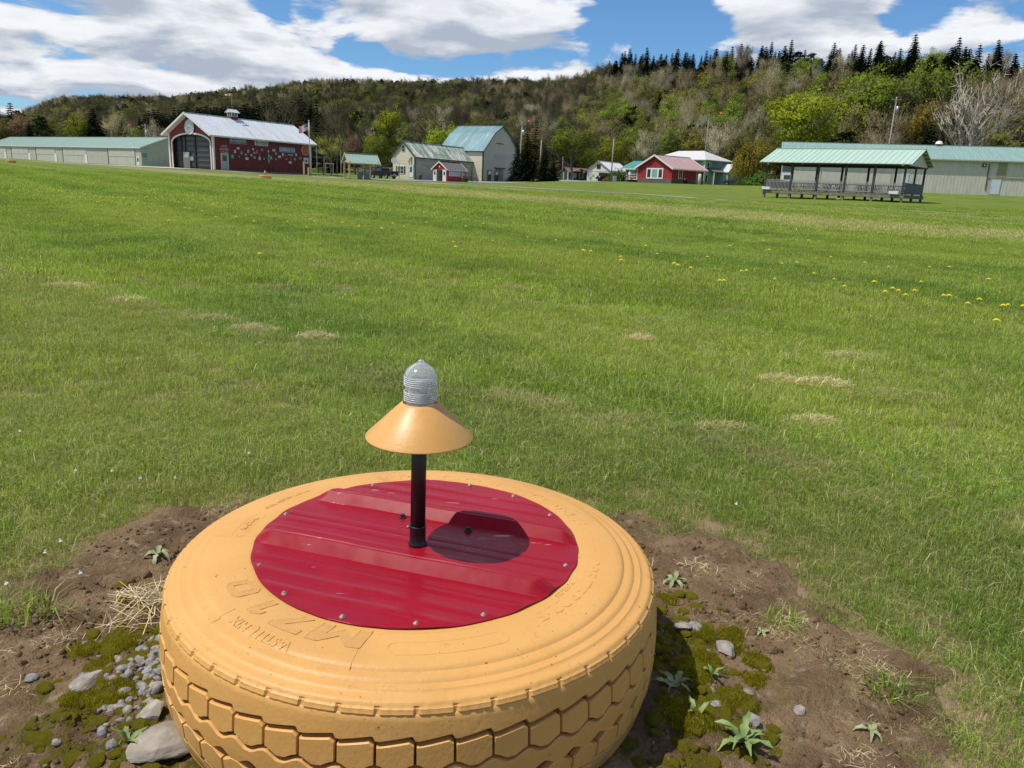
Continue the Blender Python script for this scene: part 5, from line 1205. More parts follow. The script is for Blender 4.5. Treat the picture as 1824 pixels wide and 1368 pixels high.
def wheel(parent, x, y, r=.37, wd=.24, side=1):
    t = MB().lathe([(r * .62, -wd / 2), (r * .93, -wd / 2), (r, -wd * .36), (r, wd * .36), (r * .93, wd / 2), (r * .62, wd / 2)], 24, closed=True).build('wheel', M['rubber'], parent, True)
    h = MB().lathe([(.0001, wd * .42), (r * .2, wd * .42), (r * .58, wd * .30), (r * .63, wd * .46), (r * .63, -wd * .4), (.0001, -wd * .4)], 20).build('rim', M['galv'], t)
    t.rotation_euler = (-side * PI / 2, 0, 0); t.location = (x, y, r); return t
def vehicle(name, lab, cat, x, y, rz, col_m, kind='suv', group=None):
    """local +x is the front; built from a side outline, glass and lamps"""
    r_ = thing(name, lab, cat, (x, y, gz(x, y) + .03), rz, group); L = 5.6 if kind == 'pickup' else 4.6; hw = .93
    if kind == 'pickup': side = [(-2.8, .45), (-2.85, .75), (-2.8, 1.28), (-.55, 1.30), (-.5, 1.75), (-.2, 1.88), (.75, 1.88), (1.35, 1.22), (2.6, 1.12), (2.78, .95), (2.8, .45)]
    else: side = [(-2.25, .45), (-2.3, .8), (-2.25, 1.05), (-2.0, 1.65), (-1.7, 1.74), (.3, 1.74), (1.05, 1.12), (2.1, 1.0), (2.28, .8), (2.28, .45)]
    low = [p for p in side if p[1] <= 1.31]; mb = MB(); mb.prism([(a, -hw, b) for a, b in low], (0, 2 * hw, 0)); mb.build('body', col_m, r_, bevel=.06)
    cab = [p for p in side if p[1] > 1.0 and (-.6 if kind == 'pickup' else -2.3) < p[0] < 1.4]; k = len(cab); mb = MB()
    for s_ in (-1, 1): mb.v += [(a, s_ * (hw - .04 - max(0, b - 1.1) * .22), b - .02) for a, b in cab]
    mb.f += [tuple(range(k)), tuple(range(k, 2 * k))[::-1]] + [(i, (i + 1) % k, k + (i + 1) % k, k + i) for i in range(k)]
    mb.build('cabin', col_m, r_)
    z1, z2 = 1.28, 1.66; a0, a1 = (-.42, .92) if kind == 'pickup' else (-1.85, .45)
    for s_ in (-1, 1):
        y1, y2 = s_ * (hw - .03 - .18 * .22 + .012), s_ * (hw - .03 - .56 * .22 + .012)
        MB().prism([(a0, y1, z1), (a1 + .18, y1, z1), (a1 - .15, y2, z2), (a0 + .1, y2, z2)], (0, .01 * s_, 0)).build('side_window', M['window'], r_)
        MB().box((2.72 if kind == 'pickup' else 2.24, s_ * .68, .86), (.12, .34, .16)).build('headlight', M['white'], r_); MB().box((-2.81 if kind == 'pickup' else -2.27, s_ * .80, 1.02), (.08, .18, .36)).build('tail_light', M['red_lamp'], r_)
        wb = 1.75 if kind == 'pickup' else 1.38
        for a in (-wb, wb): wheel(r_, a, s_ * (hw - .10), .40 if kind == 'pickup' else .35, .25, s_)
    MB().box((-2.86 if kind == 'pickup' else -2.31, 0, .56), (.16, 1.8, .18)).build('bumper', M['galv'], r_)
    if kind == 'pickup':
        MB().b2((-2.65, -.78, 1.05), (-.6, .78, 1.29)).build('bed_floor', M['dark'], r_); MB().box((-2.84, 0, .78), (.03, .5, .14)).build('number_plate', M['white'], r_)
    return r_
vehicle('pickup_truck', 'black pickup truck parked by the fuel canopy, tail towards the field', 'pickup truck', -23.7, 137.2, math.radians(140), M['car_black'], 'pickup')

# ------------------------------------------------------------------ cream barn with peeling green roof
cb = thing('cream_barn', 'small cream barn with peeling green and white roof in front of the gambrel barn', 'barn', (-18.69, 140, 1.22), math.radians(59))
house(cb, 17.6, 4.95, 'x', 3.96, 6.33, M['grey_board'], M['patched_roof'], .28, .25, .08, .6, M['patched_roof'], flat('dark_trim', (.04, .06, .05)), trimw=.10)
mb = MB(); mb.prism([(-.03, 0, -.4), (-.03, 0, 3.94), (-.03, 2.475, 6.3), (-.03, 4.95, 3.94), (-.03, 4.95, -.4)], (.025, 0, 0)); mb.build('front_boards', M['cream_board'], cb)
u, z = on_face(cb, 'x0', 713.8, 302.5, -.03); window(cb, 'x0', u, z - .62, 1.25, 1.2, M['white'], M['window'], 2, 2, -.03, shutters=flat('dark_trim', (.04, .06, .05)))
u, z = on_face(cb, 'x0', 732.3, 316, -.03); door(cb, 'x0', u, z, .85, 2.15, M['white'], flat('pale_blue_frame', (.42, .52, .58)), M['window'], -.03, pane_box=(.25, .75, .42, .85))
u, z = on_face(cb, 'x0', 718.8, 264.5, -.03); window(cb, 'x0', u, z - .42, .50, .85, flat('grey_frame', (.30, .32, .30)), M['window'], 1, 2, -.03)
mb = MB(); u, z = on_face(cb, 'x0', 732.0, 287, -.03); mb.tube([(-.10, u + .25, z - .5), (-.12, u + .45, z - .1), (-.12, u + .2, z + .45), (-.10, u - .2, z + .75), (-.10, u - .15, z - .55)], .05, 6); mb.build('wall_scroll', M['brown_timber'], cb)
MB().box((-.02, -.02, 1.9), (.2, .2, 4.1)).build('corner_board', flat('dark_trim', (.04, .06, .05)), cb); MB().beam((10, -.05, -.2), (10, -.05, 3.7), .08, .08).build('downpipe', M['grey_metal'], cb)
p = at(703, 138.0); rs_ = thing('round_sign', 'round white sign on a bent grey pipe at the left corner of the cream barn', 'sign', (at(711, 138.5).x, 138.5, gz(at(711, 138.5).x, 138.5)), 0)
MB().tube([(0, 0, -.2), (0, 0, 2.4), (-.1, 0, 2.75), (-.35, 0, 2.9), (-.7, 0, 2.85)], .045, 8).build('pipe', M['galv'], rs_, True); MB().disc((-.9, -.02, 3.05), .52, 28, 'y', -.05).build('disc', M['white'], rs_)
p = at(748.5, 139.5); o = MB().lathe([(.0001, 0), (.30, 0), (.31, .3), (.30, .32), (.31, .6), (.30, .9), (.0001, .9)], 20).build('barrel', flat('barrel_red', (.10, .018, .016)), None, True); o.location = (p.x, 139.4, gz(p.x, 139.4)); tag(o, 'dark red barrel against the grey side of the cream barn', 'barrel')

# ------------------------------------------------------------------ gambrel barn
gb_ = thing('gambrel_barn', 'big pale barn with faded blue gambrel roof', 'barn', (-7.47, 154, 1.35), math.radians(59))
house(gb_, 13, 10.2, 'y', 5.86, 10.72, M['barn_board'], M['blue_roof'], .30, .30, .10, .62, M['blue_roof'], flat('dark_trim', (.04, .06, .05)), prof=[(0, 5.86), (3.5, 9.05), (6.5, 10.72), (9.5, 9.05), (13, 5.86)], trimw=.10)
mb = MB(); fbox(mb, 'x0', .1, 10.1, -.4, 5.6, .003, .03); mb.build('side_boards', M['cream_board'], gb_)
u, z = on_face(gb_, 'y0', 889, 321); fbox(MB(), 'y0', u - 2.0, u + 2.0, 2.62, 2.82, .02, .16).build('door_track', flat('green_black', (.05, .075, .055)), gb_)
for s_ in (-1, 1):
    dd = fbox(MB(), 'y0', u + (-1.35 if s_ < 0 else .04), u + (-.04 if s_ < 0 else 1.35), -.1, 2.6, .02, .09).build('barn_door', flat('barn_door_green', (.10, .14, .105)), gb_)
    for zz_ in (.05, 1.35):
        a = u + (-1.27 if s_ < 0 else .14); fb = MB(); fbox(fb, 'y0', a, a + 1.1, zz_, zz_ + 1.12, .09, .105); q = fb.build('door_panel', flat('barn_panel', (.34, .33, .28)), dd)
        xb = MB(); xb.beam((a, -.115, zz_), (a + 1.1, -.115, zz_ + 1.12), .02, .09); xb.beam((a, -.117, zz_ + 1.12), (a + 1.1, -.117, zz_), .02, .09); xb.build('cross_brace', flat('barn_door_green', (.10, .14, .105)), dd)
ua, z = on_face(gb_, 'y0', 881.5, 278.5); fbox(MB(), 'y0', ua, ua + 6.0, z - .35, z + .45, .02, .06).build('faded_board', flat('faded_board', (.46, .47, .50)), gb_)
mb = MB(); ux_, z = on_face(gb_, 'y0', 890.5, 256); fbox(mb, 'y0', ux_ - 1.4, ux_ + 1.4, z - .06, z + .06, .01, .10); mb.build('hay_door_rail', M['brown_timber'], gb_)
MB().box((-.02, -.02, 2.8), (.22, .22, 6.0)).build('corner_board', flat('dark_trim', (.04, .06, .05)), gb_)
for a, b, m_ in ((1.0, 2.0, 'cream_board'), (2.4, 3.2, 'dark'), (5.2, 6.2, 'dark')): fbox(MB(), 'x0', a, b, -.2, 2.1, .032, .07).build('lower_door', M[m_], gb_)

# ------------------------------------------------------------------ little red shed
sh = thing('red_shed', 'little red shed with white gable trim and open double doors', 'shed', (-11.9, 128, 1.06), math.radians(50))
house(sh, 4.3, 3.25, 'x', 1.95, 3.05, M['house_red'], M['dark_roof'], .25, .25, .07, 0, None, M['white_trim'], trimw=.10)
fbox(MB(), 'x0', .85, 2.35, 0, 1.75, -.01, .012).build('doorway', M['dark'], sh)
for u, tilt in ((2.75, .0), (.55, .0)): d_ = fbox(MB(), 'x0', u - .40, u + .40, .0, 1.85, .02, .08).build('door', M['offwhite'], sh); fbox(MB(), 'x0', u - .18, u + .18, 1.0, 1.5, .08, .09).build('pane', M['window'], d_)
fbox(MB(), 'x0', 1.75, 2.30, .05, 1.7, .015, .04).build('inner_curtain', flat('dark_green', (.02, .06, .045)), sh)
fbox(MB(), 'x0', 1.55, 1.75, 2.2, 2.4, .01, .12).build('lamp', M['white'], sh)
window(sh, 'y0', 1.15, .95, 1.35, .62, M['white'], flat('pale_sky_pane', (.40, .45, .52)), 3, 1, fw_=.06); window(sh, 'y0', 2.5, .95, .95, .62, M['white'], flat('pale_sky_pane', (.40, .45, .52)), 2, 1, fw_=.06)
fbox(MB(), 'y0', 3.35, 3.55, .7, 1.7, .01, .04).build('shutter', M['white_trim'], sh); fbox(MB(), 'y0', 3.75, 3.95, 1.0, 1.5, .01, .04).build('wall_sign', M['white'], sh)
def picnic_table(loc, rz, m, lab, grp=None):
    r_ = thing('picnic_table', lab, 'picnic table', loc, rz, grp)
    for k in range(5): MB().box((0, -.30 + .15 * k, .74), (1.85, .135, .04)).build('table_plank', m, r_)
    for s_ in (-1, 1):
        for k in (0, 1): MB().box((0, s_ * (.62 + .15 * k), .44), (1.85, .135, .04)).build('bench_plank', m, r_)
    for a in (-.65, .65):
        q = MB()
        q.beam((a, -.62, 0), (a, -.22, .72), .045, .09); q.beam((a + .05, .62, 0), (a + .05, .22, .72), .045, .09); q.build('leg', m, r_); MB().beam((a - .05, -.78, .39), (a - .05, .78, .39), .045, .09).build('bearer', m, r_)
    return r_
picnic_table((-8.15, 132.5, gz(-8.15, 132.5)), .9, M['deck'], 'weathered picnic table right of the little red shed')

# ------------------------------------------------------------------ red house with teal porch
rh = thing('red_house', 'small red house with faded pink roof, white gable trim and triple window', 'house', (28.3, 150, 2.40), math.radians(40))
house(rh, 9.6, 8.5, 'x', 3.0, 5.2, M['house_red'], M['pink_roof'], .55, .5, .10, .6, M['pink_roof'], M['white_trim'], .35, ('x0', 'y0'), trimw=.22)
mb = MB(); fbox(mb, 'x0', -.02, 8.5, -.5, .85, .03, .06); fbox(mb, 'y0', -.02, 9.6, -.5, .85, .03, .06); mb.build('foundation', M['found'], rh)
mb = MB(); fbox(mb, 'x0', -.02, 8.5, .85, .97, .03, .09); fbox(mb, 'y0', -.02, 9.6, .85, .93, .03, .07); mb.build('sill_band', flat('red_band', (.36, .10, .09)), rh)
ua, z = on_face(rh, 'x0', 1166.5, 309); win = MB(); fbox(win, 'x0', ua - 2.05, ua + 2.05, z - .95, z + 1.0, .03, .10).build('window_surround', M['white'], rh)
for du, w_, p_ in ((-1.42, .80, 'window'), (0, 1.35, 'window_pale'), (1.42, .80, 'window')): fbox(MB(), 'x0', ua + du - w_ / 2, ua + du + w_ / 2, z - .72, z + .78, .10, .115).build('pane', M[p_], rh)
u, z = on_face(rh, 'y0', 1212, 310); window(rh, 'y0', u, z - .75, 1.0, 1.45, M['white'], M['window'], 2, 1, -.03)
u, z = on_face(rh, 'y0', 1243.5, 312); fbox(MB(), 'y0', u - .7, u + .7, .3, 2.85, .03, .08).build('side_door', flat('grey_door', (.30, .31, .32)), rh)
fbox(MB(), 'x0', 4.0, 5.2, 3.6, 4.3, .0, .05).build('gable_vent', M['house_red'], rh)
wing = MB().b2((1.3, 8.5, -.4), (7.0, 13.0, 2.85)).build('wing', M['house_red'], rh)
MB().b2((1.24, 8.5, -.4), (1.29, 13.05, .85)).build('wing_foundation', M['found'], wing)
mb = MB(); mb.prism([(.1, 8.55, 2.72), (4.2, 8.55, 4.35), (8.2, 8.55, 2.72), (8.2, 8.55, 2.62), (4.2, 8.55, 4.22), (.1, 8.55, 2.62)], (0, 4.95, 0)); mb.build('teal_roof', M['teal_roof'], wing)
mb = MB(); mb.beam((.07, 8.55, 2.62), (.07, 13.5, 2.62), .04, .18); mb.beam((.1, 13.52, 2.64), (4.2, 13.52, 4.26), .04, .16); mb.build('porch_fascia', M['white_trim'], wing)
for b in (8.9, 10.9, 13.0): MB().box((.3, b, 1.7), (.13, .13, 1.95)).build('porch_post', M['white'], wing)
MB().b2((.15, 8.6, .62), (1.25, 13.1, .78)).build('porch_deck', M['offwhite'], wing)
mb = MB()
for z in (1.15, 1.65): mb.beam((.3, 8.9, z), (.3, 11.0, z), .06, .08)
mb.beam((.3, 11.0, 1.62), (-.9, 12.2, .85), .06, .08); mb.beam((.3, 11.0, 1.15), (-.9, 12.2, .4), .06, .08); mb.box((-.9, 12.2, .35), (.12, .12, 1.2)); mb.build('porch_rail', M['white'], wing)
for k in range(3): MB().b2((-.25 - .28 * k, 11.2, .42 - .2 * k), (.1 - .28 * k, 12.6, .48 - .2 * k)).build('step', M['offwhite'], wing)
window(wing, 'x0', 12.2, 1.2, .9, 1.25, M['white'], M['window'], 1, 1, 1.3); window(wing, 'x0', 10.9, 1.15, .8, 1.3, M['white'], M['window_pale'], 1, 1, 1.3)
fbox(MB(), 'x0', 9.0, 9.9, .8, 2.6, 0, .06, 1.3).build('front_door', flat('storm_door', (.36, .36, .34)), wing)
MB().disc((-.25, 10.4, 1.75), .30, 20, 'x', -.12).build('hanging_basket', M['white'], wing)
p = at(1243.8, 143); o = MB().lathe([(.0001, 0), (.28, 0), (.28, 1.75), (.2, 1.85), (.0001, 1.88)], 16).build('white_post', M['offwhite'], None, True); o.location = (p.x, 143, gz(p.x, 143)); tag(o, 'stout white post standing in front of the right end of the red house', 'post')
gr = thing('grill', 'black covered grill beside the long wall of the red house', 'grill', (at(1218.5, 147).x, 147, gz(at(1218.5, 147).x, 147)), .6); MB().b2((-.3, -.25, 0), (.3, .25, .7)).build('cabinet', M['car_black'], gr); MB().lathe([(.0001, 1.2), (.25, 1.12), (.45, .9), (.45, .7), (.0001, .7)], 16).build('lid', M['car_black'], gr, True)

# ------------------------------------------------------------------ mint house behind it
mh = thing('mint_house', 'tall mint green house with pale hipped roof behind the red house', 'house', (42.26, 185, 3.0), math.radians(40))
MB().b2((0, 0, -.5), (9.5, 16, 5.42)).build('wall', M['mint'], mh)
MB().b2((-.03, 1.0, 2.9), (-.003, 16, 5.4)).build('upper_boards', M['blue_grey'], mh); MB().b2((2.6, -.03, 2.9), (9.5, -.003, 5.3)).build('upper_boards', M['blue_grey'], mh)
o_ = .6; r_ = MB(); r_.v = [(-o_, -o_, 5.35), (9.5 + o_, -o_, 5.35), (9.5 + o_, 16 + o_, 5.35), (-o_, 16 + o_, 5.35), (4.75, 4.2, 7.75), (4.75, 11.8, 7.75), (-o_, -o_, 5.5), (9.5 + o_, -o_, 5.5), (9.5 + o_, 16 + o_, 5.5), (-o_, 16 + o_, 5.5)]
r_.f = [(3, 2, 1, 0), (6, 7, 4), (7, 8, 5, 4), (8, 9, 5), (9, 6, 4, 5), (0, 1, 7, 6), (1, 2, 8, 7), (2, 3, 9, 8), (3, 0, 6, 9)]; hr_ = r_.build('roof', M['white_roof'], mh)
MB().box((9.4, 1.2, 4.9), (.7, .7, 2.2)).build('chimney', M['brick'], hr_)
corner_trim(mh, 0, 0, 5.3, M['white'], .2, ((0, 0),))
wg = MB().prism([(5.6, -2.6, -.5), (5.6, -2.6, 3.1), (7.5, -2.6, 4.7), (9.4, -2.6, 3.1), (9.4, -2.6, -.5)], (0, 2.6, 0)).build('gable_wing', M['mint'], mh)
MB().prism([(5.3, -2.9, 3.0), (7.5, -2.9, 4.86), (9.7, -2.9, 3.0), (9.7, -2.9, 2.9), (7.5, -2.9, 4.74), (5.3, -2.9, 2.9)], (0, 2.95, 0)).build('wing_roof', M['white_roof'], wg)
MB().prism([(1.2, -2.0, 2.75), (1.2, 0, 3.75), (1.2, 0, 3.9), (1.2, -2.0, 2.88)], (4.4, 0, 0)).build('porch_roof', M['dark_roof'], mh)
for a in (1.4, 5.3): MB().box((a, -1.85, 1.2), (.14, .14, 3.2)).build('porch_post', M['white'], mh)
window(mh, 'y0', 1.3, 3.1, .75, 1.7, M['white'], M['window'], 1, 2); window(mh, 'y0', 1.0, .4, .75, 1.7, M['white'], M['window'], 1, 2, .0); window(wg, 'y0', 7.5, .3, .8, 1.8, M['white'], M['window'], 1, 2, -2.6)
fbox(MB(), 'y0', 3.1, 4.1, -.2, 2.1, 0, .06).build('door', M['white'], mh)

# ------------------------------------------------------------------ white garage, brown cabin, cars
ga_ = thing('garage', 'white garage with steep gable and pale roof left of the red house', 'garage', (19.38, 175, 2.55), math.radians(55))
house(ga_, 9, 5.7, 'x', 2.45, 4.3, M['offwhite'], M['white'], .3, .25, .08, 0, None, flat('grey_trim', (.26, .27, .25)), trimw=.08)
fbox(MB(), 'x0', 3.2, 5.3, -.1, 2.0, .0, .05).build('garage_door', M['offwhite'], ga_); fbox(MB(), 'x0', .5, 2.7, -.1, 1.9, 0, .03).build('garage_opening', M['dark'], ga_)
window(ga_, 'x0', 2.85, 2.75, .8, .8, flat('dark_trim', (.04, .06, .05)), M['window'], 1, 2, fw_=.08); MB().b2((-.06, -.1, 2.2), (-.01, 5.8, 2.32)).build('belt_board', M['white'], ga_)
vehicle('parked_car', 'dark car parked in front of the white garage', 'car', 18.35, 170.5, math.radians(205), M['car_black']); vehicle('parked_car', 'dark car at the right edge of the mint house', 'car', at(1304, 184).x, 184, math.radians(160), flat('car_grey', (.03, .034, .04), .2))
cbn = thing('cabin', 'low brown roofed cabin with white porch posts left of the white garage', 'cabin', (11.6, 196, 2.75), math.radians(20))
house(cbn, 5.5, 4.6, 'x', 2.0, 3.0, flat('cabin_wall', (.055, .05, .05)), M['brown_roof'], .5, .3, .08, 0, None, M['brown_timber'])
MB().prism([(.2, -2.2, 1.95), (2.4, -2.2, 2.75), (4.6, -2.2, 1.95), (4.6, -2.2, 1.83), (2.4, -2.2, 2.62), (.2, -2.2, 1.83)], (0, 2.4, 0)).build('porch_roof', M['brown_roof'], cbn)
for a, b in ((.3, -2.0), (4.5, -2.0), (-.6, -1.2), (-.6, 1.5)): MB().box((a, b, .9), (.2, .2, 2.0)).build('porch_post', M['white'], cbn)
window(cbn, 'y0', 1.4, .7, 1.2, .9, M['white'], M['window_pale'], 2, 1); window(cbn, 'y0', 3.4, .7, .9, .9, M['white'], M['window'], 1, 1)
MB().b2((-.8, -2.3, -.4), (5.6, 0, .02)).build('porch_floor', M['concrete'], cbn)
bb_ = thing('bird_box', 'white box on a brown post between the cabin and the garage', 'bird box', (at(1038.5, 186).x, 186, gz(at(1038.5, 186).x, 186)), 0); MB().box((0, 0, .9), (.14, .14, 1.9)).build('post', M['brown_timber'], bb_); MB().box((0, 0, 2.0), (.45, .3, .4)).build('box', M['white'], bb_, bevel=.03)
tank = thing('meter_box', 'small grey utility box at the foot of the pole by the red house', 'utility box', (at(1090.5, 141).x + .3, 141, gz(at(1090.5, 141).x + .3, 141)), .3); MB().box((0, 0, .45), (.55, .5, .95)).build('case', M['galv'], tank, bevel=.05); MB().box((0, -.26, .45), (.4, .02, .7)).build('lid', M['galv'], tank)

# ------------------------------------------------------------------ pavilion on posts
pv_ = thing('pavilion', 'open picnic pavilion on posts with pale green ribbed roof', 'pavilion', (34.56, 72, .86), math.radians(50))
PX, PY, DZ = 7.0, 13.15, .76
house(pv_, PX, PY, 'y', 3.55, 4.86, None, M['pav_roof'], .45, .5, .06, .50, M['pav_roof'], None, walls=False)
for y_, lab in ((-.02, None), (PY + .02, None)):
    MB().prism([(.1, y_, 3.35), (.1, y_, 3.5), (PX / 2, y_, 4.78), (PX - .1, y_, 3.5), (PX - .1, y_, 3.35)], (0, .04 if y_ > 0 else -.04, 0)).build('gable_board', M['barn_board'], pv_)
for k in range(5): MB().beam((.2 + k * .8, -.48, 3.52 + k * .298), (.2 + k * .8, PY + .48, 3.52 + k * .298), .05, .12).build('purlin', M['brown_timber'], pv_); MB().beam((PX - .2 - k * .8, -.48, 3.52 + k * .298), (PX - .2 - k * .8, PY + .48, 3.52 + k * .298), .05, .12).build('purlin', M['brown_timber'], pv_)
for i in range(6):
    y_ = .12 + i * (PY - .24) / 5
    for x_ in (.1, PX - .1): MB().box((x_, y_, (3.4 + DZ) / 2), (.17, .17, 3.4 - DZ)).build('post', M['dark_timber'], pv_); MB().box((x_ + .03, y_, .2), (.20, .20, 1.0)).build('footing_post', M['deck'], pv_)
    MB().box((PX / 2, y_, .2), (.2, .2, 1.0)).build('footing_post', M['deck'], pv_)
MB().box((PX - .1, PY * .36, 2.0), (.14, .14, 2.7)).build('post', M['dark_timber'], pv_); MB().box((3.6, .12, 2.0), (.15, .15, 2.7)).build('post', M['dark_timber'], pv_)
for x_ in (.1, PX - .1): MB().beam((x_, -.1, 3.42), (x_, PY + .1, 3.42), .14, .30).build('header_beam', M['brown_timber'], pv_)
for y_ in (.1, PY - .1): MB().beam((0, y_, 3.38), (PX, y_, 3.38), .14, .22).build('header_beam', M['dark_timber'], pv_)
for k in range(24): x_ = .02 + PX * (k + .5) / 24; MB().b2((x_ - .138, -.06, DZ - .045), (x_ + .138, PY + .06, DZ)).build('deck_plank', M['deck'], pv_)
for a, b in (((-.03, -.1, DZ - .19), (-.03, PY + .1, DZ - .19)), ((PX + .03, -.1, DZ - .19), (PX + .03, PY + .1, DZ - .19))): MB().beam(a, b, .05, .22).build('rim_joist', M['deck'], pv_)
MB().beam((0, -.08, DZ - .17), (PX, -.08, DZ - .17), .05, .30).build('rim_joist', M['slate_board'], pv_); MB().beam((0, PY + .08, DZ - .17), (PX, PY + .08, DZ - .17), .05, .30).build('rim_joist', M['deck'], pv_)
for x_, nm in ((.1, 'front'), (PX - .1, 'back')):
    for i in range(5):
        ya, yb = .12 + i * (PY - .24) / 5 + .09, .12 + (i + 1) * (PY - .24) / 5 - .09
        rl = MB(); rl.beam((x_, ya, DZ + 1.0), (x_, yb, DZ + 1.0), .12, .05); rl.beam((x_, ya, DZ + .86), (x_, yb, DZ + .86), .05, .08); rl.beam((x_, ya, DZ + .14), (x_, yb, DZ + .14), .05, .08); rr_ = rl.build('rail', M['grey_rail'], pv_)
        bl = MB()
        for y_ in spans(ya, yb, .14): bl.box((x_ + (-.03 if nm == 'front' else .03), y_, DZ + .5), (.045, .045, .78))
        bl.build('balusters', M['grey_rail'], rr_, kind='stuff')
for y_ in (.02, PY - .02):
    MB().b2((.2, y_ - .02, DZ + .98), (PX - .2, y_ + .06, DZ + 1.04)).build('rail', M['dark_timber'], pv_)
    for k in range(20): x_ = .25 + (PX - .5) * (k + .5) / 20; MB().b2((x_ - .15, y_ - .015, DZ + .12), (x_ + .15, y_ + .012 + .008 * (k % 2), DZ + .98)).build('side_board', M['slate_board'], pv_)
PW = Matrix.Translation(pv_.location) @ Matrix.Rotation(math.radians(50), 4, 'Z')
for i, (a, b, rz, lab) in enumerate([(2.2, 11.7, 1.57, 'dark picnic table at the far left inside the pavilion'), (2.0, 9.3, 1.57, 'dark picnic table second from the left inside the pavilion'), (2.2, 7.0, .2, 'dark picnic table in the middle of the pavilion'), (2.4, 3.9, 1.57, 'dark picnic table right of the middle inside the pavilion'), (2.4, 1.2, 1.57, 'dark picnic table nearest the right end of the pavilion')]):
    q = PW @ Vector((a, b, DZ)); picnic_table(q, math.radians(50) + rz, M['dark_timber'], lab, 'picnic tables in the pavilion')
for b, lab in ((12.75, 'white planter box on the left end of the pavilion rail edge'), (.75, 'white planter box on the right end of the pavilion rail edge')):
    q = PW @ Vector((-.18, b, DZ + .02)); o = thing('planter_box', lab, 'planter', q, math.radians(50), 'planter boxes on the pavilion'); MB().prism([(-.13, -.4, 0), (.13, -.4, 0), (.15, -.4, .26), (-.15, -.4, .26)], (0, .8, 0)).build('box', M['white'], o, bevel=.02); MB().b2((-.11, -.36, .2), (.11, .36, .25)).build('soil_fill', M['soil'], o)
for b, z in ((9.4, 3.42), (.35, 3.36), (12.9, 3.30)): MB().box((-.05, b, z), (.16, .22, .2)).build('flood_lamp', M['galv'], pv_)
for px_, lab in ((1494, 'pale round stone under the middle of the pavilion front'), (1559.5, 'pale round stone under the right part of the pavilion'), (1505, 'smaller stone next to the pale one under the pavilion')):
    q = at(px_, 74.5 if px_ > 1520 else 75.6); o = link(bpy.data.objects.new('stone', rock_mesh('stone', int(px_), M['stone'], .6, 2))); o.scale = (.27, .2, .22) if px_ != 1505 else (.12, .1, .1); o.location = (q.x, q.y, gz(q.x, q.y) + .08); tag(o, lab, 'stone', 'stones under the pavilion')

# ------------------------------------------------------------------ right hangar behind the pavilion
r2 = thing('hangar', 'long grey beige hangar with weathered green ribbed roof behind the pavilion', 'hangar', (84.05, 107.7, 2.42), math.radians(72.2))
house(r2, 15, 46.7, 'y', 4.78, 6.95, M['cream_siding'], M['green_roof2'], .55, .4, .1, .42, M['green_roof2'], flat('grey_gutter', (.34, .32, .28)), .45, ('x0', 'y0'), trimw=.12)
u, z = on_face(r2, 'x0', 1769.5, 346); door(r2, 'x0', u, max(z, 0), 1.15, 2.05, flat('pale_blue_door', (.52, .58, .64)), flat('frame_beige', (.40, .38, .32)), None, -.03)
ua = on_face(r2, 'x0', 1757, 319)[0]; fbox(MB(), 'x0', 2, ua, 2.35, 2.47, .03, .10).build('door_track', flat('beige_dark', (.24, .22, .17)), r2)
ub, uc = on_face(r2, 'x0', 1777.5, 300)[0], on_face(r2, 'x0', 1794, 300)[0]; fbox(MB(), 'x0', uc, ub, 2.5, 4.5, .03, .06).build('translucent_panel', flat('aged_panel', (.27, .25, .12)), r2)
ud = on_face(r2, 'x0', 1758.5, 315)[0]; fbox(MB(), 'x0', ud - .06, ud + .06, .8, 4.3, .03, .14).build('downpipe', M['brown_timber'], r2)
ue, z = on_face(r2, 'x0', 1753.3, 294.7); fl_ = fbox(MB(), 'x0', ue - .22, ue + .22, z - .22, z + .22, .03, .2).build('wall_lamp', M['dark'], r2); fbox(MB(), 'x0', ue - .1, ue + .1, z - .1, z + .1, .2, .22).build('lens', M['white'], fl_)
for a, b in ((1416, 1462), (1466, 1500), (1506, 1545), (1550, 1588)):
    ua, ub = on_face(r2, 'x0', a, 310)[0], on_face(r2, 'x0', b, 310)[0]; fbox(MB(), 'x0', ub, ua, -.2, 2.55, .03, .075).build('hangar_door', M['cream_siding'], r2); fbox(MB(), 'x0', ub, ua, 2.55, 2.66, .03, .10).build('door_rail', flat('beige_dark', (.24, .22, .17)), r2)
u = on_face(r2, 'x0', 1401, 320)[0]; door(r2, 'x0', u, 0, 1.5, 2.1, M['white'], None, M['window'], -.03); fbox(MB(), 'x0', u - .8, u + .8, 2.3, 3.4, .03, .06).build('window', M['window'], r2)
u = on_face(r2, 'x0', 1612, 315)[0]; fbox(MB(), 'x0', u - .5, u + .5, .1, 2.6, .03, .07).build('door', flat('pale_blue_door', (.52, .58, .64)), r2)
vp = on_face(r2, 'x0', 1673, 255, 7.5)[0]; v_ = MB().tube([(7.5, vp, 7.0), (7.5, vp, 9.0)], .16, 10).build('vent_pipe', M['dark'], r2); MB().tube([(7.5, vp, 9.0), (7.5, vp, 9.2)], .25, 10).build('vent_cap', M['dark'], v_); MB().lathe([(.55, 7.25), (.4, 7.6), (.2, 7.7)], 12, (7.5, vp, 0)).build('vent_flashing', M['white'], v_)

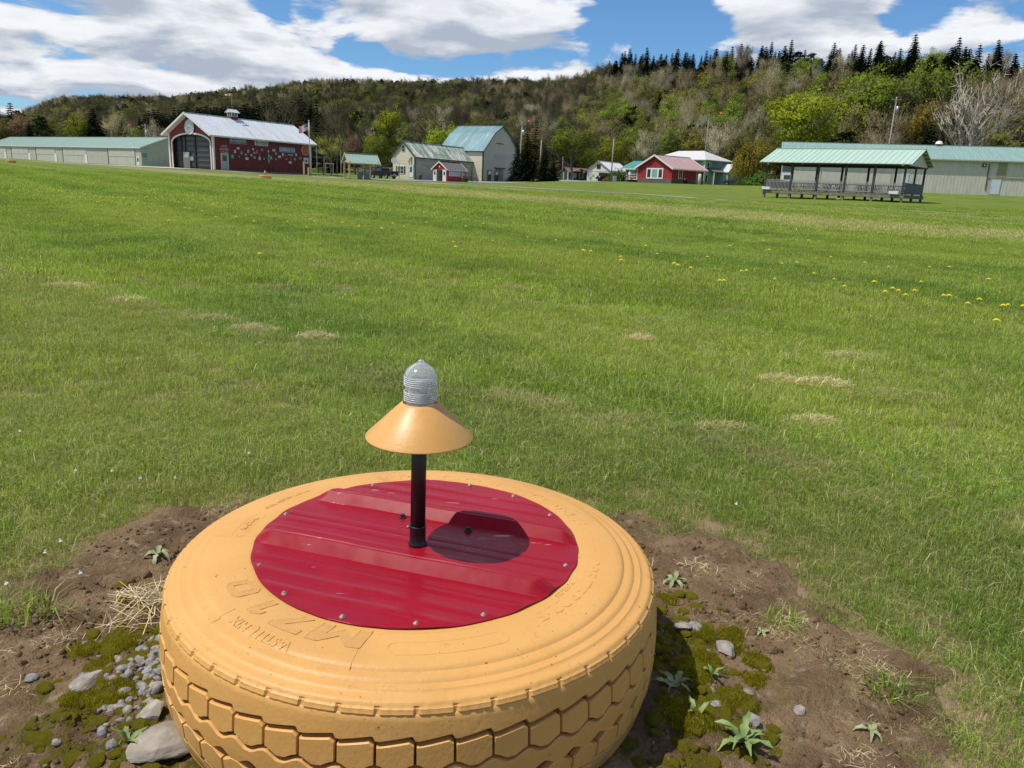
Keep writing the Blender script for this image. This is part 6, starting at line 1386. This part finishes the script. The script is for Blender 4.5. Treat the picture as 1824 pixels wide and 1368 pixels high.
# ------------------------------------------------------------------ poles, wires, marker balls
def util_pole(px_, d, top_px, top_py, lab, transformer=False, arm=True, r_=.16):
    p = at(px_, d); top = at(top_px, d, top_py); h = top.z - gz(p.x, d); r = thing('utility_pole', lab, 'utility pole', (p.x, d, gz(p.x, d)), 0, 'utility poles')
    MB().tube([(0, 0, -.4), (0, 0, h)], [r_, r_ * .7], 10).build('pole', M['pole'], r, True)
    if arm: MB().box((0, -.12, h - .5), (1.8, .1, .12)).build('crossarm', M['pole'], r)
    if arm:
        for a in (-.8, 0, .8): MB().lathe([(.0001, h - .25), (.06, h - .28), (.04, h - .36), (.06, h - .43), (.0001, h - .44)], 8, (a, -.12, 0)).build('insulator', M['galv'], r)
    if transformer: MB().lathe([(.0001, h - 1.6), (.24, h - 1.65), (.26, h - 2.6), (.0001, h - 2.65)], 14, (.35, -.25, 0)).build('transformer', M['galv'], r, True)
    return Vector((p.x, d, top.z))
util_pole(1087, 140, 1091, 247, 'bare pole between the white garage and the red house', arm=False, r_=.13); util_pole(960.5, 150, 962.5, 250, 'pole with pale lower sleeve in front of the big spruces', arm=False, r_=.15)
a1 = util_pole(1568, 150, 1582, 172, 'leaning tall pole with transformer behind the right hangar', True); a2 = util_pole(264, 215, 264.5, 221, 'pole with transformer behind the long cream hangar', True)
a3 = util_pole(925, 170, 927, 217, 'pole with transformer beside the gambrel barn', True); a4 = util_pole(1249, 205, 1256.5, 203, 'tall thin pole behind the mint house', False, r_=.15); util_pole(1000, 192, 1001, 279, 'small pole left of the brown cabin', arm=False, r_=.1)
def wire(a, b, lab, sag=1.2, r_=.014):
    k = 16; o = MB().tube([a.lerp(b, i / k) - Vector((0, 0, sag * 4 * (i / k) * (1 - i / k))) for i in range(k + 1)], r_, 4).build('power_line', M['steel_black']); tag(o, lab, 'power line', 'power lines along the road'); return o
wire(a2, a3, 'long power line running behind the barns', 2.6); wire(a3, a4, 'power line from the gambrel barn pole to the pole behind the mint house', 1.5); wire(a4, a1, 'power line on the right between the two tallest poles', 1.5); wire(a2 + Vector((-80, 40, -1)), a2, 'power line at the far left behind the long hangar', 1.5)
for px_, py_, d, lab in ((229.8, 223.9, 215, 'small orange marker ball above the long cream hangar'), (661.7, 241.7, 190, 'orange marker ball in front of the trees right of the canopy'), (942.5, 216.7, 171, 'orange marker ball beside the pole of the gambrel barn'), (1284.5, 203, 195, 'red orange marker ball high above the mint house')):
    q = at(px_, d, py_); o = thing('marker_ball', lab, 'marker ball', q, 0, 'marker balls on the power line'); MB().lathe([(.30 * math.sin(a) + 1e-4, .30 * -math.cos(a)) for a in np.linspace(0, PI, 11)], 16).build('ball', M['orange'], o, True); MB().tube([(-.34, 0, 0), (.34, 0, 0)], .05, 6).build('clamp', M['galv'], o)

# ------------------------------------------------------------------ trees
def quads(c, size, bias=None, asp=1.0):
    """leaf-sized quads at centres c, random orientation leaning to bias directions"""
    n = len(c); nr = rng.normal(0, 1, (n, 3))
    if bias is not None: nr = nr * .8 + bias
    nr /= np.linalg.norm(nr, axis=1, keepdims=True); t = np.cross(nr, rng.normal(0, 1, (n, 3))); t /= np.linalg.norm(t, axis=1, keepdims=True) + 1e-9; b = np.cross(nr, t)
    s = (np.asarray(size) * rng.uniform(.6, 1.3, n))[:, None] * .5
    V = np.stack([c - t * s * asp - b * s * .35, c + t * s * .1 - b * s, c + t * s * asp + b * s * .35, c - t * s * .1 + b * s], 1)
    return V.reshape(-1, 3)
def slivers(a, b, wd):
    """thin triangles from a to b"""
    d = b - a; e = np.cross(d, rng.normal(0, 1, d.shape)); e /= np.linalg.norm(e, axis=1, keepdims=True) + 1e-9; e *= wd / 2
    return np.stack([a - e, a + e, b], 1).reshape(-1, 3)
def mesh_np(name, parts):
    """parts: list of (verts, corners per face, material[, outward direction per vertex])"""
    me = bpy.data.meshes.new(name); V = []; F = []; mi = []; k = 0; mats_ = []; NRM = []
    for v, q, m, *rest_ in parts:
        nv = np.zeros((len(v), 3))
        if rest_:
            o_ = np.asarray(rest_[0], float); o_ = o_ / (np.linalg.norm(o_, axis=1, keepdims=True) + 1e-9); v = np.array(v, float)
            fv = v.reshape(-1, q, 3); fo = o_.reshape(-1, q, 3); gn = np.cross(fv[:, 1] - fv[:, 0], fv[:, 2] - fv[:, 0]); flip = (gn * fo.mean(1)).sum(1) < 0
            fv[flip] = fv[flip][:, ::-1]; fo[flip] = fo[flip][:, ::-1]; v = fv.reshape(-1, 3); nv = fo.reshape(-1, 3)
        NRM.append(nv)
        if m not in mats_: mats_.append(m)
        if isinstance(q, list): F += [tuple(i + k for i in f) for f in q]; mi += [mats_.index(m)] * len(q)
        else: n = len(v) // q; F += (np.arange(n * q).reshape(n, q) + k).tolist(); mi += [mats_.index(m)] * n
        V.append(np.asarray(v, float)); k += len(v)
    me.from_pydata(np.concatenate(V).tolist(), [], F)
    for m in mats_: me.materials.append(m)
    me.polygons.foreach_set('material_index', mi); me.update()
    NRM = np.concatenate(NRM)
    if np.abs(NRM).sum() > 0: me.polygons.foreach_set('use_smooth', [True] * len(me.polygons)); me.normals_split_custom_set_from_vertices(NRM.tolist())
    return me

def skeleton(h, spread, seed, fork=.32, limbs=7, lean=.0, rad=None):
    r = np.random.default_rng(seed); mb = MB(); tips = []; rad = rad or h * .016
    tr = [Vector((0, 0, -.4)), Vector((r.normal(0, .1), r.normal(0, .1), h * fork * .5)), Vector((r.normal(0, .2), r.normal(0, .2), h * fork)), Vector((r.normal(0, .5), r.normal(0, .5), h * .66)), Vector((r.normal(0, .6), r.normal(0, .6), h * .9))]
    mb.tube(tr, [rad * 1.3, rad, rad * .85, rad * .45, rad * .1], 7); tips.append(tr[-1])
    for k in range(limbs):
        t = fork * .8 + (k / limbs) * .45; a = k * 2.4 + r.uniform(-.4, .4); st = Vector((0, 0, h * t)) ; L = spread * r.uniform(.75, 1.1) * (1 - .45 * max(0, t - fork)); up = h * r.uniform(.18, .34)
        mid = st + Vector((math.cos(a) * L * .5, math.sin(a) * L * .5, up * .55)); end = st + Vector((math.cos(a) * L, math.sin(a) * L, up))
        mb.tube([st, mid, end], [rad * .5, rad * .3, rad * .08], 5); tips += [end, mid]
        for j in range(3):
            a2 = a + r.uniform(-.9, .9); e2 = mid + Vector((math.cos(a2) * L * .5, math.sin(a2) * L * .5, up * r.uniform(.3, .9))); mb.tube([mid, e2], [rad * .25, rad * .06], 4); tips.append(e2)
    return mb, tips

PROTO = {}
def proto(kind, k, trunk, crown, tm, cm, tq=None):
    """trunk: MB; crown: (verts, corners)"""
    tp = (trunk.v, trunk.f, tm)
    cp = list(crown)
    me_t = mesh_np('trunk', [tp]); me_c = mesh_np('crown', cp); me_a = mesh_np('tree', [tp] + cp)
    PROTO.setdefault(kind, []).append((me_t, me_c, me_a))

def make_leafy(kind, seed, h=14, rx=4.6, leaf=.42, nclump=46, per=44, dens=1.0, low=.22):
    r = np.random.default_rng(seed); sk, tips = skeleton(h, rx * .85, seed, low + .02, 9)
    cz, rz = h * (low + 1) / 2, h * (1 - low) / 2
    u = r.normal(0, 1, (nclump, 3)); u /= np.linalg.norm(u, axis=1, keepdims=True); rr = r.uniform(.45, 1, nclump)[:, None] ** .6
    cc = u * rr * np.array([rx, rx, rz]) * r.uniform(.82, 1.1, (nclump, 1)) + np.array([0, 0, cz]); cc[:, 2] = np.maximum(cc[:, 2], h * low * .8)
    tp = np.array([tuple(t) for t in tips]); cc[:len(tp)] = .35 * cc[:len(tp)] + .65 * tp[:nclump]
    cr = r.uniform(.7, 1.5, nclump) * rx / 4.6
    c = np.repeat(cc, per, 0) + np.clip(r.normal(0, .55, (nclump * per, 3)), -1.1, 1.1) * np.repeat(cr, per)[:, None] * np.array([1, 1, .75])
    out = c - np.array([0, 0, cz]); out /= np.linalg.norm(out, axis=1, keepdims=True) + 1e-6
    tw = slivers(np.repeat(cc, 6, 0), np.repeat(cc, 6, 0) + r.normal(0, 1.0, (nclump * 6, 3)) + np.array([0, 0, .3]), .07)
    on = out * .75 + (c - np.repeat(cc, per, 0)) / (np.repeat(cr, per)[:, None] * .9) * .55 + np.array([0, 0, .22])
    proto(kind, seed, sk, [(quads(c, leaf, out * .7 + np.array([0, 0, .3]), 1.1), 4, M['leaf'], np.repeat(on, 4, 0)), (tw, 3, M['bark'])], M['bark'], None)
def make_bare(kind, seed, h=14, rx=4.2, tm='bark', n=1500, wd=.06, buds=500, fork=.3, limbs=9, rad=None):
    r = np.random.default_rng(seed); sk, tips = skeleton(h, rx * .8, seed, fork, limbs, 0, rad); tp = np.array([tuple(t) for t in tips])
    a = tp[r.integers(0, len(tp), n)] + r.normal(0, .5, (n, 3)); d = a - np.array([0, 0, h * .35]); d /= np.linalg.norm(d, axis=1, keepdims=True); d = d * .8 + r.normal(0, .45, (n, 3)) + np.array([0, 0, .45]); b = a + d * r.uniform(.6, 1.9, (n, 1)) * h / 14
    ctr = np.array([0, 0, h * .55]); parts = [(slivers(a, b, wd), 3, M['twig'], np.repeat((a + b) / 2 - ctr, 3, 0) + np.array([0, 0, 1.0]))]
    k = n * 2; i = r.integers(0, n, k); s = a[i] + (b - a)[i] * r.uniform(.2, .9, (k, 1)); parts.append((slivers(s, s + r.normal(0, .5, (k, 3)) * h / 14 + np.array([0, 0, .25]), wd * .7), 3, M['twig'], np.repeat(s - ctr, 3, 0) + np.array([0, 0, 1.0])))
    if buds: i = r.integers(0, n, buds); parts.append((quads(b[i] + r.normal(0, .25, (buds, 3)), .24), 4, M['leaf'], np.repeat(b[i] - ctr, 4, 0) + np.array([0, 0, 1.0])))
    proto(kind, seed, sk, parts, M[tm], None)
def make_conifer(kind, seed, h=14, rb=2.9, droop=.35, levels=30, power=.85, ragged=.25, low=.06):
    r = np.random.default_rng(seed); mb = MB().tube([(0, 0, -.4), (0, 0, h * .5), (0, 0, h)], [h * .014, h * .008, .02], 6); V = []
    for k in range(levels):
        t = low + (1 - low) * k / levels; R = rb * (1 - t) ** power * r.uniform(1 - ragged, 1 + ragged * .6) + .12; z = h * t; nb = max(5, int(13 * (1 - t * .6))); a0 = r.uniform(0, 6)
        for j in range(nb):
            a = a0 + 2 * PI * j / nb + r.normal(0, .12); L = R * r.uniform(.72, 1.1); ca, sa = math.cos(a), math.sin(a)
            for s_ in np.linspace(.12, .96, 7):
                for _ in range(2):
                    w_ = L * .20 * (1.2 - s_ * .6) + .12; off = r.normal(0, .35) * w_; x, y = L * s_, off; zz = z - droop * L * s_ ** 1.5 + r.normal(0, .06)
                    p = np.array([[x - w_ * .8, y - w_ * .28, zz + w_ * .25 * droop], [x + w_ * .1, y - w_ * .6, zz - w_ * .35], [x + w_ * 1.0, y + w_ * .1, zz - w_ * .30], [x, y + w_ * .6, zz - w_ * .25]])
                    V.append(np.stack([p[:, 0] * ca - p[:, 1] * sa, p[:, 0] * sa + p[:, 1] * ca, p[:, 2]], 1))
    proto(kind, seed, mb, [(np.concatenate(V), 4, M['needle'])], M['bark'], None)
def make_pine(kind, seed, h=15):
    r = np.random.default_rng(seed); mb = MB().tube([(0, 0, -.4), (r.normal(0, .1), 0, h * .5), (r.normal(0, .3), 0, h * .97)], [h * .017, h * .012, .03], 6); C_ = []
    for k in range(22):
        t = .35 + .63 * k / 22; a = k * 2.4 + r.uniform(-.3, .3); L = h * .24 * (1 - abs(t - .6) * 1.1) * r.uniform(.6, 1.1); st = Vector((0, 0, h * t)); en = st + Vector((math.cos(a) * L, math.sin(a) * L, L * .18)); mb.tube([st, en], [h * .005, .02], 4)
        q = r.normal(0, 1, (55, 3)) * np.array([L * .28, L * .28, .22]) + np.array(tuple(st.lerp(en, .75))); C_.append(q)
    q = r.normal(0, 1, (40, 3)) * np.array([.4, .4, .5]) + np.array([0, 0, h * .97]); C_.append(q); c = np.concatenate(C_)
    proto(kind, seed, mb, [(quads(c, .55, np.tile([0, 0, .8], (len(c), 1)), 1.4), 4, M['needle'])], M['bark'], None)
def make_willow(kind, seed, h=9, rx=4.5):
    r = np.random.default_rng(seed); sk, tips = skeleton(h, rx * .7, seed, .28, 9); tp = np.array([tuple(t) for t in tips]); n = 520; a = tp[r.integers(0, len(tp), n)] + r.normal(0, .7, (n, 3)) + np.array([0, 0, .5]); a[:, 2] = np.minimum(a[:, 2], h * (1.0 - .35 * (np.hypot(a[:, 0], a[:, 1]) / rx) ** 2))
    L = r.uniform(1.2, 3.6, n); L = np.minimum(L, a[:, 2] - .3); C_ = []
    for s_ in np.linspace(0, 1, 9): C_.append(a + np.stack([a[:, 0] * .10 * s_, a[:, 1] * .10 * s_, -L * s_], 1) + r.normal(0, .06, (n, 3)))
    c = np.concatenate(C_); proto(kind, seed, sk, [(quads(c, .26, None, 1.5), 4, M['leaf'], np.repeat(c - np.array([0, 0, h * .45]) + np.array([0, 0, 1.0]), 4, 0))], M['bark'], None)
def make_shrub(kind, seed, h=2.2, rx=1.5):
    r = np.random.default_rng(seed); mb = MB()
    for k in range(6): a = k * 1.05; mb.tube([(0, 0, -.1), (math.cos(a) * rx * .5, math.sin(a) * rx * .5, h * .6)], [.05, .02], 5)
    n = 900; u = r.normal(0, 1, (n, 3)); u /= np.linalg.norm(u, axis=1, keepdims=True); u[:, 2] = np.abs(u[:, 2]); c = u * r.uniform(.55, 1.05, (n, 1)) * np.array([rx, rx, h]) * (1 + .15 * np.sin(u[:, :1] * 7) * np.cos(u[:, 1:2] * 6))
    proto(kind, seed, mb, [(quads(c, .22, u), 4, M['leaf'], np.repeat(u, 4, 0))], M['bark'], None)
for s_ in range(4): make_leafy('leafy', 11 + s_, 14, 4.4 + .4 * s_, .30, 68, 66)
for s_ in range(3): make_leafy('thin', 31 + s_, 14, 3.9, .27, 62, 46)
for s_ in range(3): make_bare('bare', 51 + s_, 14, 4.2, n=1500, buds=900, wd=.055)
make_bare('sycamore', 71, 16, 6.0, 'pale_bark', 420, .09, 0, .20, 14, .40)
for s_ in range(4): make_conifer('conifer', 81 + s_, 14, 3.2 + .3 * s_, .42, 26, .8 - .05 * s_)
make_conifer('larch', 91, 14, 2.2, .2, 24, .7, .45, .12)
for s_ in range(2): make_pine('pine', 95 + s_)
make_willow('willow', 99); make_shrub('shrub', 101); make_shrub('shrub', 102, 1.6, 2.0)
HT = {'leafy': 14, 'thin': 14, 'bare': 14.8, 'sycamore': 17, 'conifer': 14, 'larch': 14, 'pine': 15.3, 'willow': 9.2, 'shrub': 2.0}
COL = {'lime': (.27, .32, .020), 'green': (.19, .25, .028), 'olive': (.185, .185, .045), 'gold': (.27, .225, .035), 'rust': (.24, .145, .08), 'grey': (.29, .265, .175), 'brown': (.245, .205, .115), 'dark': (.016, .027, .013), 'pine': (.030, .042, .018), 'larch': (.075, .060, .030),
       'willow': (.25, .22, .035), 'pale': (.34, .31, .26), 'shaded_olive': (.074, .087, .024), 'shaded_brown': (.072, .066, .040), 'bush': (.07, .115, .018)}  # darker olive and brown: cloud shade on the left hill put into tree colour
def plant(kind, v, x, y, h, colr, label, group=None, wid=1.0, cat='tree', name=None):
    me_t, me_c, _ = PROTO[kind][v % len(PROTO[kind])]; s_ = h / HT[kind]
    r = thing(name or {'conifer': 'spruce_tree', 'larch': 'larch_tree', 'pine': 'pine_tree', 'willow': 'willow_tree', 'shrub': 'shrub', 'bare': 'bare_tree', 'sycamore': 'bare_tree'}.get(kind, 'leafy_tree'), label, cat, (x, y, gz(x, y)), random.uniform(0, 6), group)
    r.scale = (s_ * wid, s_ * wid, s_)
    a = link(bpy.data.objects.new('trunk', me_t), r); b = link(bpy.data.objects.new('crown', me_c), r); c = COL[colr]; k = random.uniform(.9, 1.1); b.color = (c[0] * k, c[1] * k, c[2] * k, 1)
    return r
FEAT = [
 (8, 300, 188, 'conifer', 'dark', 1.2, 'dark spruce at the far left edge behind the hangar'), (30, 290, 181, 'conifer', 'dark', 1.3, 'tall dark spruce left above the hangar roof end'), (43, 300, 197, 'pine', 'pine', 1.0, 'dark pine right of the tall spruce at the far left'),
 (14, 262, 206, 'leafy', 'olive', 1.0, 'olive leafy tree at the far left above the hangar roof'), (48, 262, 203, 'leafy', 'rust', 1.0, 'rust pink budding tree behind the left part of the hangar'), (59, 256, 214, 'conifer', 'dark', .9, 'narrow dark spruce in front of the rust pink tree'),
 (80, 260, 206, 'pine', 'pine', 1.1, 'broad dark pine right of the rust pink tree'), (92, 275, 197, 'leafy', 'olive', 1.0, 'olive tree rising behind the broad dark pine'), (122, 260, 208, 'thin', 'olive', .9, 'thin olive tree left of the bright lime one'), (147, 256, 206, 'leafy', 'lime', 1.0, 'bright lime round tree behind the hangar roof'),
 (160, 258, 216, 'thin', 'olive', .9, 'hanging olive tree between the lime tree and big spruce'), (174, 253, 190, 'conifer', 'dark', 1.25, 'biggest dark spruce standing above the hangar'), (185, 260, 209, 'conifer', 'dark', 1.1, 'second dark spruce touching the biggest one'), (206, 262, 204, 'bare', 'brown', .9, 'bare brown tree right of the two dark spruces'),
 (223, 258, 212, 'conifer', 'dark', .8, 'slim dark spruce left of the pole behind the hangar'), (246, 250, 222, 'thin', 'olive', 1.5, 'low round olive tree under the pole behind the hangar'), (284, 262, 222, 'bare', 'grey', 1.0, 'bare grey tree between the pole and the red barn roof'),
 (512, 225, 176, 'bare', 'shaded_brown', 1.0, 'tall bare dark tree behind the barn cupola side'), (540, 215, 166, 'larch', 'larch', 1.1, 'tall brown larch above the right end of the red barn'), (566, 210, 172, 'larch', 'larch', 1.1, 'tall larch behind the flag of the red barn'), (600, 212, 186, 'bare', 'shaded_brown', 1.0, 'bare dark tree between barn and canopy'),
 (590, 150, 247, 'bare', 'olive', 1.5, 'round grey green thicket tree right of the lean-to'), (632, 190, 242, 'thin', 'rust', 1.3, 'low rust brown tree above the canopy roof'), (662, 188, 232, 'thin', 'lime', .8, 'slim lime tree left of the cream barn'), (676, 178, 240, 'leafy', 'green', .9, 'green leafy tree behind the left of the cream barn'),
 (701, 200, 187, 'leafy', 'lime', .8, 'tall lime topped tree behind the cream barn gable'), (688, 205, 200, 'pine', 'pine', .8, 'dark pine inside the lime trees left of the cream barn'), (722, 195, 216, 'thin', 'olive', .9, 'olive tree directly behind the cream barn peak'), (745, 205, 213, 'thin', 'brown', .9, 'brownish thin tree right of the cream barn peak'),
 (762, 210, 205, 'leafy', 'olive', .9, 'olive tree behind the middle of the peeling roof'), (786, 188, 219, 'leafy', 'lime', .9, 'bright lime tree at the left end of the blue roof'), (818, 205, 217, 'leafy', 'lime', .8, 'small lime tree showing above the blue roof'), (862, 215, 201, 'thin', 'olive', 1.0, 'olive tree behind the ridge of the blue roof'),
 (919, 151, 256, 'conifer', 'dark', 1.2, 'dark spruce touching the gambrel barn'), (936, 146, 232, 'conifer', 'dark', 1.0, 'tall dark spruce second from the gambrel barn'), (950, 154, 214, 'larch', 'larch', 1.25, 'tallest brown larch right of the gambrel barn'), (968, 149, 256, 'conifer', 'pine', 1.3, 'broad spruce with low skirts behind the lower sleeve pole'), (984, 151, 280, 'conifer', 'pine', 1.4, 'lowest broad spruce at the right of the cluster'),
 (1015, 182, 218, 'leafy', 'green', 1.35, 'wide pale green round tree behind the brown cabin'), (1085, 190, 237, 'leafy', 'lime', 1.1, 'pale lime tree behind the white garage'), (1062, 198, 240, 'thin', 'olive', 1.0, 'olive tree left of the pale lime garage tree'), (1128, 210, 221, 'leafy', 'green', 1.0, 'tall green tree above the teal porch roof'), (1146, 178, 240, 'bare', 'grey', 1.1, 'bare grey tree above the red house ridge'),
 (1178, 222, 222, 'thin', 'green', .9, 'small green tree behind the hipped roof'), (1205, 224, 215, 'thin', 'olive', 1.1, 'olive tree above the hipped roof'), (1232, 220, 222, 'thin', 'gold', 1.0, 'golden olive tree left of the tall thin pole'), (1275, 215, 225, 'bare', 'grey', 1.1, 'bare grey tree right of the tall thin pole'), (1300, 205, 232, 'thin', 'olive', 1.2, 'olive tree between mint house and willow'),
 (1338, 142, 247, 'willow', 'willow', 1.0, 'yellow weeping willow right of the mint house'), (1318, 150, 270, 'willow', 'willow', .8, 'smaller yellow willow leaning on the first'), (1352, 132, 308, 'shrub', 'bush', 1.5, 'green bush at the foot of the willow'), (1328, 136, 312, 'shrub', 'bush', 1.3, 'bright green bush left of the pavilion'), (1385, 160, 262, 'pine', 'pine', 1.1, 'dark pine behind the left end of the pavilion roof'),
 (1424, 160, 154, 'leafy', 'lime', 1.15, 'great round lime maple behind the pavilion'), (1396, 172, 196, 'thin', 'green', 1.0, 'green tree left of the great lime maple'), (1470, 165, 205, 'bare', 'brown', 1.1, 'bare brown tree right of the great lime maple'), (1492, 158, 232, 'pine', 'pine', 1.2, 'low dark pine right of the great lime maple'),
 (1528, 180, 118, 'leafy', 'green', 1.1, 'tall green tree left of the leaning pole'), (1500, 178, 152, 'leafy', 'lime', .9, 'lime tree below the tall green one'), (1572, 185, 130, 'thin', 'olive', 1.0, 'olive tree directly behind the leaning pole'), (1560, 168, 205, 'bare', 'brown', 1.2, 'bare reddish brown tree at the foot of the leaning pole'), (1612, 190, 108, 'leafy', 'green', 1.0, 'green tree high up right of the leaning pole'),
 (1641, 165, 163, 'leafy', 'gold', .9, 'golden olive tree behind the small dark spruce'), (1637, 158, 211, 'conifer', 'dark', 1.1, 'small dark spruce behind the right hangar roof'), (1606, 166, 210, 'thin', 'gold', .9, 'low golden tree left of the small dark spruce'), (1712, 155, 106, 'sycamore', 'pale', 1.0, 'huge bare white barked tree at the right'), (1688, 160, 150, 'sycamore', 'pale', .7, 'smaller bare white tree left of the huge one'),
 (1778, 148, 196, 'thin', 'olive', 1.6, 'low round olive tree at the right behind the hangar'), (1808, 185, 140, 'bare', 'grey', 1.1, 'tall bare grey tree at the right edge'), (1745, 178, 150, 'bare', 'brown', 1.1, 'bare brown tree behind the huge white barked one'), (1822, 160, 215, 'bare', 'brown', 1.2, 'bare brown tree cut by the right edge'), (1668, 195, 104, 'leafy', 'green', 1.0, 'green tree on the slope above the small dark spruce'),
 (1098, 152, 303, 'shrub', 'bush', 1.1, 'round green shrub left of the teal porch'), (1082, 168, 312, 'shrub', 'rust', .8, 'reddish shrub beside the white garage'), (828, 129.3, 318.5, 'shrub', 'bush', .9, 'low green shrub right of the little red shed'), (1560, 133, 238, 'shrub', 'bush', .01, '')]
FX = []
for i, (px_, d, ty, kind, colr, wid, lab) in enumerate(FEAT):
    if not lab: continue
    p = at(px_, d); h = at(px_, d, ty).z - gz(p.x, p.y); FX.append((p.x, p.y))
    plant(kind, i, p.x, p.y, max(h, .8), colr, lab, None, wid * (1.0 if kind in ('conifer', 'larch', 'pine') else 1.0), 'shrub' if kind == 'shrub' else 'tree')
# spruce plantation behind the red barn
for k in range(114):
    px_ = 254 + (k % 38) * 8.1 + random.uniform(-3, 3); row = k // 38; d = 282 + row * 16 + random.uniform(-5, 5); ty = float(np.interp(px_, [250, 300, 380, 480, 560], [206, 199, 189, 183, 178])) + random.uniform(-5, 8) - (row - 1) * 5; p = at(px_, d); h = min(24, at(px_, d, ty).z - gz(p.x, p.y)); FX.append((p.x, p.y))
    plant('conifer', k, p.x, p.y, h, 'dark', 'dark spruce in the dense plantation behind the red barn', 'spruces of the plantation behind the red barn', 1.0)

# the wooded hillside
gx_, gy_ = np.meshgrid(np.arange(-640, 330, 6.4), np.arange(100, 900, 6.4)); X = (gx_ + rng.uniform(-2.6, 2.6, gx_.shape)).ravel(); Y = (gy_ + rng.uniform(-2.6, 2.6, gy_.shape)).ravel()
Rr = np.hypot(X, Y); Ph = np.arctan2(X, Y); T_ = np.interp(Ph, KPHI, KT); D_ = np.interp(Ph, KPHI, KD); U = (Rr - T_) / (D_ - T_)
keep = (U > -.02) & (Rr < D_ + 26) & (np.abs(Ph) < math.radians(40)) & ((Rr < 480) | (rng.uniform(0, 1, X.shape) < .72))
fx = np.array(FX); dm_ = np.full(X.shape, 1e9)
for a, b in FX: dm_ = np.minimum(dm_, np.hypot(X - a, Y - b))
keep &= dm_ > 4.2
for a, b, c in ((40, 193, 17), (29, 157, 16), (20, 178, 11), (13, 199, 10), (-8, 160, 16), (-75, 215, 20)): keep &= np.hypot(X - a, Y - b) > c
X, Y, U, Ph, Rr = X[keep], Y[keep], U[keep], Ph[keep], Rr[keep]; PXc = 912 + 1370 * np.tan(Ph); n = len(X); Z = ground(X, Y)
KINDS = [('leafy', 'lime'), ('leafy', 'green'), ('leafy', 'olive'), ('thin', 'olive'), ('thin', 'gold'), ('bare', 'grey'), ('bare', 'brown'), ('bare', 'shaded_brown'), ('leafy', 'shaded_olive'), ('thin', 'shaded_brown'), ('conifer', 'dark'), ('pine', 'pine'), ('thin', 'rust')]
right = sst(PXc, 960, 1120)[:, None]
wr = np.array([.13, .17, .19, .16, .08, .14, .08, 0, 0, 0, .015, .02, .03]); wl = np.array([.006, .025, .05, .06, .005, .03, .05, .22, .34, .12, .07, .04, .01])  # left mix leans on the tones that carry painted cloud shade
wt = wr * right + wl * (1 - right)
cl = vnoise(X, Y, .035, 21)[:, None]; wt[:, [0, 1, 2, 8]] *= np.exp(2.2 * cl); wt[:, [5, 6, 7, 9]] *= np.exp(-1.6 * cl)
rid = sst(U + .05 * vnoise(X, Y, .06, 23), .76, .84) * sst(PXc, 1030, 1075) * np.clip(.95 + .9 * vnoise(X, Y, .09, 22), .3, 1); wt = wt * (1 - .93 * rid[:, None]); wt[:, 10] += rid * 1.1; wt[:, 11] += rid * .25; wt[:, 5] += rid * .10
rl_ = sst(U, .93, 1) * (1 - sst(PXc, 1000, 1080)); wt[:, 10] += rl_ * .10; wt[:, 11] += rl_ * .08
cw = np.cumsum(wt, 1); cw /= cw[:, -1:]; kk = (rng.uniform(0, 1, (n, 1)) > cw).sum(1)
Hh = rng.uniform(10.5, 15.0, n); Hh[(kk == 10)] *= 1.0 + .30 * (rid > .5)[kk == 10] * rng.uniform(.3, 1.2, (kk == 10).sum())
order = np.argsort(Rr); inview = (PXc > -20) & (PXc < 1844); ind = [i for i in order if inview[i]][:165]; indset = set(ind)
names = {'lime': 'lime budding', 'green': 'fresh green', 'olive': 'olive budding', 'gold': 'golden budding', 'grey': 'bare grey', 'brown': 'bare brown', 'shaded_brown': 'bare cloud-shaded brown', 'shaded_olive': 'cloud-shaded olive', 'dark': 'dark spruce', 'pine': 'dark pine', 'rust': 'rust budding'}
def where(px_):
    for lim, nm in ((250, 'behind the cream hangar'), (480, 'behind the red barn'), (690, 'left of the cream barn'), (910, 'behind the gambrel barn'), (1080, 'behind the garage'), (1300, 'behind the mint house'), (1500, 'behind the pavilion')):
        if px_ < lim: return nm
    return 'behind the right hangar'
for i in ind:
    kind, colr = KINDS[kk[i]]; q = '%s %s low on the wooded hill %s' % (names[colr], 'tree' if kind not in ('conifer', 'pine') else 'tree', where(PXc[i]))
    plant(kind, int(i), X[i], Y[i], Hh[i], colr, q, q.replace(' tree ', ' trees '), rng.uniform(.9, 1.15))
rest = np.array([i for i in range(n) if i not in indset])
protos = []; base_i = []
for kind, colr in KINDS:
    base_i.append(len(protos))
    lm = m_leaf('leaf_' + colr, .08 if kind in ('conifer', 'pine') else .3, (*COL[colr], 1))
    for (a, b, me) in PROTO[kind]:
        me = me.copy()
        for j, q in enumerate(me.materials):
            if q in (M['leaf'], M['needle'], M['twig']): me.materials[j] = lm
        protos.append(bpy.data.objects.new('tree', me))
cnt = [len(PROTO[k][:]) for k, _ in KINDS]
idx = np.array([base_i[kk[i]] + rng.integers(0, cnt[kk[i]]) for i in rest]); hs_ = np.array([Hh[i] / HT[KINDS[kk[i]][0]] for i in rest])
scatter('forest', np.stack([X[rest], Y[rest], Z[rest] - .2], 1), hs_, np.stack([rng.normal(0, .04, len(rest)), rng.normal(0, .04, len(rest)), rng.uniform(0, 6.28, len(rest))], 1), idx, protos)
